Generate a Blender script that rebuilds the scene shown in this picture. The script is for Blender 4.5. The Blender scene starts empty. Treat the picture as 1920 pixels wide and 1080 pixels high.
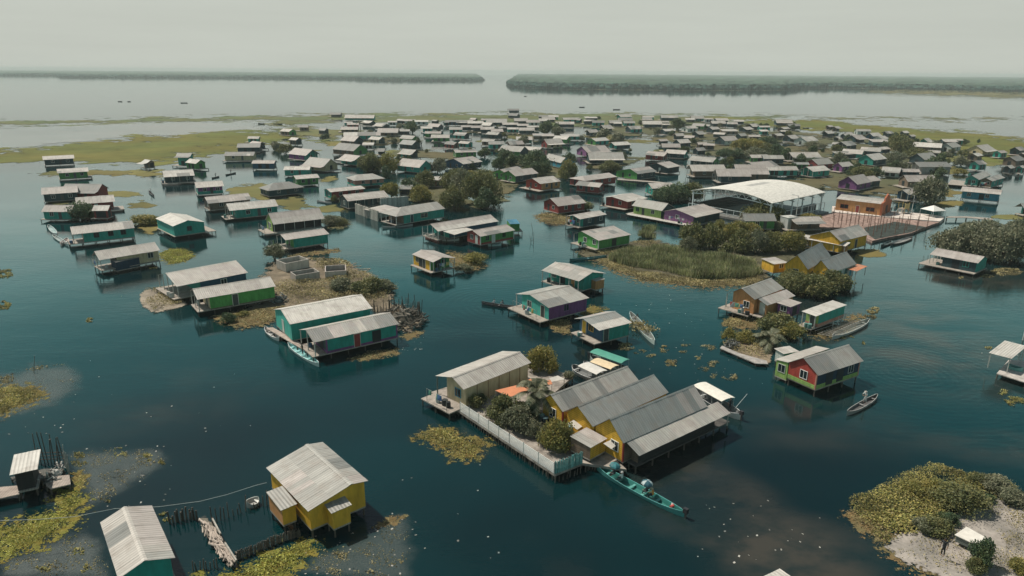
import bpy, bmesh, math, random
import numpy as np
from mathutils import Vector, Matrix
random.seed(7); rng = np.random.default_rng(7)
R_ = math.radians
sc = bpy.context.scene
COL = sc.collection
# ------------------------------------------------------------------ camera geometry
F_PX, CX, CY, HOR, CAMH = 1297.0, 960.0, 540.0, 134.0, 40.0
PITCH = math.atan((CY - HOR) / F_PX); ROLL = R_(0.39)
FWD = Vector((0, math.cos(PITCH), -math.sin(PITCH)))
_r0 = Vector((1, 0, 0)); _u0 = Vector((0, math.sin(PITCH), math.cos(PITCH)))
RT = _r0 * math.cos(ROLL) + _u0 * math.sin(ROLL)
UP = _u0 * math.cos(ROLL) - _r0 * math.sin(ROLL)
EYE = Vector((0, 0, CAMH))
def ray(p): return (FWD + RT * ((p[0] - CX) / F_PX) - UP * ((p[1] - CY) / F_PX))
def G(p, z=0.0):
    d = ray(p); k = (z - CAMH) / d.z
    return EYE + d * k
def plane_hit(p, o, n):
    d = ray(p); k = (o - EYE).dot(n) / d.dot(n)
    return EYE + d * k
def mpp(p, z=0.0): return (G(p, z) - EYE).dot(FWD) / F_PX          # metres per photo pixel there
def to_px(w):
    v = w - EYE; k = F_PX / v.dot(FWD)
    return (CX + v.dot(RT) * k, CY - v.dot(UP) * k)
TILES = {'q1': (0, 180, 4), 'q2': (480, 180, 4), 'q3': (960, 180, 4), 'q4': (1440, 180, 4), 'q5': (0, 380, 4), 'q6': (480, 380, 4), 'q7': (960, 380, 4), 'q8': (1440, 380, 4),
 's3': (960, 600, 4), 's4': (1440, 600, 4), 's2': (480, 600, 4), 'b0': (0, 600, 4), 'b1': (0, 810, 4), 'b2': (480, 810, 4), 'b3': (960, 810, 4), 'b4': (1440, 810, 4),
 'T1': (600, 200, 8), 'T2': (840, 200, 8), 'T3': (1080, 200, 8), 'T4': (1320, 200, 8), 'T5': (1560, 200, 8), 'T6': (1680, 240, 8), 'T7': (400, 200, 8),
 'z1': (1340, 500, 6.39), 'z2': (1000, 660, 8), 'z3': (900, 660, 8), 'z4': (1280, 320, 6.39), 'z5': (1100, 840, 8), 'z6': (0, 820, 8), 'z7': (1780, 560, 5.4), 'z8': (760, 400, 8),
 'y1': (1560, 350, 8), 'y2': (1440, 380, 8), 'y3': (480, 540, 6.39), 'y4': (80, 330, 8), 'y5': (640, 340, 8), 'y6': (1350, 600, 8), 'y7': (320, 930, 6.4), 'f': (0, 0, 1)}
def T(tile, *pts):
    x0, y0, s = TILES[tile]
    r = [(x0 + a / s, y0 + b / s) for a, b in pts]
    return r[0] if len(r) == 1 else r
# ------------------------------------------------------------------ palette (base colours; T is teal with sunlight painted in)
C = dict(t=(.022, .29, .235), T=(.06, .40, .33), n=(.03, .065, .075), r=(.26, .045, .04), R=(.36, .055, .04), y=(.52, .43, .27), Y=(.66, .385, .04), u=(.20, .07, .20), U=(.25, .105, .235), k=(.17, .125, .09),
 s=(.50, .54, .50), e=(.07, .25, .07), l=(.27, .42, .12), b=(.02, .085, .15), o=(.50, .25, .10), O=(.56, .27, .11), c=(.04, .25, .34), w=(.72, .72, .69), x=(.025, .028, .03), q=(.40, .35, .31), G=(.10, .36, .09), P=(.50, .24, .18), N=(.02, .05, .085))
RC = dict(w=(.455, .43, .395), g=(.35, .345, .32), d=(.21, .215, .205), p=(.41, .375, .35), W=(.53, .51, .47), h=(.27, .285, .275))
WOOD = (.36, .32, .28); DARKWOOD = (.10, .085, .07)
# ------------------------------------------------------------------ materials
def newmat(name):
    m = bpy.data.materials.new(name); m.use_nodes = True
    nt = m.node_tree; nt.nodes.clear()
    out = nt.nodes.new('ShaderNodeOutputMaterial'); b = nt.nodes.new('ShaderNodeBsdfPrincipled')
    nt.links.new(b.outputs[0], out.inputs[0])
    return m, nt, b, out
def nd(nt, t, **kw):
    n = nt.nodes.new(t)
    for k, v in kw.items():
        if k in n.inputs: n.inputs[k].default_value = v
        else: setattr(n, k, v)
    return n
def math_(nt, op, a, b=None):
    n = nt.nodes.new('ShaderNodeMath'); n.operation = op
    for i, v in enumerate((a, b)):
        if v is None: continue
        if isinstance(v, (int, float)): n.inputs[i].default_value = v
        else: nt.links.new(v, n.inputs[i])
    return n.outputs[0]
def vmat(name, rough=.7, kind=None, lo=.72, hi=1.12, nscale=1.3, stretch=(1, 1, 1), spec=.3):
    m, nt, b, out = newmat(name)
    b.inputs['Roughness'].default_value = rough; b.inputs['Specular IOR Level'].default_value = spec
    at = nd(nt, 'ShaderNodeAttribute', attribute_name='Col')
    tc = nd(nt, 'ShaderNodeTexCoord'); oi = nd(nt, 'ShaderNodeObjectInfo')
    add = nd(nt, 'ShaderNodeVectorMath', operation='ADD'); nt.links.new(tc.outputs['Object'], add.inputs[0])
    cmb = nd(nt, 'ShaderNodeCombineXYZ'); k = math_(nt, 'MULTIPLY', oi.outputs['Random'], 37.0)
    for i in range(3): nt.links.new(k, cmb.inputs[i])
    nt.links.new(cmb.outputs[0], add.inputs[1])
    mp = nd(nt, 'ShaderNodeMapping'); mp.inputs['Scale'].default_value = stretch; nt.links.new(add.outputs[0], mp.inputs[0])
    no = nd(nt, 'ShaderNodeTexNoise', Scale=nscale, Detail=5.0, Roughness=.62); nt.links.new(mp.outputs[0], no.inputs['Vector'])
    mr = nd(nt, 'ShaderNodeMapRange'); nt.links.new(no.outputs[0], mr.inputs[0])
    mr.inputs[1].default_value = .3; mr.inputs[2].default_value = .7; mr.inputs[3].default_value = lo; mr.inputs[4].default_value = hi
    mu = nd(nt, 'ShaderNodeVectorMath', operation='SCALE'); nt.links.new(at.outputs['Color'], mu.inputs[0]); nt.links.new(mr.outputs[0], mu.inputs['Scale'])
    col = mu.outputs[0]
    h = None
    sp = nd(nt, 'ShaderNodeSeparateXYZ'); nt.links.new(tc.outputs['Object'], sp.inputs[0])
    if kind == 'plank':                       # boards laid level, a groove between each
        f = math_(nt, 'FRACT', math_(nt, 'MULTIPLY', sp.outputs[2], 4.2))
        g = math_(nt, 'LESS_THAN', f, .16)
        dk = math_(nt, 'SUBTRACT', 1.0, math_(nt, 'MULTIPLY', g, .45))
        m2 = nd(nt, 'ShaderNodeVectorMath', operation='SCALE'); nt.links.new(col, m2.inputs[0]); nt.links.new(dk, m2.inputs['Scale']); col = m2.outputs[0]
        h = math_(nt, 'MULTIPLY', g, -1.0)
    elif kind == 'sheet':                     # corrugated sheet, rust and grime run down the slope (across X)
        s = math_(nt, 'SINE', math_(nt, 'MULTIPLY', sp.outputs[0], 2 * math.pi / .32))
        dk = math_(nt, 'ADD', .95, math_(nt, 'MULTIPLY', s, .05))
        m2 = nd(nt, 'ShaderNodeVectorMath', operation='SCALE'); nt.links.new(col, m2.inputs[0]); nt.links.new(dk, m2.inputs['Scale']); col = m2.outputs[0]
        n2 = nd(nt, 'ShaderNodeTexNoise', Scale=.55, Detail=6.0, Roughness=.7); nt.links.new(add.outputs[0], n2.inputs['Vector'])
        m3 = nd(nt, 'ShaderNodeMapRange'); nt.links.new(n2.outputs[0], m3.inputs[0]); m3.inputs[1].default_value = .48; m3.inputs[2].default_value = .72; m3.inputs[4].default_value = .7
        mx = nd(nt, 'ShaderNodeMix', data_type='RGBA'); nt.links.new(m3.outputs[0], mx.inputs[0]); nt.links.new(col, mx.inputs[6]); mx.inputs[7].default_value = (.25, .215, .185, 1)
        col = mx.outputs[2]; h = s
    elif kind == 'deck':
        s = math_(nt, 'FRACT', math_(nt, 'MULTIPLY', sp.outputs[0], 4.0)); g = math_(nt, 'LESS_THAN', s, .15)
        dk = math_(nt, 'SUBTRACT', 1.0, math_(nt, 'MULTIPLY', g, .4))
        m2 = nd(nt, 'ShaderNodeVectorMath', operation='SCALE'); nt.links.new(col, m2.inputs[0]); nt.links.new(dk, m2.inputs['Scale']); col = m2.outputs[0]
    elif kind == 'soil': h = no.outputs[0]
    nt.links.new(col, b.inputs['Base Color'])
    if h is not None:
        bp = nd(nt, 'ShaderNodeBump', Strength=.5, Distance=.04 if kind != 'soil' else .3); nt.links.new(h, bp.inputs['Height']); nt.links.new(bp.outputs[0], b.inputs['Normal'])
    return m
M_WALL = vmat('painted_planks', .7, 'plank', .66, 1.15, 1.6, (1.4, 1.4, .35))
M_SMOOTH = vmat('painted_panel', .6, None, .68, 1.12, 1.2, (1.2, 1.2, .4))
M_ROOF = vmat('corrugated_sheet', .55, 'sheet', .78, 1.1, 1.1, (2.2, .35, .35))
M_DECK = vmat('weathered_boards', .8, 'deck', .6, 1.15, 1.5)
M_WOOD = vmat('rough_timber', .85, None, .6, 1.2, 3.0)
M_PLAIN = vmat('plain_paint', .5, None, .85, 1.08, 2.0)
M_SOIL = vmat('trodden_soil', .95, 'soil', .45, 1.35, .9, spec=.1)
M_MARSH = vmat('marsh_growth', .9, 'soil', .6, 1.35, .12, spec=.1)
def gapmat(name, s1, s2, k=1.5, tint=(1.2, .98, .95)):
    m, nt, b, out = newmat(name); b.inputs['Roughness'].default_value = .9; b.inputs['Specular IOR Level'].default_value = .1
    at = nd(nt, 'ShaderNodeAttribute', attribute_name='Edge'); ac = nd(nt, 'ShaderNodeAttribute', attribute_name='Col'); tc = nd(nt, 'ShaderNodeTexCoord')
    n1 = nd(nt, 'ShaderNodeTexNoise', Scale=s1, Detail=6.0, Roughness=.62); nt.links.new(tc.outputs['Object'], n1.inputs['Vector'])
    n2 = nd(nt, 'ShaderNodeTexNoise', Scale=s2, Detail=4.0, Roughness=.6); nt.links.new(tc.outputs['Object'], n2.inputs['Vector'])
    a = math_(nt, 'ADD', math_(nt, 'MULTIPLY', math_(nt, 'SUBTRACT', n1.outputs[0], .5), k * 1.6), math_(nt, 'ADD', math_(nt, 'MULTIPLY', math_(nt, 'SUBTRACT', n2.outputs[0], .5), k), at.outputs['Fac']))
    mr = nd(nt, 'ShaderNodeMapRange'); nt.links.new(a, mr.inputs[0]); mr.inputs[1].default_value = -.06; mr.inputs[2].default_value = .10
    sh = nd(nt, 'ShaderNodeMapRange'); nt.links.new(math_(nt, 'ADD', math_(nt, 'MULTIPLY', n1.outputs[0], .6), math_(nt, 'MULTIPLY', n2.outputs[0], .4)), sh.inputs[0]); sh.inputs[1].default_value = .32; sh.inputs[2].default_value = .68; sh.inputs[3].default_value = .62; sh.inputs[4].default_value = 1.32
    mu = nd(nt, 'ShaderNodeVectorMath', operation='SCALE'); nt.links.new(ac.outputs['Color'], mu.inputs[0]); nt.links.new(sh.outputs[0], mu.inputs['Scale'])
    n3 = nd(nt, 'ShaderNodeTexNoise', Scale=s1 * .7, Detail=3.0); nt.links.new(tc.outputs['Object'], n3.inputs['Vector']); tn = nd(nt, 'ShaderNodeVectorMath', operation='MULTIPLY'); nt.links.new(mu.outputs[0], tn.inputs[0]); tn.inputs[1].default_value = tint
    mt = nd(nt, 'ShaderNodeMix', data_type='RGBA'); mm = nd(nt, 'ShaderNodeMapRange'); nt.links.new(n3.outputs[0], mm.inputs[0]); mm.inputs[1].default_value = .4; mm.inputs[2].default_value = .62; nt.links.new(mm.outputs[0], mt.inputs[0]); nt.links.new(mu.outputs[0], mt.inputs[6]); nt.links.new(tn.outputs[0], mt.inputs[7]); nt.links.new(mt.outputs[2], b.inputs['Base Color'])
    tr = nt.nodes.new('ShaderNodeBsdfTransparent'); ms = nt.nodes.new('ShaderNodeMixShader'); nt.links.new(mr.outputs[0], ms.inputs[0]); nt.links.new(tr.outputs[0], ms.inputs[1]); nt.links.new(b.outputs[0], ms.inputs[2]); nt.links.new(ms.outputs[0], out.inputs[0]); return m
M_GAPFAR = gapmat('broken_marsh', .028, .13, 1.9); M_GAPSOIL = gapmat('broken_soil', .45, 2.6, 1.3, (.72, .74, .74)); M_GAPNEAR = gapmat('matted_stems', 1.1, 5.0, 1.9)
def leafmat():
    m, nt, b, out = newmat('leaf_blades')
    b.inputs['Roughness'].default_value = .55; b.inputs['Specular IOR Level'].default_value = .25
    at = nd(nt, 'ShaderNodeAttribute', attribute_name='Col'); nt.links.new(at.outputs['Color'], b.inputs['Base Color'])
    tr = nd(nt, 'ShaderNodeBsdfTranslucent'); nt.links.new(at.outputs['Color'], tr.inputs['Color'])
    mx = nd(nt, 'ShaderNodeMixShader'); mx.inputs[0].default_value = .28
    nt.links.new(b.outputs[0], mx.inputs[1]); nt.links.new(tr.outputs[0], mx.inputs[2]); nt.links.new(mx.outputs[0], out.inputs[0])
    return m
M_LEAF = leafmat()
def glassmat():
    m, nt, b, out = newmat('dark_window_glass'); b.inputs['Base Color'].default_value = (.012, .02, .024, 1); b.inputs['Roughness'].default_value = .12
    return m
M_GLASS = glassmat()
# ------------------------------------------------------------------ mesh builder
class MB:
    def __init__(s): s.v = []; s.f = []; s.c = []
    def face(s, pts, col):
        i = len(s.v); s.v.extend([tuple(p) for p in pts]); s.f.append(tuple(range(i, i + len(pts)))); s.c.append(col)
    def box(s, lo, hi, col):
        x0, y0, z0 = lo; x1, y1, z1 = hi
        i = len(s.v); s.v += [(x0, y0, z0), (x1, y0, z0), (x1, y1, z0), (x0, y1, z0), (x0, y0, z1), (x1, y0, z1), (x1, y1, z1), (x0, y1, z1)]
        for q in ((0, 3, 2, 1), (4, 5, 6, 7), (0, 1, 5, 4), (1, 2, 6, 5), (2, 3, 7, 6), (3, 0, 4, 7)): s.f.append(tuple(i + k for k in q)); s.c.append(col)
    def slab(s, q, th, col):                      # four top corners, thickness downwards
        i = len(s.v); s.v += [tuple(p) for p in q] + [(p[0], p[1], p[2] - th) for p in q]
        for k in ((0, 1, 2, 3), (7, 6, 5, 4), (0, 4, 5, 1), (1, 5, 6, 2), (2, 6, 7, 3), (3, 7, 4, 0)): s.f.append(tuple(i + a for a in k)); s.c.append(col)
    def bar(s, a, b, r, col, n=5, r2=None):
        a = Vector(a); b = Vector(b); d = (b - a)
        if d.length < 1e-6: return
        d.normalize(); u = d.orthogonal().normalized(); w = d.cross(u); r2 = r if r2 is None else r2
        i = len(s.v)
        for k in range(n):
            an = 2 * math.pi * k / n; o = u * math.cos(an) + w * math.sin(an)
            s.v.append(tuple(a + o * r)); s.v.append(tuple(b + o * r2))
        for k in range(n):
            j = (k + 1) % n; s.f.append((i + 2 * k, i + 2 * j, i + 2 * j + 1, i + 2 * k + 1)); s.c.append(col)
        s.f.append(tuple(i + 2 * k for k in range(n))[::-1]); s.c.append(col); s.f.append(tuple(i + 2 * k + 1 for k in range(n))); s.c.append(col)
    def mesh(s, name, mat):
        me = bpy.data.meshes.new(name); me.from_pydata(s.v, [], s.f); me.materials.append(mat)
        ca = me.color_attributes.new('Col', 'FLOAT_COLOR', 'CORNER')
        n = [len(f) for f in s.f]; a = np.ones((sum(n), 4), np.float32); a[:, :3] = np.repeat(np.array(s.c, np.float32).reshape(-1, 3), n, axis=0)
        ca.data.foreach_set('color', a.ravel())
        if mat in (M_WALL, M_ROOF, M_SMOOTH, M_DECK, M_PLAIN):
            bm = bmesh.new(); bm.from_mesh(me); bmesh.ops.recalc_face_normals(bm, faces=bm.faces); bm.to_mesh(me); bm.free()
        me.update(); return me
    def build(s, name, mat, parent=None, mtx=None):
        return link(name, s.mesh(name, mat), parent, mtx)
def link(name, me, parent=None, mtx=None):
    o = bpy.data.objects.new(name, me); COL.objects.link(o)
    if parent is not None: o.parent = parent
    if mtx is not None: o.matrix_basis = mtx
    return o
def tag(o, label=None, cat=None, group=None, kind=None):
    if label: o['label'] = label
    if cat: o['category'] = cat
    if group: o['group'] = group
    if kind: o['kind'] = kind
    return o
def empty(name, loc, rz=0.0, label=None, cat=None, group=None):
    o = bpy.data.objects.new(name, None); COL.objects.link(o); o.empty_display_size = .3
    o.matrix_basis = Matrix.Translation(loc) @ Matrix.Rotation(rz, 4, 'Z')
    return tag(o, label, cat, group)
def jit(c, a): 
    k = 1 + random.uniform(-a, a); return tuple(max(.004, x * k) for x in c)
AUTO = []
def auto(o, noun, plural, cat, px, group=None): AUTO.append((o, noun, plural, px)); tag(o, None, cat, group)
# leaf clouds: many small quads
def quads(name, pts, size, col, up=.0, asp=1.0, mat=None, blade=False):
    n = len(pts); a = rng.normal(size=(n, 3)); a[:, 2] += up
    a /= np.linalg.norm(a, axis=1)[:, None]
    if blade:                                     # upright blades with a lean
        v = rng.normal(size=(n, 3)) * .22; v[:, 2] = 1; v /= np.linalg.norm(v, axis=1)[:, None]
        th = rng.uniform(0, 2 * np.pi, n); u = np.stack([np.cos(th), np.sin(th), np.zeros(n)], 1)
        s = size[:, None]; p = pts
        P = np.stack([p - u * s * asp, p + u * s * asp, p + u * s * asp * .3 + v * s, p - u * s * asp * .3 + v * s], 1)
    else:
        r = rng.normal(size=(n, 3)); u = np.cross(a, r); u /= np.linalg.norm(u, axis=1)[:, None]; v = np.cross(a, u)
        s = size[:, None] * .5
        P = np.stack([pts - u * s - v * s * asp * .5, pts + u * s * .2 - v * s * asp, pts + u * s + v * s * asp * .5, pts - u * s * .2 + v * s * asp], 1)
    me = bpy.data.meshes.new(name); me.vertices.add(n * 4); me.vertices.foreach_set('co', P.astype(np.float32).ravel())
    me.loops.add(n * 4); me.loops.foreach_set('vertex_index', np.arange(n * 4, dtype=np.int32))
    me.polygons.add(n); me.polygons.foreach_set('loop_start', np.arange(0, n * 4, 4, dtype=np.int32)); me.polygons.foreach_set('loop_total', np.full(n, 4, np.int32))
    me.update(calc_edges=True)
    ca = me.color_attributes.new('Col', 'FLOAT_COLOR', 'CORNER'); c4 = np.ones((n, 4), np.float32); c4[:, :3] = col
    ca.data.foreach_set('color', np.repeat(c4, 4, axis=0).ravel()); me.materials.append(mat or M_LEAF)
    return me
# ------------------------------------------------------------------ houses
STILT = {}
def stilt_mesh(h, r=.09):
    k = (round(h, 1), r)
    if k not in STILT:
        m = MB(); m.bar((0, 0, -.5), (0, 0, h), r, DARKWOOD, 5); STILT[k] = m.mesh('stilt', M_WOOD)
    return STILT[k]
def prof_z(prof, y):
    for (y0, z0), (y1, z1) in zip(prof, prof[1:]):
        if y <= y1 or (y1, z1) == prof[-1]: return z0 + (z1 - z0) * (y - y0) / max(1e-6, y1 - y0)
class Frame:
    """house frame: local X along the ridge, near eave at y=-w/2"""
    def __init__(s, A, B, n, w):
        d = (B - A); d.z = 0; s.L = d.length; d.normalize(); s.w = w
        s.sa = -1
        ex, ey = d, n
        if ex.x * ey.y - ex.y * ey.x < 0: ex = -d; s.sa = 1
        c = (A + B) / 2 + n * (w / 2); s.yaw = math.atan2(ex.y, ex.x)
        s.o = Vector((c.x, c.y, 0)); s.m = Matrix.Translation(s.o) @ Matrix.Rotation(s.yaw, 4, 'Z')
def solve(A, B, R=None, Cc=None, w=None, z=3.2, z2=None, shed=False):
    z2 = z if z2 is None else z2
    a = G(A, z); b = G(B, z); d = (b - a); d.z = 0; d.normalize(); n = Vector((-d.y, d.x, 0))
    view = Vector((a.x, a.y, 0)).normalized()
    if Cc is not None:
        c = G(Cc, z2)
        if (c - a).dot(n) < 0: n = -n
        w0 = (c - a).dot(n)
        if w is None: w = w0
    elif n.dot(view) < 0: n = -n
    t, zr = .5, None
    if shed: return Frame(a, b, n, w or 5), [(-(w or 5) / 2, z), ((w or 5) / 2, z2)]
    if R is not None:
        rd = ray(R).normalized()
        if abs(rd.dot(d)) > .42 and (Cc is not None or w is None):
            h = plane_hit(R, a, d); off = (h - a).dot(n)
            if w is None: w = min(12, max(3.6, 2 * off)); t = .5
            else: t = min(.78, max(.22, off / w))
            zr = h.z
        else:
            w = w or 6.0
            zr = plane_hit(R, a + n * (w * .5), n).z
    else: w = w or 6.0
    if zr is None: zr = max(z, z2) + .23 * w
    lo, hi = max(z, z2) + .35, max(z, z2) + .55 * w
    if not lo <= zr <= hi: print('ROOF?', A, 'L %.1f w %.1f rise %.2f t %.2f' % ((b - a).length, w, zr - z, t))
    zr = min(hi, max(lo, zr))
    return Frame(a, b, n, w), [(-w / 2, z), (-w / 2 + w * t, zr), (w / 2, z2)]
def roof_mesh(fr, prof, col, hip, patch, sheet, eavecol=None):
    m = MB(); L = fr.L; P = [RC[k] for k in ('w', 'g', 'd', 'p')]
    ny0 = 0
    if hip != (0, 0) and len(prof) == 3:
        (y0, z0), (y1, z1), (y2, z2) = prof; hl, hr = (hip[0], hip[1]) if fr.sa < 0 else (hip[1], hip[0])
        xl, xr = -L / 2 + hl, L / 2 - hr
        for (ya, za, s) in ((y0, z0, 1), (y2, z2, -1)):
            N = max(2, int(L / 3)); 
            for i in range(N):
                e0, e1 = -L / 2 + L * i / N, -L / 2 + L * (i + 1) / N; r0, r1 = xl + (xr - xl) * i / N, xl + (xr - xl) * (i + 1) / N
                q = [(e0, ya, za), (e1, ya, za), (r1, y1, z1), (r0, y1, z1)]
                m.slab(q if s > 0 else q[::-1], .05, jit(col, .12))
        for x, xx, hh, s in ((-L / 2, xl, hl, 1), (L / 2, xr, hr, -1)):
            if hh > 0:
                q = [(x, y2, z2), (x, y0, z0), (xx, y1 - .02, z1), (xx, y1 + .02, z1)]
                m.slab(q if s > 0 else q[::-1], .05, jit(col, .12))
        return m
    for si, ((y0, z0), (y1, z1)) in enumerate(zip(prof, prof[1:])):
        sl = math.hypot(y1 - y0, z1 - z0); ny = max(1, round(sl / (2.2 if sheet < 2 else 4))); nx = max(2, round(L / sheet))
        for j in range(ny):
            run = None
            for i in range(nx):
                if random.random() < .35 or run is None:
                    run = jit(random.choice(P), .1) if random.random() < patch else jit(col, .10)
                c = jit(run if not (eavecol and si == 0 and j == 0) else eavecol, .035)
                lift = .012 * ((i + j) % 2) + random.uniform(0, .01)
                fa, fb = j / ny, (j + 1) / ny
                xa, xb = -L / 2 + L * i / nx, -L / 2 + L * (i + 1) / nx
                q = [(xa, y0 + (y1 - y0) * fa, z0 + (z1 - z0) * fa + lift), (xb + .02, y0 + (y1 - y0) * fa, z0 + (z1 - z0) * fa + lift), (xb + .02, y0 + (y1 - y0) * fb, z0 + (z1 - z0) * fb + lift), (xa, y0 + (y1 - y0) * fb, z0 + (z1 - z0) * fb + lift)]
                m.slab(q, .035, c)
    if len(prof) > 2:
        k = max(range(len(prof)), key=lambda i: prof[i][1]); y, z = prof[k]
        c = jit(col, .2)
        if 0 < k < len(prof) - 1:
            for s in (-1, 1):
                yy, zz = prof[k + s]; l = math.hypot(yy - y, zz - z); u = ((yy - y) / l * .22, (zz - z) / l * .22)
                q = [(-L / 2 - .03, y, z + .05), (-L / 2 - .03, y + u[0], z + u[1] + .05), (L / 2 + .03, y + u[0], z + u[1] + .05), (L / 2 + .03, y, z + .05)]
                m.slab(q if s < 0 else q[::-1], .02, c)
    return m
def block(root, fr, prof, f=1.0, roof='w', walls='t', ins=(.5, .5, .4, .4), deck=(0, 0, 0, 0), hip=(0, 0), ops=None, patch=.12, sheet=1.1, band=None, lod=0, posts=True, stilts=True, deckcol=None, rail=False, smooth=False, trim=None, rel=None, th=.16, skirt=0, postcol=(.42, .42, .38), eavecol=None, nowall=False):
    rel = rel if rel is not None else Matrix.Identity(4)
    L, w, sa = fr.L, fr.w, fr.sa
    col = RC[roof] if isinstance(roof, str) else roof
    W = walls if isinstance(walls, dict) else {'F': walls, 'A': walls, 'B': walls, 'K': walls}
    if isinstance(walls, str) and len(walls) == 2: W = {'F': walls[0], 'A': walls[1], 'B': walls[1], 'K': walls[0]}
    W = {k: (C[v] if isinstance(v, str) else v) for k, v in W.items()}
    for k in 'FABK': W.setdefault(k, W['F'])
    roof_mesh(fr, prof, col, hip, patch, sheet, RC.get(eavecol)).build('roof', M_ROOF, root, rel)
    xa = sa * (L / 2 - ins[0]); xb = -sa * (L / 2 - ins[1]); yn = -w / 2 + ins[2]; yf = w / 2 - ins[3]
    if nowall:
        for x in (-L / 2 + .2, L / 2 - .2):
            for y in (-w / 2 + .2, w / 2 - .2):
                m = MB(); m.box((x - .05, y - .05, f), (x + .05, y + .05, prof_z(prof, y) - .04), postcol); m.build('post', M_PLAIN, root, rel)
        return
    # walls
    ys = [yn] + [y for y, z in prof[1:-1] if yn + .05 < y < yf - .05] + [yf]
    hz = lambda y: prof_z(prof, y) - .06
    zlow = min(prof[0][1], prof[-1][1]) - .06
    m = MB(); xl, xr = min(xa, xb), max(xa, xb); cl, cr = (W['A'], W['B']) if sa < 0 else (W['B'], W['A'])
    fl = f - skirt
    def endcol(c, x, s):
        if hip != (0, 0): 
            q = [(x, yn, fl), (x, yf, fl), (x, yf, zlow), (x, yn, zlow)]
        else: q = [(x, yn, fl), (x, yf, fl)] + [(x, y, hz(y)) for y in reversed(ys)]
        m.face(q if s > 0 else q[::-1], c)
    endcol(cl, xl, -1); endcol(cr, xr, 1)
    zt_n = hz(yn) if hip == (0, 0) else zlow; zt_f = hz(yf) if hip == (0, 0) else zlow
    m.face([(xl, yn, fl), (xr, yn, fl), (xr, yn, zt_n), (xl, yn, zt_n)], W['F']); m.face([(xr, yf, fl), (xl, yf, fl), (xl, yf, zt_f), (xr, yf, zt_f)], W['K'])
    m.face([(xl, yn, fl), (xl, yf, fl), (xr, yf, fl), (xr, yn, fl)], DARKWOOD)
    m.build('wall', M_SMOOTH if smooth or lod > 1 else M_WALL, root, rel)
    if band:                                     # painted band along the foot of the walls
        bc, bh = C[band[0]], band[1]; m = MB()
        m.box((xl - .03, yn - .03, fl + .01), (xr + .03, yf + .03, fl + bh), bc); m.build('base_band', M_WALL, root, rel)
    if trim:
        tc = C[trim]
        for x in (xl, xr):
            m = MB(); m.box((x - .1, yn - .05, fl + .02), (x + .1, yn + .1, zt_n - .02), tc); m.build('corner_board', M_PLAIN, root, rel)
    # deck and stilts
    da, db, dn, dk = deck
    X0, X1 = sorted((sa * (L / 2 - min(.3, ins[0]) + da), -sa * (L / 2 - min(.3, ins[1]) + db)))
    Y0, Y1 = -w / 2 + min(.3, ins[2]) - dn, w / 2 - min(.3, ins[3]) + dk
    m = MB(); m.box((X0, Y0, f - th - skirt), (X1, Y1, f - .01 - skirt), deckcol or WOOD); m.build('deck', M_DECK if lod < 2 else M_WOOD, root, rel)
    if stilts:
        st = 2.6 if lod == 0 else (4.0 if lod == 1 else max(5, (X1 - X0) * .9))
        nx = max(1, int((X1 - X0) / st)); ny = max(1, int((Y1 - Y0) / st)); me = stilt_mesh(f - th - skirt, .09 if lod < 2 else .14)
        for i in range(nx + 1):
            for j in range(ny + 1):
                if 0 < i < nx and 0 < j < ny: continue
                x = X0 + .15 + (X1 - X0 - .3) * i / nx; y = Y0 + .15 + (Y1 - Y0 - .3) * j / ny
                link('stilt', me, root, rel @ Matrix.Translation((x, y, 0)))
    # porch posts
    if posts and lod < 2:
        pts = []
        for k, s in ((0, sa), (1, -sa)):
            if ins[k] > 1.0:
                x = s * (L / 2 - .18); n = max(1, round(w / 2.6))
                pts += [(x, -w / 2 + .2 + (w - .4) * i / n) for i in range(n + 1)]
        for k, y in ((2, -w / 2 + .15), (3, w / 2 - .15)):
            if ins[k] > 1.0:
                n = max(2, round(L / 2.6)); pts += [(-L / 2 + .2 + (L - .4) * i / n, y) for i in range(n + 1)]
        for x, y in pts:
            z1 = (prof_z(prof, y) if hip == (0, 0) else zlow + .06) - .05
            m = MB(); m.box((x - .06, y - .06, f), (x + .06, y + .06, z1), postcol); m.build('post', M_PLAIN, root, rel)
    if rail:
        x = sa * (L / 2 + da - .3); m = MB()
        for z in (f + .45, f + .85): m.bar((x, Y0 + .2, z), (x, Y1 - .2, z), .035, (.5, .5, .46), 4)
        n = max(2, int((Y1 - Y0) / 1.6))
        for i in range(n + 1): y = Y0 + .2 + (Y1 - Y0 - .4) * i / n; m.bar((x, y, f - .02), (x, y, f + .9), .035, (.5, .5, .46), 4)
        m.build('railing', M_PLAIN, root, rel)
    # openings
    if ops is None:
        ops = [('F', .28, 'win'), ('F', .55, 'door'), ('F', .8, 'win'), ('A', .35, 'win'), ('A', .68, 'door')] if lod < 2 else [('F', .35, 'dark'), ('F', .7, 'dark'), ('A', .5, 'dark'), ('B', .5, 'dark')]
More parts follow.
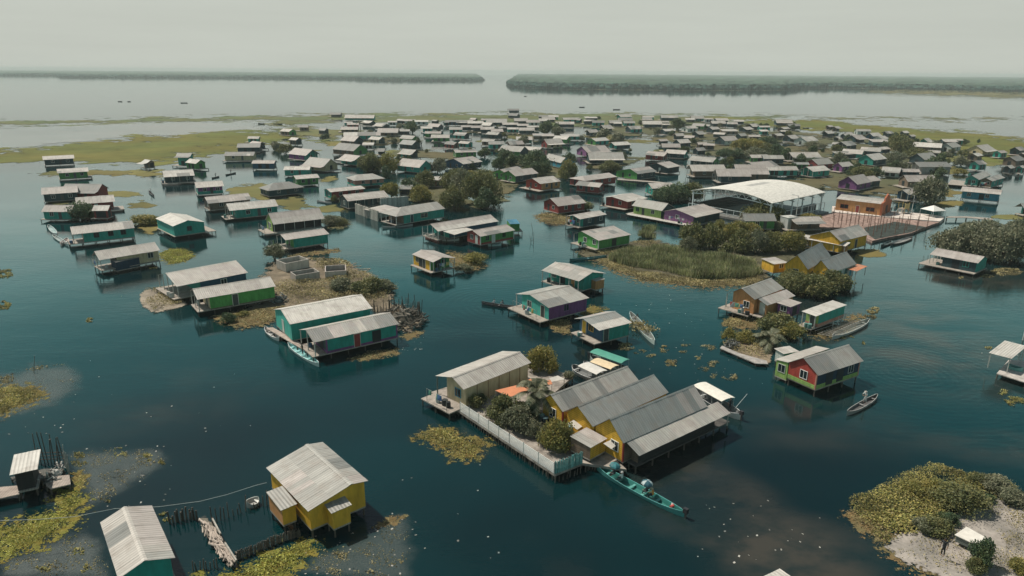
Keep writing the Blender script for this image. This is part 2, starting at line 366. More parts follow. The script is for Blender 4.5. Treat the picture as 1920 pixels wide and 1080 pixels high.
    for op in ops:
        side, u, kind = op[:3]; oc = C[op[3]] if len(op) > 3 else None
        if side in 'FK':
            y = yn if side == 'F' else yf; x = xa + (xb - xa) * u; c0 = Vector((x, y, 0)); al = Vector((1, 0, 0)); ou = Vector((0, -1 if side == 'F' else 1, 0)); ztop = zt_n if side == 'F' else zt_f
        else:
            x = xa if side == 'A' else xb; s = sa if side == 'A' else -sa; c0 = Vector((x, yn + (yf - yn) * u, 0)); al = Vector((0, 1, 0)); ou = Vector((s, 0, 0)); ztop = hz(c0.y)
        Hh = ztop - f
        if kind == 'door': hw, za, zb = .45, f + .02, f + min(2.0, Hh - .15)
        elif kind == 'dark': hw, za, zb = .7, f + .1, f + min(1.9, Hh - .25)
        elif kind == 'wide': hw, za, zb = 1.1, f + .8, f + min(1.9, Hh - .2)
        else: hw, za, zb = .5, f + .85, f + min(1.9, Hh - .2)
        if zb - za < .3: continue
        def bx(mm, a0, a1, z0, z1, d0, d1, col):
            p, q = c0 + al * a0 + ou * d0, c0 + al * a1 + ou * d1
            mm.box((min(p.x, q.x), min(p.y, q.y), z0), (max(p.x, q.x), max(p.y, q.y), z1), col)
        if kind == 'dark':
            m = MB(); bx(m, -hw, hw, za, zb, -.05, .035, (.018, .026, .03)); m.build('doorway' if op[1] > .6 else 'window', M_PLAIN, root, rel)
        elif kind == 'door':
            m = MB(); bx(m, -hw, hw, za, zb, -.05, .04, oc or jit((.05, .06, .06), .4)); d = m.build('door', M_PLAIN, root, rel)
            if lod == 0:
                m = MB(); fc = jit((.5, .5, .45), .3)
                for a0 in (-hw - .08, hw): bx(m, a0, a0 + .08, za, zb + .08, -.05, .06, fc)
                bx(m, -hw, hw, zb, zb + .08, -.05, .06, fc); m.build('door_frame', M_PLAIN, d)
        else:
            fc = oc or jit((.55, .57, .53), .3); m = MB()
            for a0, a1, z0, z1 in ((-hw - .07, -hw, za - .07, zb + .07), (hw, hw + .07, za - .07, zb + .07), (-hw, hw, za - .07, za), (-hw, hw, zb, zb + .07), (-.03, .03, za, zb)): bx(m, a0, a1, z0, z1, -.05, .06, fc)
            wn = m.build('window', M_PLAIN, root, rel)
            m = MB(); bx(m, -hw, hw, za, zb, -.05, .025, (.02, .025, .03)); m.build('pane', M_GLASS, wn)
CLUTTER = []
WALLWORD = dict(t='teal', T='teal', n='dark', r='dark red', R='red', y='cream', Y='yellow', u='purple', U='purple', k='brown', s='pale', e='green', l='light green', b='navy', o='orange', O='orange', c='blue', w='white', q='grey', P='salmon', N='navy', G='green', x='dark')
ROOFWORD = dict(w='white', g='grey', d='dark', p='pinkish', W='white', h='grey')
def H(label, tile, A, B, R=None, Cc=None, w=None, z=3.2, z2=None, shed=False, prof=None, name='stilt_house', **kw):
    pA, pB = T(tile, A), T(tile, B); pR = T(tile, R) if R else None; pC = T(tile, Cc) if Cc else None
    fr, pf = solve(pA, pB, pR, pC, w, z, z2, shed)
    if prof: pf = prof(fr, pf)
    root = empty(name, fr.o, fr.yaw)
    if label: tag(root, label, 'house', 'stilt houses of the lake village')
    else:
        wl = kw.get('walls', 't'); wl = (wl.get('A') if isinstance(wl, dict) and kw.get('lead') else wl['F'] if isinstance(wl, dict) else wl[0])
        wd = WALLWORD[wl]; rw = ROOFWORD[kw.get('roof', 'w')]
        auto(root, f'{rw}-roofed {wd} stilt house', f'{rw}-roofed {wd} houses', 'house', pA, 'stilt houses of the lake village')
    kw.pop('lead', None)
    block(root, fr, pf, **kw)
    dk = kw.get('deck', (0, 0, 0, 0)); ins = kw.get('ins', (.5, .5, .4, .4))
    if dk[0] >= .6 or ins[0] > 1.3: CLUTTER.append((fr, kw.get('f', 1.0), max(0, dk[0]), ins[0], pA))
    elif dk[2] >= .8 or ins[2] > 1.3: CLUTTER.append((fr, kw.get('f', 1.0), None, max(dk[2], ins[2]), pA))
    root['_m'] = 0; del root['_m']
    return root, fr
def ADD(root, fr0, tile, A, B, R=None, Cc=None, w=None, z=3.2, z2=None, shed=False, prof=None, **kw):
    """a further wing of the same house"""
    pA, pB = T(tile, A), T(tile, B); pR = T(tile, R) if R else None; pC = T(tile, Cc) if Cc else None
    fr, pf = solve(pA, pB, pR, pC, w, z, z2, shed)
    if prof: pf = prof(fr, pf)
    block(root, fr, pf, rel=fr0.m.inverted() @ fr.m, **kw)
    return fr
# far houses: "x y width view roof walls(+gable)" in tile pixels; y is where the house meets the water
def FAR(tile, rows):
    s = TILES[tile][2]
    for row in rows.strip().split(';'):
        if not row.strip(): continue
        q = row.split(); px = T(tile, (float(q[0]), float(q[1]))); wpx = float(q[2]) / s; view, rf, wl = q[3], q[4], q[5]
        g = G(px); k = mpp(px); Wm = max(3.4, wpx * k * 1.17)
        tall = 1.0 if len(q) < 7 else float(q[6])
        yaw0 = -math.atan2(g.x, g.y)
        if view == 'F': Lh, wd, yaw = Wm, min(8, max(3.5, Wm * .55)), random.uniform(-.06, .16)
        elif view == 'L': wd = Wm / 1.85; Lh = wd * 1.5; yaw = R_(33) + random.uniform(-.1, .1)
        else: wd = Wm / 1.85; Lh = wd * 1.5; yaw = R_(-33) + random.uniform(-.1, .1)
        if view != 'F' and Lh > 15: wd *= 15 / Lh; Lh = 15
        # far half-depth pushes the centre back behind the near foot
        dep = .5 * (abs(Lh * math.sin(yaw)) + abs(wd * math.cos(yaw)))
        d2 = Vector((g.x, g.y, 0)).normalized(); c = g + d2 * (dep + .3)
        ex = Vector((math.cos(yaw), math.sin(yaw), 0)); n = Vector((-ex.y, ex.x, 0))
        A = c - n * wd / 2 - ex * Lh / 2; B = A + ex * Lh
        if view == 'R': A, B = B, A
        fr = Frame(A, B, n, wd); z = 2.75 * tall + random.uniform(-.15, .25); ri = min(2.8, random.uniform(.19, .34) * wd)
        root = empty('stilt_house', fr.o, fr.yaw)
        big = wpx > 40
        W = wl if len(wl) == 2 else wl
        auto(root, f'{ROOFWORD[rf]}-roofed {WALLWORD[wl[0]]} stilt house', f'{ROOFWORD[rf]}-roofed {WALLWORD[wl[0]]} houses', 'house', px, 'stilt houses of the lake village')
        ia = random.choice([.4, .4, 1.6]) if Lh > 6 else .4
        prof = [(-wd / 2, z), (0, z + ri), (wd / 2, z)] if random.random() < .9 or view != 'F' else [(-wd / 2, z), (wd / 2, z + .9)]
        inF, inK, ec = .35, .35, None
        if len(prof) == 3 and random.random() < .4 and wpx > 9:          # lean-to along one eave
            e_ = random.uniform(1.2, 2.2); ec = random.choice(['w', 'W', 'd', 'p', None])
            if random.random() < .65: prof = [(-wd / 2 - e_, z - .3)] + prof; inF = .9
            else: prof = prof + [(wd / 2 + e_, z - .3)]; inK = .9; ec = None
            fr.w = wd                                                     # walls keep the main width
        if random.random() < .16: rf = random.choice(['d', 'h', 'p'])
        elif rf == 'w' and random.random() < .35: rf = 'W'
        block(root, fr, prof, f=.75, roof=rf, walls=W, ins=(ia, .4, inF, inK), eavecol=ec, deck=(random.choice([0, 0, .8, 2.0]), 0, random.choice([0, .5, 1.0]), 0), patch=random.choice([.03, .1, .4]), sheet=random.choice([1.6, 2.2, 2.8]), lod=1 if big else 2, th=.22,
              ops=None if not big else [('F', .3, 'win'), ('F', .62, 'door'), ('A', .5, 'dark')], skirt=0)
# ------------------------------------------------------------------ vegetation
OL = [(.13, .14, .055), (.16, .16, .06), (.10, .115, .05), (.20, .185, .075), (.075, .095, .045)]
YL = [(.24, .21, .06), (.19, .185, .055), (.29, .235, .07), (.14, .15, .05)]
DG = [(.06, .10, .055), (.085, .12, .055), (.045, .08, .045), (.11, .135, .055)]
GY = [(.18, .185, .115), (.14, .15, .09), (.23, .225, .15), (.095, .115, .07)]
PAL = dict(o=OL, y=YL, d=DG, g=GY)
def pickcol(pal, n, var=.22):
    a = 1.2 * np.array(pal)[rng.integers(0, len(pal), n)]; return np.clip(a * (1 + rng.normal(0, var, (n, 1))), .004, 1)
def crown_proto(name, pal, nleaf, leaf, nb=13, flat=.75, seed=0):
    """unit-radius crown (height about 1.5) of leaf clumps with gaps between them"""
    r = np.random.default_rng(seed); P = []; S = []; Cc = []
    blobs = []
    for i in range(nb):
        a = r.uniform(0, 2 * np.pi); q = math.sqrt(r.uniform(.02, 1)) * .68; z = .32 + r.uniform(0, .75) * (1.12 - q) 
        blobs.append((q * math.cos(a), q * math.sin(a), z * flat / .75, r.uniform(.24, .42)))
    blobs.append((0, 0, .75 * flat / .75, .45))
    for (x, y, z, rad) in blobs:
        n = int(nleaf * rad ** 2 / sum(b[3] ** 2 for b in blobs)); d = r.normal(size=(n, 3)); d /= np.linalg.norm(d, axis=1)[:, None]
        rr = rad * (1 - .5 * r.uniform(0, 1, n) ** 2) * (1 + .16 * np.sin(d[:, 0] * 9 + x * 20) * np.sin(d[:, 1] * 8) + .10 * np.sin(d[:, 2] * 17 + d[:, 0] * 13))
        p = d * rr[:, None] + np.array([x, y, z]); keep = p[:, 2] > .02; p = p[keep]
        base = np.array(pal)[r.integers(0, len(pal))] * .5
        P.append(p); Cc.append(pickcol(pal, len(p)) * .5 + base * (1 + rng.normal(0, .12, (len(p), 1)))); S.append(r.uniform(.6, 1.4, len(p)) * leaf)
    k = int(nleaf * .05); a = r.uniform(0, 2 * np.pi, k); q = r.uniform(.7, 1.08, k)       # stray twigs past the outline
    P.append(np.stack([q * np.cos(a), q * np.sin(a), r.uniform(.2, .8, k)], 1)); S.append(np.full(k, leaf * .8)); Cc.append(pickcol(pal, k))
    return quads(name, np.concatenate(P), np.concatenate(S), np.clip(np.concatenate(Cc), .004, 1), up=.5, asp=.8)
def trunk_proto(seed, h=.8):
    m = MB(); r = random.Random(seed)
    for i in range(r.randint(3, 5)):
        a = r.uniform(0, 6.28); x, y = .12 * math.cos(a), .12 * math.sin(a); b = Vector((x * 2.2, y * 2.2, h * .4))
        m.bar((x * .6, y * .6, -.12), b, .045, (.12, .10, .08), 6, .034)
        for k in range(3):
            a2 = a + r.uniform(-1, 1); e = b + Vector((math.cos(a2) * r.uniform(.15, .4), math.sin(a2) * r.uniform(.15, .4), r.uniform(.15, .5) * h)); m.bar(b, e, .03, (.12, .10, .08), 5, .01)
    return m.mesh('trunk', M_WOOD)
CROWNS = {}; TRUNKS = [trunk_proto(i) for i in range(4)]
def crown(pal, big, k):
    key = (pal, big, k)
    if key not in CROWNS: CROWNS[key] = crown_proto('crown', PAL[pal], {0: 1500, 1: 4200, 2: 9000}[big], {0: .15, 1: .092, 2: .066}[big], nb={0: 10, 1: 14, 2: 17}[big], seed=hash(key) % 1000 if False else ord(pal) * 7 + big * 31 + k)
    return CROWNS[key]
PALW = dict(o='olive', y='yellow-green', d='dark green', g='grey-green')
def TREE(tile, rows, z0=.1):
    s = TILES[tile][2]
    for row in rows.strip().split(';'):
        if not row.strip(): continue
        q = row.split(); px = T(tile, (float(q[0]), float(q[1]))); g = G(px, z0); k = mpp(px, z0); pal = q[4] if len(q) > 4 else 'o'
        sf = 1.18 if float(q[2]) / s > 18 else 1.0; W = float(q[2]) / s * k * sf; Hh = float(q[3]) / s * k * sf
        pxw = float(q[2]) / s
        d2 = Vector((g.x, g.y, 0)).normalized(); c = g + d2 * W * .40
        big = 0 if pxw < 30 else (1 if pxw < 70 else 2)
        dep = math.asin(min(1, CAMH / (g - EYE).length))
        hgt = max(.35 * W, Hh - .35 * W * math.sin(dep)) / math.cos(dep)
        noun = 'mangrove tree' if hgt > 4.5 else 'bush'
        o = empty('mangrove_tree' if hgt > 4.5 else 'bush', (c.x, c.y, z0), random.uniform(0, 6.28))
        auto(o, f'{PALW[pal]} rounded {noun}', f'{PALW[pal]} {"trees" if hgt > 4.5 else "bushes"}', 'tree' if hgt > 4.5 else 'bush', px, 'trees and bushes of the village')
        M = Matrix.Diagonal((W * .52, W * .52 * random.uniform(.85, 1.1), hgt / 1.25, 1))
        link('crown', crown(pal, big, random.randrange(3)), o, M); link('trunk', random.choice(TRUNKS), o, M)
def PALM(px, hgt, R, label, n=17, nl=1):
    g = G(px, .5); o = empty('palm_tree', (g.x, g.y, .3), 0, label, 'palm tree')
    m = MB(); pv = Vector((0, 0, -.3)); 
    for i in range(6):
        q = Vector((.12 * math.sin(i), .05 * i, hgt * (i + 1) / 6 - .2)); m.bar(pv, q, .26 - .02 * i, (.16, .13, .10), 8, .24 - .02 * i); pv = q
    m.build('trunk', M_WOOD, o)
    for k in range(n):
        a = 2 * math.pi * k / n + random.uniform(-.15, .15); el = random.uniform(.1, 1.3); Lf = R * random.uniform(.85, 1.1)
        m = MB(); P = []; S = []
        pts = []
        for i in range(11):
            t = i / 10; r = Lf * t * math.cos(el) * (1 - .12 * t); z = hgt - .2 + Lf * (t * math.sin(el) - .62 * t * t)
            pts.append(Vector((r * math.cos(a), r * math.sin(a), z)))
        side = Vector((-math.sin(a), math.cos(a), 0))
        for i in range(10):
            m.bar(pts[i], pts[i + 1], .03 * (1 - i / 12), (.16, .16, .08), 4)
            if i > 0:
                for jj in range(3 if nl else 1):
                    b = pts[i].lerp(pts[i + 1], jj / 3); wd = Lf * .19 * math.sin(math.pi * min(1, (i + jj / 3) / 10.5)) + .05
                    for sg in (-1, 1):
                        tip = b + side * sg * wd + (pts[i + 1] - pts[i]).normalized() * wd * .6 + Vector((0, 0, -wd * .35)); wv = (pts[i + 1] - pts[i]).normalized() * .07 * max(1, R / 3)
                        c = jit(random.choice(GY), .2); m.face([b - wv, b + wv, tip], c)
        m.build('frond', M_LEAF, o)
# ------------------------------------------------------------------ outlines, ground, mats
def ragged(pts, amp, it=3, sub=3):
    for _ in range(it):
        q = []
        for i in range(len(pts)):
            a, b = pts[i], pts[(i + 1) % len(pts)]; d = b - a; n = Vector((-d.y, d.x, 0)); q.append(a); q.append((a + b) / 2 + n * random.uniform(-amp, amp))
        pts = q
    return pts
def inside(poly, P):
    x, y = P[:, 0], P[:, 1]; r = np.zeros(len(P), bool); n = len(poly); j = n - 1
    for i in range(n):
        xi, yi, xj, yj = poly[i].x, poly[i].y, poly[j].x, poly[j].y
        if yi != yj:
            r ^= ((yi > y) != (yj > y)) & (x < (xj - xi) * (y - yi) / (yj - yi) + xi)
        j = i
    return r
def polymesh(name, poly, mat, col, z0, z1, rim=.0):
    """filled outline lying at z1 with a side down to z0"""
    from mathutils.geometry import tessellate_polygon
    top = [Vector((p.x, p.y, z1)) for p in poly]; tri = tessellate_polygon([top])
    m = MB()
    for t in tri:
        q = [top[i] for i in t]
        if (q[1] - q[0]).cross(q[2] - q[0]).z < 0: q.reverse()
        m.face(q, col)
    n = len(poly)
    ccw = sum(poly[i].x * poly[(i + 1) % n].y - poly[(i + 1) % n].x * poly[i].y for i in range(n)) > 0
    for i in range(n):
        a, b = top[i], top[(i + 1) % n]
        if not ccw: a, b = b, a
        m.face([(a.x, a.y, z0), (b.x, b.y, z0), tuple(b), tuple(a)], col)
    return m.mesh(name, mat)
def segdist(P, V):
    d = np.full(len(P), 1e9)
    for i in range(len(V)):
        a, b = V[i], V[(i + 1) % len(V)]; ab = b - a; t = np.clip(((P - a) @ ab) / max(1e-9, ab @ ab), 0, 1); d = np.minimum(d, np.hypot(*(P - a - t[:, None] * ab).T))
    return d
def SHEET(name, px_poly, col, z, soft, mat, nx=150, ny=60, ky=6.0, grow=.6, bias=0.0, clip=.8):
    """ground cover lying on the water, its rim broken into gaps; sampled over the outline"""
    V = np.array(px_poly, float) * np.array([1, ky]); lo, hi = V.min(0) - soft * grow, V.max(0) + soft * grow
    gx = np.linspace(lo[0], hi[0], nx); gy = np.linspace(lo[1], hi[1], ny); X, Y = np.meshgrid(gx, gy); P = np.stack([X.ravel(), Y.ravel()], 1)
    vs = [Vector((a, b, 0)) for a, b in V]; ins = inside(vs, P); d = segdist(P, V); e = np.where(ins, d, -d) / soft; e = np.clip(e, -1.5, clip) - bias
    keep = (e > -grow).reshape(ny, nx); vid = {}; W = []; A = []; Fc = []
    def vert(j, i):
        k = j * nx + i
        if k not in vid: vid[k] = len(W); g = G((P[k, 0], P[k, 1] / ky), z); W.append((g.x, g.y, z)); A.append(e[k])
        return vid[k]
    for j in range(ny - 1):
        for i in range(nx - 1):
            if keep[j, i] or keep[j + 1, i] or keep[j, i + 1] or keep[j + 1, i + 1]: Fc.append((vert(j + 1, i), vert(j + 1, i + 1), vert(j, i + 1), vert(j, i)))
    me = bpy.data.meshes.new(name); me.from_pydata(W, [], Fc); at = me.attributes.new('Edge', 'FLOAT', 'POINT'); at.data.foreach_set('value', np.array(A, np.float32))
    ca = me.color_attributes.new('Col', 'FLOAT_COLOR', 'POINT'); c4 = np.ones((len(W), 4), np.float32); c4[:, :3] = col; ca.data.foreach_set('color', c4.ravel()); me.materials.append(mat); return me
def area(poly): 
    n = len(poly); return abs(sum(poly[i].x * poly[(i + 1) % n].y - poly[(i + 1) % n].x * poly[i].y for i in range(n))) / 2
def scatter(poly, n):
    xs = [p.x for p in poly]; ys = [p.y for p in poly]; P = np.zeros((0, 2)); k = 0
    while len(P) < n and k < 40:
        q = np.stack([rng.uniform(min(xs), max(xs), n * 2), rng.uniform(min(ys), max(ys), n * 2)], 1); P = np.concatenate([P, q[inside(poly, q)]]); k += 1
    return P[:n]
def noise2(P, s, seed=0):
    a = P[:, 0] / s + seed * 3.1; b = P[:, 1] / s + seed * 1.7
    return (np.sin(a * 1.3 + 1.1 * np.sin(b * .9)) + np.sin(b * 1.7 + 1.3 * np.sin(a * 1.1 + 2)) + .6 * np.sin(a * 3.1 + b * 2.7)) / 2.6
MATPAL = dict(m=[(.27, .245, .075), (.21, .205, .065), (.32, .27, .09), (.15, .155, .055), (.25, .21, .085)], b=[(.28, .235, .115), (.23, .20, .09), (.34, .285, .15), (.16, .145, .07)], g=[(.29, .29, .06), (.23, .25, .055), (.34, .32, .08), (.18, .19, .05)], r=[(.20, .22, .105), (.17, .19, .08), (.26, .26, .14), (.13, .15, .065), (.30, .28, .17)], d=DG + OL)
ZN = [0]
def MATV(name, px_poly, label, pal='m', dens=40, size=.16, h=.18, amp=.12, base=None, cut=-.35, thin=1.4, kind='stuff', blade=False, z=.0, maxn=26000, soil=True, cat='water plants', it=3, sheet=True, nsc=None):
    poly = ragged([G(p, 0) for p in px_poly], amp, it)
    A = area(poly); n = int(min(maxn, A * dens * 1.5)); P = scatter(poly, n)
    nz = noise2(P, nsc or 2.2 * max(1, math.sqrt(A) / 14), len(px_poly)); keep = nz > cut + rng.normal(0, .12, len(P)); P = P[keep]; nz = nz[keep]
    # thin out towards the rim
    pl = np.array([(p.x, p.y) for p in poly]); 
    d = np.full(len(P), 1e9)
    for i in range(0, len(pl)): d = np.minimum(d, np.hypot(P[:, 0] - pl[i, 0], P[:, 1] - pl[i, 1]))
    keep = rng.uniform(0, 1, len(P)) < np.clip(d / thin + .15, 0, 1); P = P[keep]; nz = nz[keep]; d = d[keep]
    if len(P) == 0: return
    zz = z + .02 + rng.uniform(0, 1, len(P)) * h * np.clip(d / thin, .2, 1)
    k = max(1e-6, 1); pal_ = MATPAL[pal]; patch = np.clip((noise2(P, 1.5, 5) + 1) / 2, 0, 1)[:, None]
    c = pickcol(pal_, len(P)) * (.5 + .95 * patch)
    sz = rng.uniform(.5, 1.4, len(P)) * size * (1 + .35 * noise2(P, 3.0, 9))
    me = quads(name, np.concatenate([P, zz[:, None]], 1), sz, c, up=1.2 if not blade else 0, asp=.8 if not blade else .05, blade=blade)
    o = link(name, me); tag(o, label, cat, None, kind)
    if sheet and not blade and z < .2 and cut < -.15 and 'litter' not in name:
        xs = [p[0] for p in px_poly]; ys = [p[1] for p in px_poly]; sp = min(max(xs) - min(xs), (max(ys) - min(ys)) * 1.6); ZN[0] += 1
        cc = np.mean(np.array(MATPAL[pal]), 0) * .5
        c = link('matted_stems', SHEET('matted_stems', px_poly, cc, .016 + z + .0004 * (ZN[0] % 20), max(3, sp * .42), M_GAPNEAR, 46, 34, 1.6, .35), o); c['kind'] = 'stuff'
    return o
GZ = [0]
def GROUND(name, px_poly, col, z1=.25, amp=.12, mat=None, it=3, kind='structure', label=None, cat=None):
    if z1 > .5:                                        # built ground with a kerb
        poly = ragged([G(p, 0) for p in px_poly], amp, it); o = link(name, polymesh(name, poly, mat or M_SOIL, col, -.4, z1)); tag(o, label, cat, None, kind); return poly
    ys = [p[1] for p in px_poly]; xs = [p[0] for p in px_poly]; ky = (max(xs) - min(xs)) / (max(ys) - min(ys)) * .7; GZ[0] += 1
    soft = min(60, (max(xs) - min(xs)) * .09)
    o = link(name, SHEET(name, px_poly, col, .05 + .004 * GZ[0], soft, M_GAPSOIL, 110, 80, ky, .5)); tag(o, label, cat, None, kind); return px_poly
def ell(cx, cy, rx, ry, n=12): return [(cx + rx * math.cos(2 * math.pi * i / n) * random.uniform(.75, 1.15), cy + ry * math.sin(2 * math.pi * i / n) * random.uniform(.75, 1.15)) for i in range(n)]
# ------------------------------------------------------------------ boats, people, timber things
def hull_mesh(Lb, beam, h, col, inn, sheer=.25, sq=.0):
    m = MB(); N = 22; rows = []
    for i in range(N + 1):
        t = i / N; e = abs(2 * t - 1)
        wv = beam / 2 * max(.03, (1 - e ** 2.6) ** .75) if (t > .5 or not sq) else beam / 2 * max(sq, (1 - e ** 2.6) ** .75)
        zt = h + sheer * e ** 3; x = -Lb / 2 + Lb * t; zb = -.12 + sheer * .5 * e ** 4
        th = min(.05, wv * .4); fl = min(zt - .06, max(.04, zb + .1))
        rows.append([(x, -wv, zt), (x, -wv * .72, zb), (x, wv * .72, zb), (x, wv, zt), (x, wv - th, zt), (x, (wv - th) * .68, fl), (x, -(wv - th) * .68, fl), (x, -wv + th, zt)])
    cc = [col, col, col, jit(col, 0), inn, inn, inn, None]; rim = tuple(min(.8, c * 1.5 + .05) for c in col); cc[3] = rim; cc[7] = rim
    for a, b in zip(rows, rows[1:]):
        for k in range(8):
            j = (k + 1) % 8; m.face([a[k], a[j], b[j], b[k]], cc[k])
    for r, s in ((rows[0], 1), (rows[-1], -1)): m.face(r if s > 0 else r[::-1], col)
    bm = bmesh.new(); return m
def BOAT(pb, ps, beam, h, col, inn, label, name='canoe', cat='boat', thw=4, motor=False, canopy=None, ccol=None, ch=1.5, sq=0, cargo=None, group=None, z=0, tile='f', sheer=.25):
    a, b = G(T(tile, ps), .25), G(T(tile, pb), .25); d = b - a; Lb = d.length; c = (a + b) / 2; yaw = math.atan2(d.y, d.x)
    o = empty(name, (c.x, c.y, z), yaw, label, cat, group)
    hull_mesh(Lb, beam, h, col, inn, sheer, sq).build('hull', M_PLAIN, o)
    for i in range(thw):
        x = -Lb * .36 + Lb * .72 * i / max(1, thw - 1); e = abs(2 * x / Lb); wv = beam / 2 * (1 - e ** 2.6) ** .75
        m = MB(); m.box((x - .13, -wv + .06, h * .55), (x + .13, wv - .06, h * .55 + .05), tuple(min(.8, k * 1.6 + .06) for k in inn)); m.build('thwart', M_WOOD, o)
    if motor:
        m = MB(); x = -Lb / 2 - .12; m.box((x - .22, -.17, h + .1), (x + .22, .17, h + .6), (.03, .03, .035)); m.box((x - .1, -.06, -.3), (x + .06, .06, h + .1), (.05, .05, .05)); m.bar((x + .2, 0, h + .4), (x + .8, .1, h + .5), .03, (.04, .04, .04), 5); m.build('outboard_motor', M_PLAIN, o)
    if canopy:
        x0, x1 = canopy[0] * Lb, canopy[1] * Lb; wv = beam / 2 * .98
        m = MB(); n = 8
        for i in range(n):
            y0, y1 = -wv + 2 * wv * i / n, -wv + 2 * wv * (i + 1) / n; zz = lambda y: ch + h * .2 + .16 * (1 - (y / wv) ** 2)
            m.slab([(x0, y0, zz(y0)), (x1, y0, zz(y0)), (x1, y1, zz(y1)), (x0, y1, zz(y1))], .05, ccol)
        m.build('canopy', M_PLAIN, o)
        k = max(2, int((x1 - x0) / 1.6))
        for i in range(k + 1):
            for s in (-1, 1):
                x = x0 + .08 + (x1 - x0 - .16) * i / k; m = MB(); m.bar((x, s * wv * .86, h * .5), (x, s * wv * .93, ch + h * .2 + .02), .025, (.55, .55, .52), 5); m.build('canopy_post', M_PLAIN, o)
    return o, Lb, yaw, c
SK = dict(sit=dict(hip=(0, 0, .0), chest=(0, .05, .36), neck=(0, .07, .55), head=(0, .10, .67), top=(0, .11, .82), sh=(.19, .06, .5), el=(.27, .18, .28), wr=(.2, .38, .18), kn=(.14, .42, .02), an=(.14, .46, -.38), toe=(.14, .6, -.4)),
 row=dict(hip=(0, 0, .0), chest=(0, .1, .35), neck=(0, .17, .53), head=(0, .22, .65), top=(0, .25, .79), sh=(.2, .14, .49), el=(.3, .34, .36), wr=(.14, .56, .26), kn=(.16, .42, .05), an=(.14, .5, -.36), toe=(.14, .62, -.38)),
 stand=dict(hip=(0, 0, .9), chest=(0, .02, 1.24), neck=(0, .02, 1.46), head=(0, .04, 1.58), top=(0, .05, 1.74), sh=(.2, .02, 1.42), el=(.27, .0, 1.14), wr=(.27, .1, .9), kn=(.11, .04, .48), an=(.11, 0, .06), toe=(.12, .16, .03)),
 pole=dict(hip=(0, 0, .9), chest=(0, .08, 1.22), neck=(0, .13, 1.42), head=(0, .18, 1.54), top=(0, .21, 1.69), sh=(.2, .11, 1.38), el=(.28, .3, 1.2), wr=(.1, .52, 1.15), kn=(.14, .1, .48), an=(.16, 0, .06), toe=(.17, .16, .03)))
def person_mesh(pose, shirt, pants, skin):
    J = SK[pose]; V = []; E = []; Rd = []; K = []
    def add(p, r, par, k):
        V.append(p); Rd.append(r); K.append(k)
        if par is not None: E.append((par, len(V) - 1))
        return len(V) - 1
    hip = add(J['hip'], (.15, .11), None, 'p'); ch = add(J['chest'], (.155, .105), hip, 's'); nk = add(J['neck'], (.055, .055), ch, 'k'); hd = add(J['head'], (.078, .09), nk, 'k'); tp = add(J['top'], (.06, .07), hd, 'k')
    h = Vector(J['head']); add(tuple(h + Vector((0, .10, .02))), (.016, .016), hd, 'k')       # nose
    for s in (-1, 1):
        mi = lambda p: (p[0] * s, p[1], p[2])
        add((s * .088 + h.x, h.y, h.z), (.014, .02), hd, 'k')                                 # ear
        sh = add(mi(J['sh']), (.06, .06), ch, 's'); el = add(mi(J['el']), (.045, .045), sh, 'S'); wr = add(mi(J['wr']), (.028, .028), el, 'k')
        dv = (Vector(mi(J['wr'])) - Vector(mi(J['el']))).normalized(); w0 = Vector(mi(J['wr'])); pm = add(tuple(w0 + dv * .06), (.034, .02), wr, 'k')
        sd = dv.cross(Vector((0, 0, 1))); sd = sd.normalized() if sd.length > .1 else Vector((1, 0, 0)); dn = Vector((0, 0, -1))
        for i, l in enumerate((.065, .078, .072, .055)):
            b = w0 + dv * .09 + sd * (i - 1.5) * .021; k1 = add(tuple(b + dv * l * .5), (.009, .009), pm, 'k'); add(tuple(b + dv * l * .8 + dn * l * .45), (.008, .008), k1, 'k')
        t1 = add(tuple(w0 + dv * .055 + sd * -.05 * s + dn * .012), (.010, .010), pm, 'k'); add(tuple(w0 + dv * .09 + sd * -.06 * s + dn * .03), (.009, .009), t1, 'k')
        kn = add(mi(J['kn']), (.062, .066), hip, 'p'); an = add(mi(J['an']), (.04, .045), kn, 'p'); add(mi(J['toe']), (.042, .03), an, 'k')
    me = bpy.data.meshes.new('sk'); me.from_pydata([Vector(v) for v in V], E, []); o = bpy.data.objects.new('sk', me); COL.objects.link(o)
    md = o.modifiers.new('s', 'SKIN'); sv = me.skin_vertices[0].data
    for i, r in enumerate(Rd): sv[i].radius = r; sv[i].use_root = (i == 0)
    o.modifiers.new('d', 'SUBSURF').levels = 1
    dg = bpy.context.evaluated_depsgraph_get(); dg.update(); m2 = bpy.data.meshes.new_from_object(o.evaluated_get(dg)); bpy.data.objects.remove(o)
    m2.name = 'person'; m2.materials.clear(); m2.materials.append(M_PLAIN)
    seg = [(Vector(V[a]), Vector(V[b]), K[b] if K[b] != 'k' or K[a] == 'k' else ('k' if K[a] in 'kSp' else K[a])) for a, b in E]
    cm = dict(s=shirt, S=shirt, p=pants, k=skin); ca = m2.color_attributes.new('Col', 'FLOAT_COLOR', 'CORNER')
    for pl in m2.polygons:
        p = pl.center; best = None
        for a, b, k in seg:
            d = b - a; t = max(0, min(1, (p - a).dot(d) / max(1e-9, d.length_squared))); q = (p - a - d * t).length
            if best is None or q < best[0]: best = (q, k)
        for li in pl.loop_indices: ca.data[li].color = (*cm[best[1]], 1)
        pl.use_smooth = True
    return m2, J
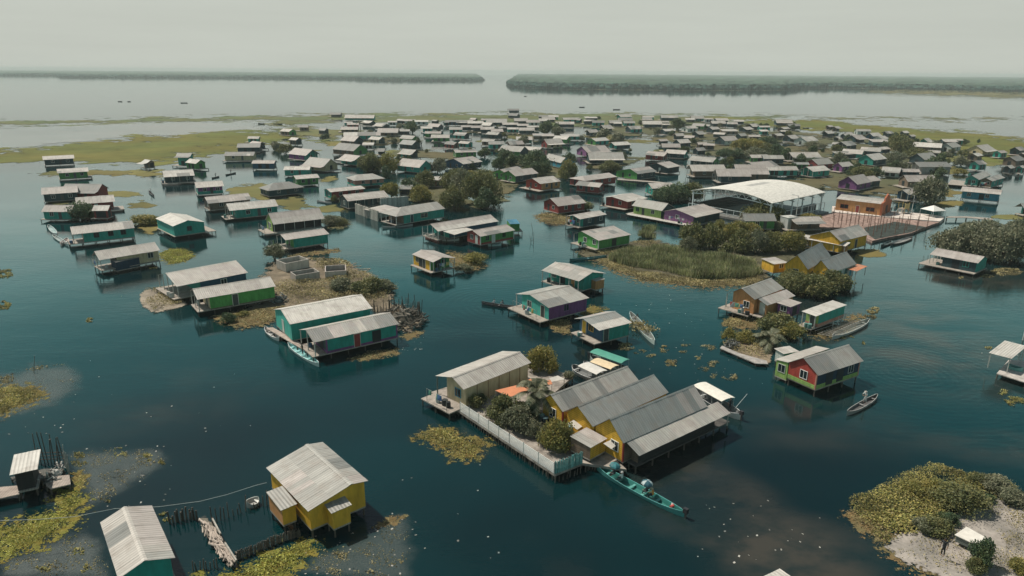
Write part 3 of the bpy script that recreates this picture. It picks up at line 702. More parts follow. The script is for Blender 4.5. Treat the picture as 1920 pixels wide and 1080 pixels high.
def PERSON(loc, yaw, pose, shirt, pants, label, skin=(.22, .12, .075), hat=None):
    me, J = person_mesh(pose, shirt, pants, skin); o = link('person', me); o.matrix_basis = Matrix.Translation(loc) @ Matrix.Rotation(yaw, 4, 'Z'); tag(o, label, 'person')
    hc = Vector(J['head']).lerp(Vector(J['top']), .45); m = MB(); n = 10
    hcol = hat or (.02, .017, .015)
    for i in range(n):
        for j in range(3):
            a0, a1 = 2 * math.pi * i / n, 2 * math.pi * (i + 1) / n; e0, e1 = math.pi / 2 * j / 3 - .1, math.pi / 2 * (j + 1) / 3 - .1
            f = lambda a, e: hc + Vector((.098 * math.cos(e) * math.cos(a), .108 * math.cos(e) * math.sin(a) - .015, .1 * math.sin(e) + .01)); m.face([f(a0, e0), f(a1, e0), f(a1, e1), f(a0, e1)], hcol)
        if hat: 
            g = lambda a, r: hc + Vector((r * math.cos(a), r * math.sin(a) + .02, .0)); m.slab([g(a0, .09), g(a0, .19), g(a1, .19), g(a1, .09)], .01, hcol)
    m.build('hat' if hat else 'hair', M_PLAIN, o)
    return o
def UMBRELLA(loc, tilt, cols, label):
    o = empty('umbrella', loc, 0, label, 'umbrella'); o.matrix_basis = Matrix.Translation(loc) @ Matrix.Rotation(tilt, 4, 'Y')
    m = MB(); n = 8; R = .6
    for i in range(n):
        a0, a1 = 2 * math.pi * i / n, 2 * math.pi * (i + 1) / n; c = cols[i % len(cols)]
        for j in range(4):
            e = lambda t, a: (R * math.sin(t) * math.cos(a), R * math.sin(t) * math.sin(a), 1.15 + .38 * math.cos(t) - .2); t0, t1 = math.pi / 2 * j / 4, math.pi / 2 * (j + 1) / 4
            m.face([e(t0, a0), e(t1, a0), e(t1, a1), e(t0, a1)], c)
    m.build('canopy', M_PLAIN, o); m = MB(); m.bar((0, 0, 0), (0, 0, 1.33), .015, (.05, .05, .05), 5); m.build('shaft', M_PLAIN, o)
def PDECK(px, label, z=.8, tile='f', col=None, name='boardwalk', cat='boardwalk', th=.12, st=2.6, kind=None, mat=None):
    P = [G(T(tile, p), z) for p in px]; n = len(P); c = sum(P, Vector()) / n; d = P[1] - P[0]; yaw = math.atan2(d.y, d.x)
    o = empty(name, (c.x, c.y, 0), yaw, label, cat); inv = (Matrix.Translation((c.x, c.y, 0)) @ Matrix.Rotation(yaw, 4, 'Z')).inverted(); Q = [inv @ p for p in P]
    link('deck', polymesh('deck', Q, mat or M_DECK, col or WOOD, z - th, z), o)
    me = stilt_mesh(z - th)
    for i in range(n):
        a, b = Q[i], Q[(i + 1) % n]; k = max(1, int((b - a).length / st))
        for j in range(k):
            p = a.lerp(b, (j + .02) / k).lerp(Vector((0, 0, 0)), .03); link('stilt', me, o, Matrix.Translation((p.x, p.y, 0)))
    return o
def STAKES(pxs, label, n, h=(1.2, 2.2), r=.06, tile='f', name='stake_fence', cat='fence', col=DARKWOOD, z=-.4, lean=.12, rails=0, part='stake', railcol=None, zg=0, ofs=.08):
    P = [G(T(tile, p), zg) for p in pxs]; L = [(b - a).length for a, b in zip(P, P[1:])]; tot = sum(L); o = empty(name, P[0], 0, label, cat)
    def at(s):
        for (a, b), l in zip(zip(P, P[1:]), L):
            if s <= l: return a.lerp(b, s / l)
            s -= l
        return P[-1]
    for i in range(n):
        p = at(tot * i / max(1, n - 1)) - P[0]; p.x += random.uniform(-ofs, ofs); hh = random.uniform(*h); m = MB()
        m.bar((p.x, p.y, z), (p.x + random.uniform(-lean, lean) * hh, p.y + random.uniform(-lean, lean) * hh, hh), r, jit(col, .3), 5, r * .75); m.build(part, M_WOOD, o)
    for k in range(rails):
        zz = h[0] * (k + .6) / rails; m = MB()
        for a, b in zip(P, P[1:]): m.bar(a - P[0] + Vector((0, 0, zz - P[0].z * 0)), b - P[0] + Vector((0, 0, zz + random.uniform(-.04, .04))), .035, railcol or col, 4)
        m.build('rail', M_WOOD, o)
    return o
def PILE(px, w, d, h, label, n, cols, size=.35, name='debris_pile', cat='debris', tile='f', z=.15):
    c = G(T(tile, px), z); o = empty(name, c, random.uniform(0, 6), label, cat); m = MB()
    for i in range(n):
        a = random.uniform(0, 6.28); q = math.sqrt(random.random()); x, y = w / 2 * q * math.cos(a), d / 2 * q * math.sin(a); zz = h * (1 - q * q) * random.uniform(.2, 1); dv = Vector((random.gauss(0, 1), random.gauss(0, 1), random.gauss(0, .35))).normalized() * size * random.uniform(.5, 1.6)
        m.bar(Vector((x, y, zz)) - dv, Vector((x, y, zz)) + dv, size * random.uniform(.08, .25), jit(random.choice(cols), .3), 5)
    m.bar((0, 0, -.1), (0, 0, h * .5), min(w, d) * .35, cols[0], 9, min(w, d) * .15)
    m.build('heap', M_WOOD, o); return o
def BARREL(px, label, col, r=.35, h=.95, tile='f', z=1.0, name='water_barrel'):
    c = G(T(tile, px), z); o = empty(name, c, 0, label, 'barrel'); m = MB()
    for a, b, ra, rb in ((0, .35, .92, 1), (.35, .65, 1, 1), (.65, 1, 1, .92)): m.bar((0, 0, h * a), (0, 0, h * b), r * ra, col, 14, r * rb)
    for q in (.33, .66): m.bar((0, 0, h * q - .02), (0, 0, h * q + .02), r * 1.04, col, 14)
    m.build('body', M_PLAIN, o); m = MB(); m.bar((0, 0, h), (0, 0, h + .05), r * .96, tuple(min(1, k * 1.8 + .03) for k in col), 14); m.build('lid', M_PLAIN, o)
# ------------------------------------------------------------------ camera, light, sky, water, far shore
cam = bpy.data.cameras.new('camera'); co = bpy.data.objects.new('camera', cam); COL.objects.link(co); sc.camera = co
cam.sensor_width = 36; cam.lens = 36 * F_PX / 1920; cam.clip_end = 40000; cam.clip_start = .5
mw = Matrix.Identity(4)
for i in range(3): mw[i][0], mw[i][1], mw[i][2], mw[i][3] = RT[i], UP[i], -FWD[i], EYE[i]
co.matrix_world = mw
SUN_EL, SUN_DIR = R_(57), Vector((-.86, .50, 0)).normalized()
sd = Vector((SUN_DIR.x * math.cos(SUN_EL), SUN_DIR.y * math.cos(SUN_EL), math.sin(SUN_EL)))
sl = bpy.data.lights.new('sun', 'SUN'); so = bpy.data.objects.new('sun', sl); COL.objects.link(so)
sl.energy = 4.7; sl.angle = R_(.6); sl.color = (1, .92, .80); so.rotation_euler = sd.to_track_quat('Z', 'Y').to_euler()
wd = bpy.data.worlds.new('World'); sc.world = wd; wd.use_nodes = True; nt = wd.node_tree; nt.nodes.clear()
wo = nt.nodes.new('ShaderNodeOutputWorld')
sky = nd(nt, 'ShaderNodeTexSky', sky_type='NISHITA'); sky.sun_disc = False; sky.sun_elevation = SUN_EL; sky.sun_rotation = math.atan2(SUN_DIR.x, SUN_DIR.y); sky.air_density = 1.0; sky.dust_density = 4.0
bg = nd(nt, 'ShaderNodeBackground', Strength=.05); nt.links.new(sky.outputs[0], bg.inputs[0])
# thin high overcast over the blue: soft cloud sheet in sky directions
tc = nd(nt, 'ShaderNodeTexCoord'); sp = nd(nt, 'ShaderNodeSeparateXYZ'); nt.links.new(tc.outputs['Generated'], sp.inputs[0])
zz = math_(nt, 'ADD', math_(nt, 'MAXIMUM', sp.outputs[2], 0.0), .16)
cb = nd(nt, 'ShaderNodeCombineXYZ'); nt.links.new(math_(nt, 'DIVIDE', sp.outputs[0], zz), cb.inputs[0]); nt.links.new(math_(nt, 'DIVIDE', sp.outputs[1], zz), cb.inputs[1])
no = nd(nt, 'ShaderNodeTexNoise', Scale=1.15, Detail=5.0, Roughness=.5); nt.links.new(cb.outputs[0], no.inputs['Vector'])
mr = nd(nt, 'ShaderNodeMapRange'); nt.links.new(no.outputs[0], mr.inputs[0]); mr.inputs[1].default_value = .53; mr.inputs[2].default_value = .74; mr.inputs[3].default_value = .0; mr.inputs[4].default_value = 1.0
hz = nd(nt, 'ShaderNodeMapRange'); nt.links.new(sp.outputs[2], hz.inputs[0]); hz.interpolation_type = 'SMOOTHSTEP'; hz.inputs[1].default_value = .18; hz.inputs[2].default_value = .52; hz.inputs[3].default_value = 1.0; hz.inputs[4].default_value = .0
cl = math_(nt, 'MINIMUM', math_(nt, 'ADD', math_(nt, 'MULTIPLY', mr.outputs[0], .55), math_(nt, 'MULTIPLY', hz.outputs[0], .95)), .95)
b2 = nd(nt, 'ShaderNodeBackground', Strength=1.0); b2.inputs[0].default_value = (.545, .575, .535, 1)
g1 = nd(nt, 'ShaderNodeMapRange'); g1.interpolation_type = 'SMOOTHSTEP'; nt.links.new(sp.outputs[2], g1.inputs[0]); g1.inputs[1].default_value = .095; g1.inputs[2].default_value = .16; g1.inputs[3].default_value = 1.0; g1.inputs[4].default_value = 1.6
g2 = nd(nt, 'ShaderNodeMapRange'); g2.interpolation_type = 'SMOOTHSTEP'; nt.links.new(sp.outputs[2], g2.inputs[0]); g2.inputs[1].default_value = .22; g2.inputs[2].default_value = .34; g2.inputs[3].default_value = 1.0; g2.inputs[4].default_value = .62
lb = nd(nt, 'ShaderNodeTexNoise', Scale=1.0, Detail=5.0, Roughness=.6); mpl = nd(nt, 'ShaderNodeMapping'); mpl.inputs['Scale'].default_value = (2.2, 2.2, 30); nt.links.new(tc.outputs['Generated'], mpl.inputs[0]); nt.links.new(mpl.outputs[0], lb.inputs['Vector'])
st_ = math_(nt, 'ADD', .90, math_(nt, 'MULTIPLY', lb.outputs[0], .2))
nt.links.new(math_(nt, 'MULTIPLY', math_(nt, 'MULTIPLY', g1.outputs[0], g2.outputs[0]), st_), b2.inputs['Strength'])
hue = nd(nt, 'ShaderNodeMix', data_type='RGBA'); h0 = nd(nt, 'ShaderNodeMapRange'); h0.interpolation_type = 'SMOOTHSTEP'; nt.links.new(sp.outputs[2], h0.inputs[0]); h0.inputs[1].default_value = .08; h0.inputs[2].default_value = .38; nt.links.new(math_(nt, 'MULTIPLY', h0.outputs[0], math_(nt, 'SUBTRACT', 1.0, math_(nt, 'MULTIPLY', mr.outputs[0], .8))), hue.inputs[0]); hue.inputs[6].default_value = (.565, .595, .535, 1); hue.inputs[7].default_value = (.13, .60, .60, 1); nt.links.new(hue.outputs[2], b2.inputs[0])
ms = nt.nodes.new('ShaderNodeMixShader'); nt.links.new(cl, ms.inputs[0]); nt.links.new(bg.outputs[0], ms.inputs[1]); nt.links.new(b2.outputs[0], ms.inputs[2]); nt.links.new(ms.outputs[0], wo.inputs[0])
sc.view_settings.view_transform = 'Standard'; sc.view_settings.look = 'None'; sc.view_settings.exposure = 0; sc.view_settings.gamma = 1
# water ------------------------------------------------------------
m, nt, b, out = newmat('lake_water')
tc = nd(nt, 'ShaderNodeTexCoord')
def noi(scale, det=3.0, rough=.5, stretch=None):
    n = nd(nt, 'ShaderNodeTexNoise', Scale=scale, Detail=det, Roughness=rough)
    if stretch:
        mp = nd(nt, 'ShaderNodeMapping'); mp.inputs['Scale'].default_value = stretch; nt.links.new(tc.outputs['Object'], mp.inputs[0]); nt.links.new(mp.outputs[0], n.inputs['Vector'])
    else: nt.links.new(tc.outputs['Object'], n.inputs['Vector'])
    return n.outputs[0]
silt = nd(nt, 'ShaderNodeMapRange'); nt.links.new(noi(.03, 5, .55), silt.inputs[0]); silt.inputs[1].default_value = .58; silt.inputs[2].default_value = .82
mx = nd(nt, 'ShaderNodeMix', data_type='RGBA'); SILT_REFL = mx.inputs[0]; mx.inputs[7].default_value = (.044, .042, .035, 1)
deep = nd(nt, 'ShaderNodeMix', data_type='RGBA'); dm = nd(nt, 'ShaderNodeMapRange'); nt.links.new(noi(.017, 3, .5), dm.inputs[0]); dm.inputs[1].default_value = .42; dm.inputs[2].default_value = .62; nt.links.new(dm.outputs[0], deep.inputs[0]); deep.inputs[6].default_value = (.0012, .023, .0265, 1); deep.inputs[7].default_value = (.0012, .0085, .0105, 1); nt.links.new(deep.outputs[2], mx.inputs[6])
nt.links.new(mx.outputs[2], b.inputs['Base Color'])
b.inputs['Roughness'].default_value = .05; b.inputs['IOR'].default_value = 1.333
h1 = math_(nt, 'MULTIPLY', noi(.8, 3, .55, (.6, 1.6, 1)), .06); h2 = math_(nt, 'MULTIPLY', noi(3.0, 3, .6, (.45, 1.5, 1)), .030); h3 = math_(nt, 'MULTIPLY', noi(.12, 2, .5), .05)
gust = nd(nt, 'ShaderNodeMapRange'); nt.links.new(noi(.035, 4, .6, (.6, 1.3, 1)), gust.inputs[0]); gust.inputs[1].default_value = .38; gust.inputs[2].default_value = .66; gust.inputs[3].default_value = .25; gust.inputs[4].default_value = 1.5
hh = math_(nt, 'ADD', math_(nt, 'MULTIPLY', math_(nt, 'ADD', h1, h2), gust.outputs[0]), h3)
sp = nd(nt, 'ShaderNodeSeparateXYZ'); nt.links.new(tc.outputs['Object'], sp.inputs[0])
WOB = noi(.16, 3, .5)
def wake(px, lam, rad, amp):                                  # rings spreading from a boat or a post
    global hh
    p = G(px); dx = math_(nt, 'SUBTRACT', sp.outputs[0], p.x); dy = math_(nt, 'SUBTRACT', sp.outputs[1], p.y)
    r = math_(nt, 'SQRT', math_(nt, 'ADD', math_(nt, 'MULTIPLY', dx, dx), math_(nt, 'MULTIPLY', dy, dy)))
    f = math_(nt, 'MAXIMUM', math_(nt, 'SUBTRACT', 1.0, math_(nt, 'DIVIDE', r, rad)), 0.0)
    wob = math_(nt, 'ADD', r, math_(nt, 'MULTIPLY', WOB, 2.2)); s = math_(nt, 'MULTIPLY', math_(nt, 'MULTIPLY', math_(nt, 'MULTIPLY', math_(nt, 'SINE', math_(nt, 'MULTIPLY', wob, 2 * math.pi / lam)), f), WOB), amp * 2); hh = math_(nt, 'ADD', hh, s)
silt_refl = math_(nt, 'MULTIPLY', silt.outputs[0], .5)
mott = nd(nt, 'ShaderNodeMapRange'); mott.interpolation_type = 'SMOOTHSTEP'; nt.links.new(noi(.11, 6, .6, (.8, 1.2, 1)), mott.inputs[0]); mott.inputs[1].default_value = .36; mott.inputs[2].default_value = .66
for px, rx, ry, k in (((1690, 600), 15, 15, .8), ((1740, 680), 14, 10, .6), ((1330, 945), 5.5, 5, 1.0), ((1480, 1045), 6, 5, 1.2), ((1880, 840), 7, 3, .6), ((1240, 860), 5, 4, .45), ((1540, 800), 9, 6, .4), ((240, 780), 9, 4, .35), ((640, 470), 16, 10, .4), ((1800, 520), 14, 12, .7)):   # silt patches, and cloud reflections painted into the water colour
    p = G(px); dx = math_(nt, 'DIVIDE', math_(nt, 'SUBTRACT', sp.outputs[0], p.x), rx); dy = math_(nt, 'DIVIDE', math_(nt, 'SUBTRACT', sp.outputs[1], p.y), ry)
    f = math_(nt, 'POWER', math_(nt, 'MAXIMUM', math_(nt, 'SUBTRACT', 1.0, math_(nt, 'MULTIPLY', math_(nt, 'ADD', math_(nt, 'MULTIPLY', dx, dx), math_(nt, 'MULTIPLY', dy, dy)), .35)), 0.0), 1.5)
    silt_refl = math_(nt, 'ADD', silt_refl, math_(nt, 'MULTIPLY', math_(nt, 'MULTIPLY', f, math_(nt, 'ADD', mott.outputs[0], .15)), k))
nt.links.new(math_(nt, 'MINIMUM', silt_refl, 1.0), SILT_REFL)
wake((935, 572), 1.25, 22, .009); wake((1700, 700), 1.1, 24, .008)
calm = nd(nt, 'ShaderNodeMapRange'); nt.links.new(sp.outputs[1], calm.inputs[0]); calm.inputs[1].default_value = 220; calm.inputs[2].default_value = 650; calm.inputs[3].default_value = 1.0; calm.inputs[4].default_value = .22; hh = math_(nt, 'MULTIPLY', hh, calm.outputs[0])
bp = nd(nt, 'ShaderNodeBump', Strength=.42, Distance=1.0); nt.links.new(hh, bp.inputs['Height']); nt.links.new(bp.outputs[0], b.inputs['Normal'])
M_WATER = m
w = MB(); S = 9000
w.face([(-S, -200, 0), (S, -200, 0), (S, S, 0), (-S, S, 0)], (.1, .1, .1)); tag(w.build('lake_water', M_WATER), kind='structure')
# haze -------------------------------------------------------------
HZ = newmat('haze_air'); m, nt, b, out = HZ; nt.nodes.remove(b); pv = nd(nt, 'ShaderNodeVolumePrincipled'); pv.inputs['Color'].default_value = (.78, .87, .84, 1); pv.inputs['Density'].default_value = .00015; pv.inputs['Anisotropy'].default_value = .0
nt.links.new(pv.outputs[0], out.inputs['Volume'])
w = MB(); w.box((-9200, -260, -2), (9200, 9200, 46), (1, 1, 1)); hzo = w.build('haze', M_PLAIN); hzo.data.materials.clear(); hzo.data.materials.append(m); tag(hzo, 'pale thin haze over the whole lake', 'haze', None, 'stuff')
# far mangrove shores -----------------------------------------------
def FOREST(front, back, label, th=12, blob=9, depth=170, fc=(.055, .092, .066)):
    fr = [G(p) for p in front]; bk = [G(p) for p in back]
    poly = ragged(fr, .02, 2)[:-3] + bk[::-1] if False else fr + bk[::-1]
    GROUNDM = polymesh('far_shore', [Vector((p.x, p.y, 0)) for p in poly], M_MARSH, (.10, .11, .06), -.3, .35); tag(link('far_shore', GROUNDM), kind='structure')
    m = MB()
    # canopy sheet: rolling tops further back
    ins_ = [p + Vector((p.x, p.y, 0)).normalized() * depth * .45 for p in fr]
    rows = []; K = 26; NN = 90
    def along(pl, t):
        s = t * (len(pl) - 1); i = min(len(pl) - 2, int(s)); return pl[i].lerp(pl[i + 1], s - i)
    for j in range(K + 1):
        q = (j / K) ** 2.2; rows.append([along(ins_, i / NN).lerp(along(bk, i / NN), q) + Vector((0, 0, th * (.62 + .5 * random.random()))) for i in range(NN + 1)])
    for j in range(K):
        for i in range(NN): m.face([rows[j][i], rows[j][i + 1], rows[j + 1][i + 1], rows[j + 1][i]], jit(fc, .45))
    Lf = sum((b - a).length for a, b in zip(fr, fr[1:])); N = int(min(1500, Lf / blob * 5))
    for k in range(N):
        p = along(fr, random.random()); dp = abs(random.gauss(0, .4)) * depth; p = p + Vector((p.x, p.y, 0)).normalized() * (dp + 4); r = blob * random.uniform(.5, 1.0); hgt = th * random.uniform(.45, 1.2); c = jit((.030, .066, .055), .55)
        ph = random.uniform(0, 6)
        ring = lambda s, z: [(p.x + r * s * math.cos(ph + a * 1.047) * random.uniform(.8, 1.2), p.y + r * s * math.sin(ph + a * 1.047) * random.uniform(.8, 1.2), z * random.uniform(.93, 1.05)) for a in range(6)]
        A_, B_, C_ = ring(.8, .4), ring(1.05, hgt * .6), ring(.55, hgt * .93)
        for X, Y in ((A_, B_), (B_, C_)):
            for i in range(6): j = (i + 1) % 6; m.face([X[i], X[j], Y[j], Y[i]], jit(c, .25))
        m.face(C_, jit(c, .3))
    o = m.build('mangrove_forest', M_MARSH); tag(o, label, 'forest', None, 'stuff')
def far(x, y=None): 
    hy = HOR + (x - 960) * .0068 + (.0 if y is None else 0)
    return (x, hy + 5.6)
FOREST([(953, 158), (962, 163), (1000, 166), (1100, 168.5), (1300, 170), (1470, 170), (1500, 166), (1560, 165.5), (1700, 168), (1850, 171.5), (1990, 175)], [far(972), far(1010), far(1200), far(1400), far(1600), far(1800), far(1990)], 'long near mangrove shore across the lake on the right', 13, 10)
FOREST([(668, 149.5), (720, 151), (800, 151.5), (880, 151.8), (905, 150.5)], [far(668), far(740), far(820), far(893)], 'middle mangrove point across the lake left of the channel', 13, 12)
FOREST([(-60, 141.5), (110, 142.5), (118, 145), (300, 146), (480, 146.8), (680, 149)], [far(-60), far(200), far(450), far(680)], 'distant mangrove shore across the lake on the far left', 13, 16)
# ------------------------------------------------------------------ the near houses, one by one
N0 = dict(sheet=.9)
r, fr = H('ochre house with grey corrugated roof standing alone beside the lower-left fish pen', 'b2', (390, 598), (75, 268), (715, 395), (870, 390), z=3.1, z2=3.7, f=1.0, roof='g', walls=dict(F='Y', A='Y', B='Y', K='k'), ins=(.25, .4, .25, .3), patch=.5, ops=[], smooth=True, sheet=.8)
ADD(r, fr, 'b2', (565, 612), (718, 547), w=1.6, z=2.75, z2=3.0, shed=True, f=1.0, roof='g', walls='Y', ins=(.15, .15, .1, 0), ops=[], smooth=True, sheet=.5)
ADD(r, fr, 'b2', (185, 590), (310, 540), Cc=(72, 452), z=2.75, z2=2.95, shed=True, f=1.1, roof='g', walls=dict(F='Y', A='o', B='Y'), ins=(.15, .15, .1, .1), ops=[], smooth=True, patch=.4, sheet=.8)
H('teal house with ribbed pale roof and central ridge cap, cut by the bottom-left frame edge', 'b1', (1315, 943), (1140, 553), (1085, 965), (880, 1085), z=3.2, f=1.0, roof='w', walls=dict(F='t', A='t'), ins=(.3, .3, .3, .3), patch=.35, ops=[], smooth=True, deck=(0, 0, .2, 0))
# yellow restaurant-like complex with three parallel gables
r, fr = H('large yellow house with three parallel grey gable roofs on the waterfront, biggest near building', 'z2', (440, 900), (1590, 440), (255, 640), (110, 720), z=3.3, f=1.0, roof='g', walls=dict(F='Y', A='Y'), ins=(.25, .4, .2, .2), patch=.3, eavecol=None, ops=[('A', .5, 'win', 'w')], trim='r')
ADD(r, fr, 's3', (605, 800), (1175, 545), (490, 645), (400, 690), z=3.35, f=1.0, roof='h', walls='Y', ins=(.3, .3, .1, .1), patch=.15, ops=[], hip=(0, 0))
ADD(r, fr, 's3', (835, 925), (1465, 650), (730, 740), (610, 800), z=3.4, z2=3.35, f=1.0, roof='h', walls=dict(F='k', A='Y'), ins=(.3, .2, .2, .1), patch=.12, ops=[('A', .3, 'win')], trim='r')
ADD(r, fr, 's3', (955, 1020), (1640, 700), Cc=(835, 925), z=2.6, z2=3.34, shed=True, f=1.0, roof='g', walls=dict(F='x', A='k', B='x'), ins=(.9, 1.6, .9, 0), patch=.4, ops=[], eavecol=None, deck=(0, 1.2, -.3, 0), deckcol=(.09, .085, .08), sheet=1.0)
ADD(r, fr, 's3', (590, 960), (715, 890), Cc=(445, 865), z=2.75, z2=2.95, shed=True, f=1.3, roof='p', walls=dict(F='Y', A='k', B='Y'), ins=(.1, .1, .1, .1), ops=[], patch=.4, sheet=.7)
def AWN(root, fr0, tile, q, z0, z1, col, th=.05, name='awning'):
    P = [G(T(tile, q[0]), z0), G(T(tile, q[1]), z0), G(T(tile, q[2]), z1), G(T(tile, q[3]), z1)]; inv = fr0.m.inverted() if fr0 else Matrix.Identity(4); m = MB(); P = [inv @ p for p in P]
    if (P[1] - P[0]).cross(P[2] - P[0]).z < 0: P.reverse()
    m.slab(P, th, col); return m.build(name, M_PLAIN, root)
AWN(r, fr, 's3', [(490, 822), (540, 790), (470, 745), (415, 775)], 2.5, 2.8, RC['W']); AWN(r, fr, 's3', [(745, 967), (790, 935), (740, 900), (685, 925)], 2.4, 2.7, RC['W'])
# cream house on the same platform
r, fr = H('cream panelled house with long pale roof at the fenced platform corner', 'f', (869, 730.5), (996, 680), (847.5, 707.5), (817.5, 704), z=3.5, f=1.0, roof='w', walls=dict(F='y', A='y', B='y'), ins=(.5, .4, .2, 1.7), patch=.0, sheet=2.5, ops=[('A', .4, 'win', 'c'), ], deck=(2.4, .2, .0, .6), smooth=True, postcol=(.1, .13, .12))
for i in range(1, 6):
    x = fr.sa * (fr.L / 2 - .5) - fr.sa * fr.L * i / 6.3; m = MB(); m.box((x - .05, -fr.w / 2 + .15, 1.0), (x + .05, -fr.w / 2 + .25, 3.4), (.28, .2, .12)); m.build('batten', M_PLAIN, r)
# platform that carries the complex, and its fence
PDECK([(808, 735), (1040, 889), (1092, 868), (1175, 880), (1030, 745), (1075, 705), (1000, 680), (950, 690)], 'sandy plank yard between the yellow and cream houses', .85, col=(.30, .27, .24), name='yard_platform', cat='platform', st=1.3, mat=M_SOIL, th=.3)
def RAILFENCE(pxs, label, tile, zg, hgt, rails, col, npost):
    P = [G(T(tile, p), zg) for p in pxs]; o = empty('slat_fence', P[0], 0, label, 'fence'); tot = 0
    for k in range(rails):
        m = MB()
        for a, b in zip(P, P[1:]):
            z = hgt * (k + .5) / rails; m.bar(a - P[0] + Vector((0, 0, z)), b - P[0] + Vector((0, 0, z)), hgt / rails * .27, jit(col, .12), 4)
        m.build('slat', M_PLAIN, o)
    for a, b in zip(P, P[1:]):
        n = max(1, int((b - a).length / 1.9))
        for i in range(n + 1):
            p = a.lerp(b, i / n) - P[0]; m = MB(); m.bar((p.x, p.y, -.2), (p.x, p.y, hgt + .1), .05, (.35, .38, .36), 5); m.build('post', M_WOOD, o)
RAILFENCE([(863, 771), (955, 832), (1039, 888)], 'white horizontal-slat fence along the front of the sandy yard', 'f', .85, 1.25, 8, (.72, .75, .72), 14)
STAKES([(1041, 888), (1066, 879), (1091, 869)], 'turquoise upright paling fence closing the corner of the sandy yard', 26, (1.25, 1.5), .07, name='paling_fence', col=(.12, .30, .29), z=0, lean=.02, rails=2, part='paling', railcol=(.15, .33, .32), zg=.85, ofs=0)
STAKES([(815, 748), (1040, 905), (1110, 880)], 'row of dark stakes under the edge of the sandy yard', 60, (.5, .9), .07, name='stake_row', zg=0)
# orange canopy over the yard
r = empty('sun_canopy', G((950, 740), 0), 0, 'orange tarpaulin canopies beside the palm in the sandy yard', 'canopy')
fr0 = Frame(G((928, 737), 0), G((958, 745), 0), Vector((0, 1, 0)), 1); fr0.m = Matrix.Translation(G((950, 740), 0))
for q in ([(928, 732), (958, 744), (992, 731), (973, 721)], [(976, 717), (995, 733), (1006, 722), (998, 709)], [(1018, 723), (1036, 720), (1032, 712), (1020, 715)], [(1034, 716), (1060, 711), (1046, 704), (1030, 709)]):
    AWN(r, fr0, 'f', q, 2.6, 2.8, (.56, .22, .11) if q[0][0] < 1030 else (.55, .52, .47), .04, 'tarpaulin')
for p in ((930, 733), (957, 744), (990, 731), (1006, 722), (1058, 711), (1035, 719)):
    g = G(p, 2.6) - G((950, 740), 0); m = MB(); m.bar((g.x, g.y, .7), (g.x, g.y, 2.65), .04, (.4, .4, .36), 5); m.build('pole', M_WOOD, r)
for px, c, l in (((1003, 772), (.02, .022, .025), 'tall black water tank beside the yellow gable window'), ((1022, 796), (.02, .05, .06), 'dark blue drum with pale lid at the yellow house wall'), ((1015, 791), (.10, .2, .2), 'turquoise drum in the yard beside the dark blue drum'), ((1037, 797), (.03, .035, .04), 'black drum nearest the yellow house corner'), ((1070, 812), (.12, .2, .22), 'blue-grey tub under the white awning of the yellow house')):
    BARREL(px, l, c, .55 if 'tank' in l else .42, 1.5 if 'tank' in l else .9, z=.86)
# teal pair by the rubble island
r, fr = H('big plain-roofed bright teal house, rear one of the teal pair at the rubble island', 'y3', (405, 437), (1395, 243), (275, 258), (172, 262), z=3.6, f=.9, roof='W', walls=dict(F='t', A='T'), ins=(.25, .35, .3, .2), patch=.0, sheet=2.5, ops=[('A', .52, 'door', 's')], smooth=True)  # gable in paler teal, the sunlight put into its colour
r, fr = H('teal house with purple corner boards and patched roof, front one of the teal pair', 'y3', (690, 655), (1715, 432), (590, 500), (490, 505), z=3.2, f=.95, roof='w', walls=dict(F='t', A='n', B='u'), ins=(2.0, .3, .35, .3), patch=.5, band=('u', .35), trim='u', ops=[('F', .42, 'door', 'r'), ('F', .7, 'dark'), ('A', .4, 'dark')], deck=(.5, .2, 0, 0), sheet=1.0, smooth=True)
PDECK([(118, 478), (700, 815), (745, 800), (480, 620), (200, 470)], 'pinkish plank landing along the lit gables of the teal pair', .7, 'y3', (.40, .33, .29))
# mid channel: teal, teal and purple, navy, green
r, fr = H('teal house with high white ridge roof and dark left veranda near mid channel', 'q7', (500, 590), (220, 508), (605, 522), (740, 540), z=3.1, f=.9, roof='w', walls=dict(F='t', A='t'), ins=(.4, .3, 1.9, .5), patch=.25, eavecol='g', deck=(0, .4, .2, 0), ops=[('F', .3, 'door', 'o'), ('F', .6, 'dark'), ('F', .85, 'win')])
ADD(r, fr, 'q7', (630, 590), (698, 572), w=1.6, z=2.5, z2=2.6, shed=True, f=.8, roof='w', walls='o', ins=(.1, .1, .1, .1), ops=[], sheet=.8)
H('house with turquoise lit gable and purple long wall under a grey roof', 'q7', (275, 790), (580, 715), (130, 690), (5, 690), z=3.1, f=.9, roof='g', walls=dict(F='u', A='T'), ins=(.3, .3, .3, 1.6), patch=.2, deck=(1.9, 0, .1, .4), ops=[('A', .22, 'door'), ('A', .72, 'win'), ('F', .45, 'win', 'U')], eavecol=None)
H('small house with navy front, yellow door and white lower roof by a moored boat', 'q7', (655, 960), (900, 900), (530, 870), (465, 870), z=3.0, f=.9, roof='h', walls=dict(F='t', A='b'), ins=(1.0, .3, .3, .3), patch=.1, eavecol='W', deck=(1.0, 0, .1, .1), ops=[('A', .8, 'door', 'Y'), ('A', .5, 'win', 'Y'), ('F', .12, 'door')], postcol=(.5, .38, .1))
H('green house with white-trimmed windows beside the reed-covered island', 'q7', (650, 285), (895, 240), (520, 215), (460, 232), z=3.0, f=.9, roof='p', walls=dict(F='e', A='G'), ins=(.3, .3, .3, 1.5), patch=.45, deck=(1.2, .2, .1, .2), ops=[('A', .2, 'win', 'w'), ('A', .65, 'win', 'w'), ('F', .5, 'dark')], trim='s')
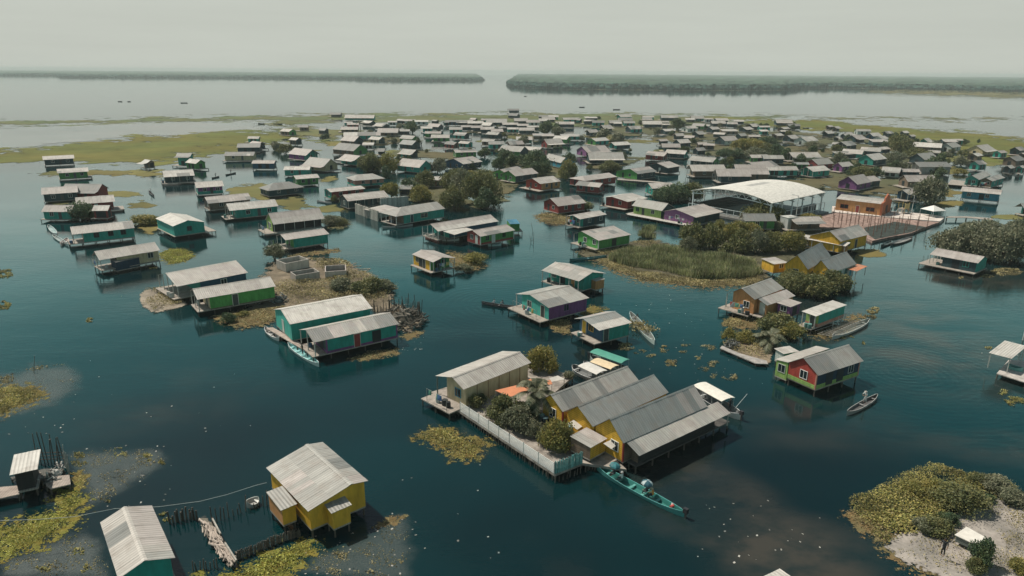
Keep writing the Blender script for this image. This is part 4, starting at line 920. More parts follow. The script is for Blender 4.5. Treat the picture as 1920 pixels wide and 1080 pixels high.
# right: orange and purple, green-teal, red-green, teal far right
r, fr = H('orange house with grey roof, pale lean-to and purple side room', 'z1', (480, 395), (835, 262), (320, 260), (158, 322), z=3.7, z2=3.3, f=1.0, roof='g', walls=dict(F='O', A='O'), ins=(.35, .3, .2, 1.2), patch=.1, ops=[('A', .35, 'win', 'w')], deck=(1.6, 0, 0, .8), skirt=0)
ADD(r, fr, 'z1', (630, 467), (968, 350), Cc=(480, 397), z=2.9, z2=3.62, shed=True, f=1.0, roof='p', walls=dict(F='O', A='O'), ins=(.35, .3, .25, 0), patch=.3, ops=[('A', .5, 'door', 's')], deck=(1.6, 0, 0, 0))
ADD(r, fr, 'z1', (910, 485), (1048, 432), Cc=(745, 430), z=2.8, z2=2.9, shed=True, f=.9, roof='p', walls=dict(F='U', A='u'), ins=(.2, .2, .2, .2), patch=.2, ops=[('A', .5, 'win', 's'), ('F', .5, 'dark')])
H('small flat-roofed teal and lime house with rust lower boards beside an empty rack', 'z1', (1215, 595), (1585, 458), Cc=(1000, 548), z=3.1, z2=3.25, shed=True, f=.9, roof='W', walls=dict(F='t', A='l'), ins=(1.3, .2, .2, .2), patch=0, sheet=2, band=('P', .55), deck=(.8, 0, 0, .4), ops=[('A', .45, 'door')], smooth=True)
r = empty('timber_rack', G(T('z1', (1500, 740))), 0, 'open timber pole rack between the lime house and a long canoe', 'rack'); o0 = G(T('z1', (1500, 740)))
for i in range(15):
    a = G(T('z1', (1230 + 27 * i, 800 - 11.5 * i)), .7) - o0; b_ = G(T('z1', (1420 + 27 * i, 838 - 13 * i)), .6) - o0; m = MB(); m.bar(a, b_, .05, jit((.36, .33, .28), .2), 5); m.build('slat_pole', M_WOOD, r)
for i in range(4):
    a = G(T('z1', (1200 + 70 * i, 770 + 22 * i)), .6) - o0; b_ = G(T('z1', (1590 + 70 * i, 640 + 15 * i)), .6) - o0; m = MB(); m.bar(a, b_, .05, (.34, .31, .27), 5); m.build('rail', M_WOOD, r)
for x, y in ((1410, 740), (1470, 705), (1510, 680), (1553, 655)):
    a = G(T('z1', (x, y)), .3) - o0; m = MB(); m.bar(a - Vector((0, 0, .6)), a + Vector((0, 0, 1.4)), .06, (.5, .48, .44), 5); m.build('post', M_WOOD, r)
r, fr = H('red gabled house with lime lower boards and green side wing over the water', 's4', (378, 418), (718, 308), (265, 285), (150, 318), z=3.25, z2=3.3, f=1.1, roof='g', walls=dict(F='N', A='R'), ins=(.25, .3, .35, .1), patch=.1, ops=[('A', .45, 'win', 'w'), ('F', .3, 'dark'), ('F', .55, 'dark'), ('F', .8, 'win')], band=('l', .55), trim='P')
ADD(r, fr, 's4', (152, 318), (462, 215), Cc=(30, 302), z=3.2, z2=2.9, shed=True, f=.6, roof='w', walls=dict(F='e', A='l', K='e'), ins=(.1, .4, .02, .2), patch=.1, ops=[('A', .5, 'win')])
ADD(r, fr, 'y6', (960, 512), (1190, 470), Cc=(735, 440), z=2.5, z2=2.6, shed=True, f=.9, roof='w', walls=dict(F='t', A='s'), ins=(.2, .2, .2, .2), ops=[], patch=.2)
H('long low teal house with pinkish roof and front jetty by the big grey-green trees', 'q8', (1575, 455), (1212, 388), (1612, 402), (1650, 415), z=2.9, f=.8, roof='p', walls=dict(F='n', A='t'), ins=(.3, 2.6, .3, .3), patch=.15, deck=(.3, 1.8, 1.3, 0), ops=[('F', .3, 'win', 't'), ('F', .6, 'dark')])
# yellow houses behind the trees
r, fr = H('yellow house with grey roof and white front canopy beside the building lot', 'y2', (1090, 585), (1520, 478), (925, 428), (560, 508), z=3.6, z2=3.3, f=1.0, roof='g', walls=dict(F='Y', A='Y'), ins=(.3, .3, .4, .6), patch=.15, ops=[('F', .62, 'door'), ('F', .35, 'win', 'e')], eavecol=None)
ADD(r, fr, 'y2', (490, 532), (1165, 655), w=2.4, z=2.7, z2=3.2, shed=True, f=.95, roof='W', walls=dict(F='o', A='o', B='o'), ins=(1.2, .4, 1.7, 0), patch=0, sheet=2, ops=[('F', .4, 'door'), ('F', .75, 'door')])
r, fr = H('yellow gabled house with weathered dark roof, left of the paired yellow gables', 'y2', (600, 1005), (945, 800), (440, 785), (300, 895), z=3.3, z2=3.4, f=1.0, roof='h', walls=dict(F='Y', A='Y'), ins=(.3, .2, .2, .2), patch=.25, ops=[('A', .5, 'win')])
ADD(r, fr, 'y2', (95, 925), (310, 900), w=4, z=2.9, z2=3.1, shed=True, f=1.0, roof='w', walls=dict(F='Y', A='Y'), ins=(.2, .2, .3, .2), ops=[('F', .6, 'win', 'w')], patch=.1)
r, fr = H('yellow gabled house with orange awning over the channel, right of the paired yellow gables', 'y2', (950, 1055), (1330, 920), (795, 860), (610, 1010), z=3.3, f=1.0, roof='h', walls=dict(F='s', A='Y'), ins=(.3, .2, .3, .2), patch=.1, ops=[('F', .4, 'win', 't'), ('F', .65, 'win', 't'), ('F', .85, 'door', 'c')])
ADD(r, fr, 'y2', (1330, 1030), (1490, 955), Cc=(1220, 975), z=2.8, z2=2.9, shed=True, f=.9, roof=(.56, .22, .11), nowall=True, sheet=2, patch=0)
# left side
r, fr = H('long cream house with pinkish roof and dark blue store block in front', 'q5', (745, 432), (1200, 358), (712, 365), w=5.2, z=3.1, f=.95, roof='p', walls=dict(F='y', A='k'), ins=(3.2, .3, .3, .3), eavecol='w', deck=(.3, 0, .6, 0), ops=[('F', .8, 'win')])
ADD(r, fr, 'q5', (866, 448), (1045, 412), w=2.2, z=2.3, z2=2.6, shed=True, f=.5, roof=RC['d'], walls='N', ins=(.05, .05, .05, .05), ops=[], stilts=True, sheet=2)
H('long house with patched pale roof and open front porch behind the bright green house', 'q5', (1325, 630), (1860, 525), (1240, 530), (1170, 545), z=3.2, f=.9, roof='w', walls=dict(F='b', A='t'), ins=(4.2, .3, .35, .3), patch=.32, deck=(1.0, .2, 0, 0), sheet=1.4, ops=[('F', .5, 'win')])
H('bright green long house with plain pinkish-white roof and dark door by the rubble island', 'q5', (1478, 728), (2068, 628), (1425, 650), (1402, 662), w=5.6, z=3.2, f=.95, roof='w', walls=dict(F='G', A='y', B='G'), ins=(2.0, .2, .3, .3), patch=.06, deck=(.4, 0, 0, 0), ops=[('F', .38, 'door'), ('A', .4, 'door', 'x')], band=('k', .18))
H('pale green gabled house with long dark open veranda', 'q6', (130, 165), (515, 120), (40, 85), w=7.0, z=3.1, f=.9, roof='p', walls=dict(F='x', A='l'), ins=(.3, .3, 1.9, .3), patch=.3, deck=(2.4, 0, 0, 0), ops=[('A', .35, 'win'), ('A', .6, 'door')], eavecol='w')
H('teal house with streaked pinkish roof in front of the long dark veranda', 'q6', (220, 282), (550, 235), (165, 240), w=6.0, z=3.0, f=.9, roof='p', walls=dict(F='t', A='e'), ins=(2.0, .3, .3, .3), patch=.3, deck=(2.6, 0, 0, 0), ops=[('A', .5, 'door')])
r, fr = H('wide house with white-edged roof and open railed porch joined to a red-gabled green wing', 'z8', (490, 272), (1400, 120), (370, 160), (190, 205), z=3.2, f=1.0, roof='p', walls=dict(F='b', A='t'), ins=(3.6, .3, .4, .3), patch=.3, eavecol='W', deck=(.3, 0, 0, 0), rail=True, ops=[('A', .5, 'dark')], postcol=(.6, .6, .56))
ADD(r, fr, 'z8', (735, 322), (1020, 245), Cc=(520, 282), z=2.8, z2=3.15, shed=True, f=.95, roof='W', nowall=True, patch=.05, sheet=2)
ADD(r, fr, 'z8', (1125, 350), (1650, 255), (1000, 255), (880, 290), z=3.1, f=1.0, roof='p', walls=dict(F='e', A='r'), ins=(.3, .3, .3, .3), band=('r', .45), trim='s', patch=.25, ops=[('F', .2, 'win', 'e'), ('F', .38, 'door', 's'), ('F', .7, 'win', 'e'), ('A', .3, 'door', 's'), ('A', .65, 'win', 's')])
ADD(r, fr, 'z8', (1570, 162), (1720, 157), w=5, z=2.9, z2=3.05, shed=True, f=1.0, roof=(.03, .17, .27), walls=dict(F='e', A='e', B='e'), ins=(.1, .1, .1, .1), ops=[], sheet=2, patch=0, deck=(0, .8, .3, 0))
H('little house with yellow side wall and green open gable alone in the channel', 'z8', (415, 735), (95, 615), (560, 662), (815, 690), z=3.1, f=.95, roof='p', walls=dict(F='Y', A='e'), ins=(1.5, .2, .25, .6), patch=.25, deck=(.2, 0, .8, 0), ops=[('F', .75, 'win', 'y'), ('F', .35, 'door'), ('F', .55, 'dark'), ('A', .4, 'dark'), ('A', .7, 'win', 't')], trim='s')
H('turquoise gabled house with white roof and side landing, seen gable-on at left', 'q1', (1295, 978), (1165, 918), (1410, 932), (1530, 942), z=3.4, f=.9, roof='W', walls=dict(F='T', A='t'), ins=(.25, .2, .25, .2), patch=.03, deck=(.5, .2, .3, 2.6), ops=[('A', .5, 'win', 'x')], sheet=2.5, smooth=True)  # side wall in the teal that has sunlight painted in
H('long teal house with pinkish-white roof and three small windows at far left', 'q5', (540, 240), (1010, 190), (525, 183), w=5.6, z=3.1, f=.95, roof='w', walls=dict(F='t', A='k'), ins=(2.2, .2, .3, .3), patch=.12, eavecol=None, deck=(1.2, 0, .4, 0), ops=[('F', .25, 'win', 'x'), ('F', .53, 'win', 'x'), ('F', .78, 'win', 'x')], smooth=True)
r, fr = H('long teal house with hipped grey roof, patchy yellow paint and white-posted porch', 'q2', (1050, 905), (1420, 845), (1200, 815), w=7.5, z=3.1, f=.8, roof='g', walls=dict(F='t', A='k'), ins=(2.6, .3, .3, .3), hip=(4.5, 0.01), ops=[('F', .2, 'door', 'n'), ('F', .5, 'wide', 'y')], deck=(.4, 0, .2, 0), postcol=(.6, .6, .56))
H('low grey shed roof inside the pale fenced yard beside the hipped teal house', 'y5', (560, 470), (880, 400), w=6, z=2.2, z2=2.5, shed=True, f=.6, roof='p', walls='q', ins=(.2, .2, .2, .2), patch=.5, ops=[], name='shed')
STAKES([T('y5', (225, 480)), T('y5', (555, 600))], 'pale weathered panel fence on the left of the yard', 40, (2.7, 3.0), .32, name='panel_fence', col=(.42, .40, .35), lean=0, part='panel', ofs=0)
STAKES([T('y5', (600, 400)), T('y5', (1000, 370))], 'pale weathered panel fence at the back of the yard', 30, (2.9, 3.1), .34, name='panel_fence', col=(.40, .40, .37), lean=0, part='panel', ofs=0)
# ------------------------------------------------------------------ the middle distance
def HM(*a, **k): k.setdefault('lod', 1); k.setdefault('f', .7); k.setdefault('z', 2.95); k.setdefault('sheet', 1.5); return H(None, *a, **k)
HM('q1', (320, 480), (558, 468), (330, 452), w=6.5, roof='w', walls='n', patch=.05)
HM('q1', (428, 580), (665, 566), (430, 548), w=6.5, roof='w', walls='e', patch=.05, deck=(0, 1.2, .4, 0))
HM('q1', (1228, 610), (1460, 596), (1215, 562), w=7.5, roof='W', walls='n', ins=(.4, .4, 1.5, .4), patch=.05, deck=(1, .6, .4, 0))
HM('q1', (1470, 690), (1680, 676), (1428, 648), w=6.5, roof='w', walls=dict(F='u', A='T'), band=('t', .9), patch=.08)
HM('q1', (310, 740), (585, 722), (292, 690), w=6.5, roof='p', walls='n', patch=.3)
HM('q1', (572, 815), (862, 792), (535, 765), w=5.5, roof='w', walls='r', deck=(0, 2.4, 1.0, 0), ops=[('F', .5, 'door', 's')], patch=.1)
HM('q1', (1560, 808), (1890, 775), (1550, 757), w=6.5, roof='p', walls='k', z=2.7, patch=.35)
HM('q1', (1720, 862), (2088, 826), (1702, 808), w=6.0, roof='W', walls='t', ins=(1.8, .3, .3, .3), deck=(1.5, 0, .4, 0), patch=.05)
HM('q2', (300, 625), (478, 612), (292, 596), w=6, roof='w', walls='e')
HM('q2', (90, 712), (365, 683), (200, 645), w=8, roof='d', walls='n', hip=(3.5, 3.5), z=2.6, patch=0)
HM('q2', (735, 636), (970, 618), (800, 586), w=9, roof='g', walls='P', hip=(3, 3), patch=0, band=('t', .7), z=2.9)
HM('q2', (558, 722), (820, 696), (522, 697), w=6.5, roof='w', walls=dict(F='r', A='t'), patch=.05)
HM('q2', (688, 790), (1000, 756), (642, 742), w=7, roof='w', walls='n', ins=(.3, .3, 1.4, .3), eavecol='w', patch=.4)
HM('q2', (1495, 425), (1660, 420), (1480, 405), w=6.5, roof='p', walls='e', patch=.1)
HM('q2', (1555, 512), (1700, 492), (1480, 470), (1450, 488), roof='p', walls=dict(F='N', A='b'), patch=.2, eavecol='w')
HM('T2', (1010, 1045), (1360, 1000), (905, 960), (850, 1000), roof='p', walls=dict(F='n', A='e'), patch=.1, deck=(1, 0, 0, 0))
HM('T2', (880, 1005), (1140, 950), (775, 945), (635, 985), roof='p', walls=dict(F='n', A='G'), patch=.1)
HM('q3', (212, 660), (370, 640), (150, 618), (85, 635), roof='w', walls=dict(F='o', A='R'), ins=(.9, .3, .4, .9), deck=(2, 0, 1.5, .5), patch=.1)
HM('q3', (365, 503), (240, 470), (402, 462), (485, 497), roof='g', walls=dict(F='c', A='c'), patch=.1)
HM('q3', (548, 637), (790, 606), (520, 600), w=8.5, roof='p', walls='r', hip=(3, .01), patch=0)
HM('q3', (655, 686), (472, 668), (668, 652), w=5.5, roof='d', walls=dict(F='r', A='r'), z=2.7, patch=.1)
HM('q3', (345, 828), (560, 802), (370, 758), w=8, roof='p', walls='r', patch=.2, z=2.8)
HM('q3', (510, 925), (712, 888), (452, 895), w=5.5, roof='w', walls=dict(F='n', A='t'), ins=(1.6, .3, .3, .3), deck=(.6, 0, .2, 0), patch=.03)
HM('q3', (868, 795), (1020, 766), (748, 755), (668, 762), roof='w', walls=dict(F='r', A='r'), ins=(.8, .3, .6, 1.2), deck=(1.5, 0, .2, 0), patch=.05)
HM('q3', (1125, 862), (897, 822), (1172, 806), (1235, 840), roof='g', walls=dict(F='l', A='n'), patch=.1, deck=(0, 1.2, 1.8, 0), ops=[('F', .65, 'door'), ('F', .3, 'win'), ('F', .85, 'win', 'e')])
HM('q3', (1380, 912), (1588, 868), (1225, 850), (1115, 868), roof='p', walls=dict(F='n', A='U', B='u'), lead=1, patch=.12, eavecol='w', ins=(.4, .3, 1.0, .4), deck=(2.0, 0, .3, 0), ops=[('A', .55, 'win', 'w'), ('F', .5, 'dark'), ('F', .25, 'door')])
HM('q3', (1170, 541), (1265, 525), (1085, 503), (1012, 522), roof='p', walls=dict(F='n', A='n'), deck=(1.0, 0, .5, 0), eavecol='w', patch=.1, ops=[('A', .4, 'door', 's'), ('F', .3, 'dark'), ('F', .7, 'dark')])
HM('q3', (945, 586), (1090, 566), (885, 546), (790, 560), roof='p', walls=dict(F='n', A='G'), lead=1, ins=(.5, .3, .8, .3), patch=.15)
HM('q3', (1505, 498), (1318, 482), (1530, 463), roof='g', w=8, walls=dict(F='n', A='e'), ins=(.3, .4, 2.2, .3), deck=(1.5, .8, .8, 0), patch=.05)
HM('q3', (1050, 695), (1225, 690), (1075, 652), w=7, roof='w', walls=dict(F='b', A='t'), patch=.15)
HM('q1', (1400, 560), (1402, 562), w=4) if False else None
# orange church hall with a stepped red front
r, fr = H('long orange hall with grey roof and stepped red-orange end facade facing the white plaza', 'y1', (745, 262), (60, 182), (760, 180), w=9, z=4.2, f=.9, roof='g', walls=dict(F='o', A='R', B='o'), ins=(.1, .1, .2, .2), patch=.1, eavecol='w', name='church_hall', ops=[('F', .22, 'wide', 'r'), ('F', .5, 'door', 'r'), ('F', .8, 'wide', 'r')], stilts=False, smooth=True)
x = fr.sa * (fr.L / 2 + .15); m = MB(); w2 = fr.w / 2
pts = [(-w2 - .3, .5), (w2 + .3, .5), (w2 + .3, 4.5), (w2 * .55, 4.8), (w2 * .5, 5.7), (0, 6.7), (-w2 * .5, 5.7), (-w2 * .55, 4.8), (-w2 - .3, 4.5)]
m.face([(x - .2, a, z) for a, z in pts], (.36, .11, .06)); m.face([(x + .25, a, z) for a, z in pts][::-1], (.38, .12, .06))
for (a, z), (a2, z2) in zip(pts, pts[1:] + pts[:1]): m.face([(x - .2, a, z), (x - .2, a2, z2), (x + .25, a2, z2), (x + .25, a, z)], (.38, .12, .06))
m.build('facade', M_SMOOTH, r); m = MB(); m.box((x + .27 * fr.sa - .05, -.9, 1.0), (x + .27 * fr.sa + .05, .9, 3.4), (.06, .03, .03)); m.build('door', M_PLAIN, r)
# white plaza and the building lot
GROUND('plaza', T('y1', (0, 330), (700, 395), (1290, 440), (1690, 490), (1610, 565), (900, 505), (0, 420)), (.60, .54, .49), .85, .01)
GROUND('building_lot', T('y1', (0, 420), (900, 505), (1610, 565), (1400, 640), (1180, 730), (860, 790), (600, 850), (420, 760), (200, 650), (-200, 640), (-220, 470)), (.30, .215, .185), .62, .015)
GROUND('dark_fill', T('y1', (470, 650), (940, 560), (1400, 640), (1180, 722), (860, 782), (640, 830), (540, 760)), (.05, .06, .055), .66, .015)
lot = [G(T('y1', p), .6) for p in ((-30, 440), (900, 515), (1590, 575), (1180, 715), (700, 800), (460, 660), (-30, 640))]
o = empty('rebar_grid', lot[0], 0, 'grid of rusty upright rebar columns standing in the building lot', 'rebar columns'); k = 0
uu = (lot[2] - lot[0]).normalized(); vv = Vector((-uu.y, uu.x, 0)) * -1
me_ = MB()
for q in ((-.07, -.07), (.07, -.07), (.07, .07), (-.07, .07)): me_.bar((q[0], q[1], -.2), (q[0], q[1], 3.6), .022, (.20, .115, .085), 4)
for zq in range(6): me_.box((-.08, -.08, .2 + zq * .6), (.08, .08, .22 + zq * .6), (.20, .115, .085))
mecol = me_.mesh('rebar_column', M_WOOD)
for i in range(60):
    for j in range(9):
        p = lot[0] + uu * (i * 2.1 + 1.05 * (j % 2) + random.uniform(-.25, .25)) + vv * (j * 6.0 - .5 + random.uniform(-.3, .3))
        if inside(lot, np.array([[p.x, p.y]]))[0] and k < 99:
            link('rebar_column', mecol, o, Matrix.Translation(p - lot[0]) @ Matrix.Rotation(random.uniform(-.03, .03), 4, 'X')); k += 1
print('rebar', k)
# arched pavilion ---------------------------------------------------
E = 6.4
P1, P2, P3 = G(T('z4', (75, 240)), E), G(T('z4', (1080, 388)), E), G(T('z4', (1705, 260)), E)
ax = (P3 - P2); ax.z = 0; Lp = ax.length; ax.normalize(); ac = Vector((-ax.y, ax.x, 0)); Sp = abs((P1 - P2).dot(ac)); ac = ac if (P1 - P2).dot(ac) > 0 else -ac
pm = Matrix(((ax.x, ac.x, 0, P2.x), (ax.y, ac.y, 0, P2.y), (0, 0, 1, 0), (0, 0, 0, 1)))
pv = empty('arched_pavilion', P2 * 1, 0, 'big open sports pavilion with white arched roof on grey steel trusses', 'pavilion'); pv.matrix_basis = pm
print('PAV', Lp, Sp)
RISE = Sp * .07; arch = lambda t: E + RISE * 4 * t * (1 - t)
m = MB(); n = 20
for i in range(n):
    a, b_ = i / n, (i + 1) / n
    for j in range(8):
        x0, x1 = Lp * j / 8 - .4 * (j == 0), Lp * (j + 1) / 8 + .4 * (j == 7)
        c = (.64, .62, .57) if not (10 <= i < 12 and 3 <= j < 6) else (.38, .37, .35)
        m.slab([(x0, Sp * a, arch(a)), (x1, Sp * a, arch(a)), (x1, Sp * b_, arch(b_)), (x0, Sp * b_, arch(b_))], .12, c)
m.build('roof', M_SMOOTH, pv); ST = (.62, .67, .66)
for j in range(6):
    x = .3 + (Lp - .6) * j / 5; m = MB(); lo = lambda t: E - .9 + RISE * .45 * 4 * t * (1 - t); N = 22
    for i in range(N):
        a, b_ = i / N, (i + 1) / N
        m.bar((x, Sp * a, arch(a) - .2), (x, Sp * b_, arch(b_) - .2), .15, ST, 4); m.bar((x, Sp * a, lo(a)), (x, Sp * b_, lo(b_)), .15, ST, 4)
        m.bar((x, Sp * a, lo(a)), (x, Sp * b_, arch(b_) - .2), .10, ST, 4) if i % 2 else m.bar((x, Sp * a, arch(a) - .2), (x, Sp * b_, lo(b_)), .10, ST, 4)
    m.build('truss', M_PLAIN, pv)
    for t in (.02, .98): m = MB(); m.box((x - .16, Sp * t - .16, .2), (x + .16, Sp * t + .16, E - .3), ST); m.build('column', M_PLAIN, pv)
for t, nm in ((.05, 1), (.95, -1)):
    m = MB()
    for s_ in range(5):
        y0 = Sp * (t if nm > 0 else t - .0) + nm * s_ * .8
        m.box((1.5, min(y0, y0 + nm * .8), .7), (Lp - 1.5, max(y0, y0 + nm * .8), 1.0 + (4 - s_) * .5), (.06, .075, .08))
    m.build('bleacher', M_PLAIN, pv)
m = MB(); m.box((-1.5, -1.5, .1), (Lp + 1, Sp + 1.5, .7), (.20, .20, .19)); m.build('floor_slab', M_SMOOTH, pv)
for k_ in range(2):
    m = MB(); yy = -.1; 
    if k_ == 0:
        for z in (1.3, 2.6): m.box((-.9, 0, z), (-.8, Sp, z + .12), ST)
        for i in range(13): y = Sp * i / 12; m.box((-.92, y - .06, .7), (-.78, y + .06, 2.7), ST)
    else:
        for z in (1.6, 3.4): m.box((0, -.45, z), (Lp, -.35, z + .12), ST)
        for i in range(10): x = Lp * i / 9; m.box((x - .06, -.46, .7), (x + .06, -.32, 3.5), ST)
    m.build('rail_frame', M_PLAIN, pv)
# canopy tent, lamps, tank, footbridge
c = G(T('y1', (1500, 440)), .8); o = empty('canopy_tent', c, .3, 'white pyramid canopy tent at the end of the pale plaza', 'tent'); m = MB(); q = 2.3
for i in range(4):
    s0, s1 = ((-q, -q), (q, -q), (q, q), (-q, q))[i], ((q, -q), (q, q), (-q, q), (-q, -q))[i]; m.slab([(s0[0], s0[1], 1.9), (s1[0], s1[1], 1.9), (.05 * (s1[0]), .05 * s1[1], 3.1), (.05 * s0[0], .05 * s0[1], 3.1)], .04, (.72, .70, .66))
m.build('canopy', M_PLAIN, o)
for x in (-q, q):
    for y in (-q, q): m = MB(); m.bar((x * .97, y * .97, -.3), (x * .97, y * .97, 1.9), .05, (.5, .5, .5), 5); m.build('leg', M_PLAIN, o)
def LAMP(px, hgt, label, arm=1.2, z=.6):
    c = G(px, z); o = empty('street_lamp', c, random.uniform(2, 4), label, 'street lamp'); m = MB(); m.bar((0, 0, -.6), (0, 0, hgt), .11, (.5, .5, .47), 7, .08); m.bar((0, 0, hgt - .1), (arm, 0, hgt + .1), .05, (.5, .5, .47), 5); m.build('pole', M_PLAIN, o)
    m = MB(); m.box((arm - .1, -.14, hgt + .04), (arm + .55, .14, hgt + .18), (.55, .56, .55)); m.build('lamp_head', M_PLAIN, o)
LAMP(T('z4', (1345, 650)), 8, 'tall pale lamp pole beside the grey cistern'); LAMP(T('z4', (1150, 500)), 6.5, 'pale pole with round fittings at the pavilion corner', .5); LAMP(T('y1', (1190, 405)), 5.5, 'pale lamp post beside the orange hall facade')
c = G(T('z4', (1265, 690)), .5); o = empty('cistern', c, .35, 'pale grey block cistern between the trees and the pavilion', 'cistern'); m = MB(); m.box((-1.7, -1.5, -.3), (1.7, 1.5, 3.1), (.42, .44, .42)); m.build('tank_wall', M_SMOOTH, o); m = MB(); m.box((-1.8, -1.6, 3.1), (1.8, 1.6, 3.22), (.5, .5, .47)); m.build('lid', M_SMOOTH, o)
PDECK([(1774, 408), (1812, 408), (1862, 413), (1862, 409), (1812, 405.5), (1774, 405.5)], 'low plank footbridge from the plaza tip towards the right trees', 1.0, name='footbridge', cat='footbridge')
PDECK(T('q3', (790, 628), (1090, 650), (1200, 662), (1205, 655), (1092, 641), (792, 620)), 'long grey pole walkway below the pink-roofed house and green wing', 1.0, name='walkway', cat='walkway', st=1.4)
PDECK(T('q3', (862, 888), (1330, 975), (1340, 962), (875, 878)), 'white-edged front walkway of the light green and purple houses', .85, col=(.5, .48, .44))
PDECK(T('y3', (110, 480), (118, 486), (124, 482), (116, 476)), 'x') if False else None

c = G(T('y1', (1060, 395)), .85); o = empty('playground', c, .5, 'small yellow and grey climbing tower between the orange hall and the canopy tent', 'playground')
for x in (-1, 1):
    for y in (-1, 1): m = MB(); m.bar((x, y, 0), (x, y, 3.2), .08, (.45, .33, .12), 5); m.build('post', M_PLAIN, o)
m = MB(); m.box((-1.1, -1.1, 1.3), (1.1, 1.1, 1.42), (.3, .26, .2)); m.build('platform', M_WOOD, o); m = MB(); m.box((-1.05, -1.12, 1.45), (1.05, -1.04, 2.9), (.38, .30, .13)); m.build('panel', M_SMOOTH, o)
m = MB(); m.slab([(1.1, -.4, 1.4), (4.0, -.4, .15), (4.0, .4, .15), (1.1, .4, 1.4)], .06, (.45, .2, .12)); m.build('slide', M_PLAIN, o)
m = MB()
for k_ in range(6): m.bar((-1.1, -.8 + .32 * k_, 1.4), (-2.6, -.8 + .32 * k_, 0), .04, (.4, .42, .42), 4)
m.build('climbing_bars', M_PLAIN, o)
# ------------------------------------------------------------------ the far rows
FAR('q1', "1120 555 100 R W k;1398 535 95 F w t 1.6;1475 562 140 R w e;470 945 185 F w t;785 938 100 F w r;650 780 240 F w r")
FAR('q2', "320 612 165 F w t;490 578 240 R g y;1190 590 250 R p t;70 560 145 F p b;560 575 1 F g y" .replace(';560 575 1 F g y', ''))
FAR('T1', """605 215 380 F w t;240 165 150 F d n;730 300 190 R w n;930 355 230 R w n;1215 265 130 R g n;1090 290 120 F w s;1340 270 160 F w s;1520 282 180 F w s;1730 275 110 R g n;1730 365 230 R p n;1890 300 90 L g t
;430 300 110 F w t;500 335 150 F p r;450 400 220 F p k;1030 455 270 F p k;1240 440 190 F g n;1600 395 150 F w t;1700 475 210 F w e;640 510 470 F W t;490 600 330 R p kn;860 575 250 R w yn;460 755 520 R p ke;1340 570 270 R g ee;1350 665 300 R w nn;1350 805 290 R g tn;1810 540 240 F w e;500 905 380 R p t;925 745 100 F d n;735 650 150 F w s""")
FAR('T7', "1355 378 140 F d k;1660 430 150 R d n;1130 450 230 R w ke;1240 590 190 R w kn;620 555 150 F w t;670 660 270 R w kn;555 705 290 F w n;420 835 370 F w y;1370 830 440 R p ut")
FAR('T2', """990 185 170 R g n;980 103 150 F d n;560 250 110 F g t;730 300 270 F g n;1090 270 180 F w n;1270 298 180 F w s;1430 200 130 F w n;1500 238 170 F w n;1580 208 130 F w e;1440 265 140 F w s;1840 252 220 F g t;1750 325 240 F w n;60 290 170 F w b;250 290 220 F w n;385 250 120 R d n;410 312 210 F w k;280 368 150 F w n;430 383 150 F w n;600 345 180 R w n;930 335 210 F w n;800 383 150 L g n;970 402 150 F w t;1120 352 150 F w n;1270 372 160 F w n;1180 425 200 F w n;590 412 180 F w n;730 430 160 F p n;120 412 170 F g t
;200 505 230 R g tn;690 500 230 R g nn;620 605 220 R g kn;720 655 205 F w t;1140 565 210 F w t;1000 655 270 L w k;1430 512 280 F p k;1710 575 260 R w ee;1560 640 310 L w yr;265 635 210 R w tt;60 650 220 R g rk;980 770 420 R g en;1280 750 330 R w yy;1830 515 250 F g t""")
FAR('T3', """40 252 100 R d n;220 222 165 F w n;190 272 140 F w n;330 302 160 F w t;710 212 230 L w t;730 262 190 F w y;1070 212 155 F w t;1060 242 130 F w n;1130 325 250 F w n;580 292 160 F g n;620 312 110 F w n;790 302 150 F g t;860 405 245 L w tn;440 385 210 L w n;230 458 200 L w n;1390 217 220 F g n;1700 242 125 F w n;1810 228 170 F g t;1340 292 90 F w n;1345 335 105 F w n;1365 435 230 L w n;1700 395 230 L g s;1840 355 200 R g ee;1830 475 190 L g n;1530 515 180 L w n;1700 545 170 R w n;1290 595 170 L p n;1580 625 260 L w n;1410 695 240 F g n;1500 800 330 R w nt;1840 745 190 L w n;1880 645 130 F p k;330 600 310 L w te;640 660 320 L w nt;250 770 460 L p uU;430 875 460 F g n;1215 835 340 R p rr;1810 1065 240 L w y""")
FAR('T4', """60 242 115 F w s;250 252 170 F w n;200 312 190 F w n;40 352 110 R g t;410 322 140 F w n;510 277 135 F w n;730 352 180 L w n;620 398 200 L w n;890 372 150 F w t;890 438 110 F w t;1180 292 210 F w n;1330 352 165 F w n;1190 398 190 L w k;130 412 200 L w n;370 432 210 F w k;230 485 190 R w n;550 515 180 L g n;740 525 150 F w k;1090 505 200 L w k;1190 442 110 F w n;330 595 330 L p sn;60 665 150 F p k;1290 548 230 L w n;1520 598 350 L w ss;1870 362 130 L w k;1840 475 200 L w n;800 865 250 F w e;1010 875 270 F g n;1470 845 390 F w n;1710 968 390 L g rr;820 1030 530 L p tt;1210 1065 280 F w t;1640 1085 420 L w tt;660 1085 400 F p n;1430 975 200 F g e""")
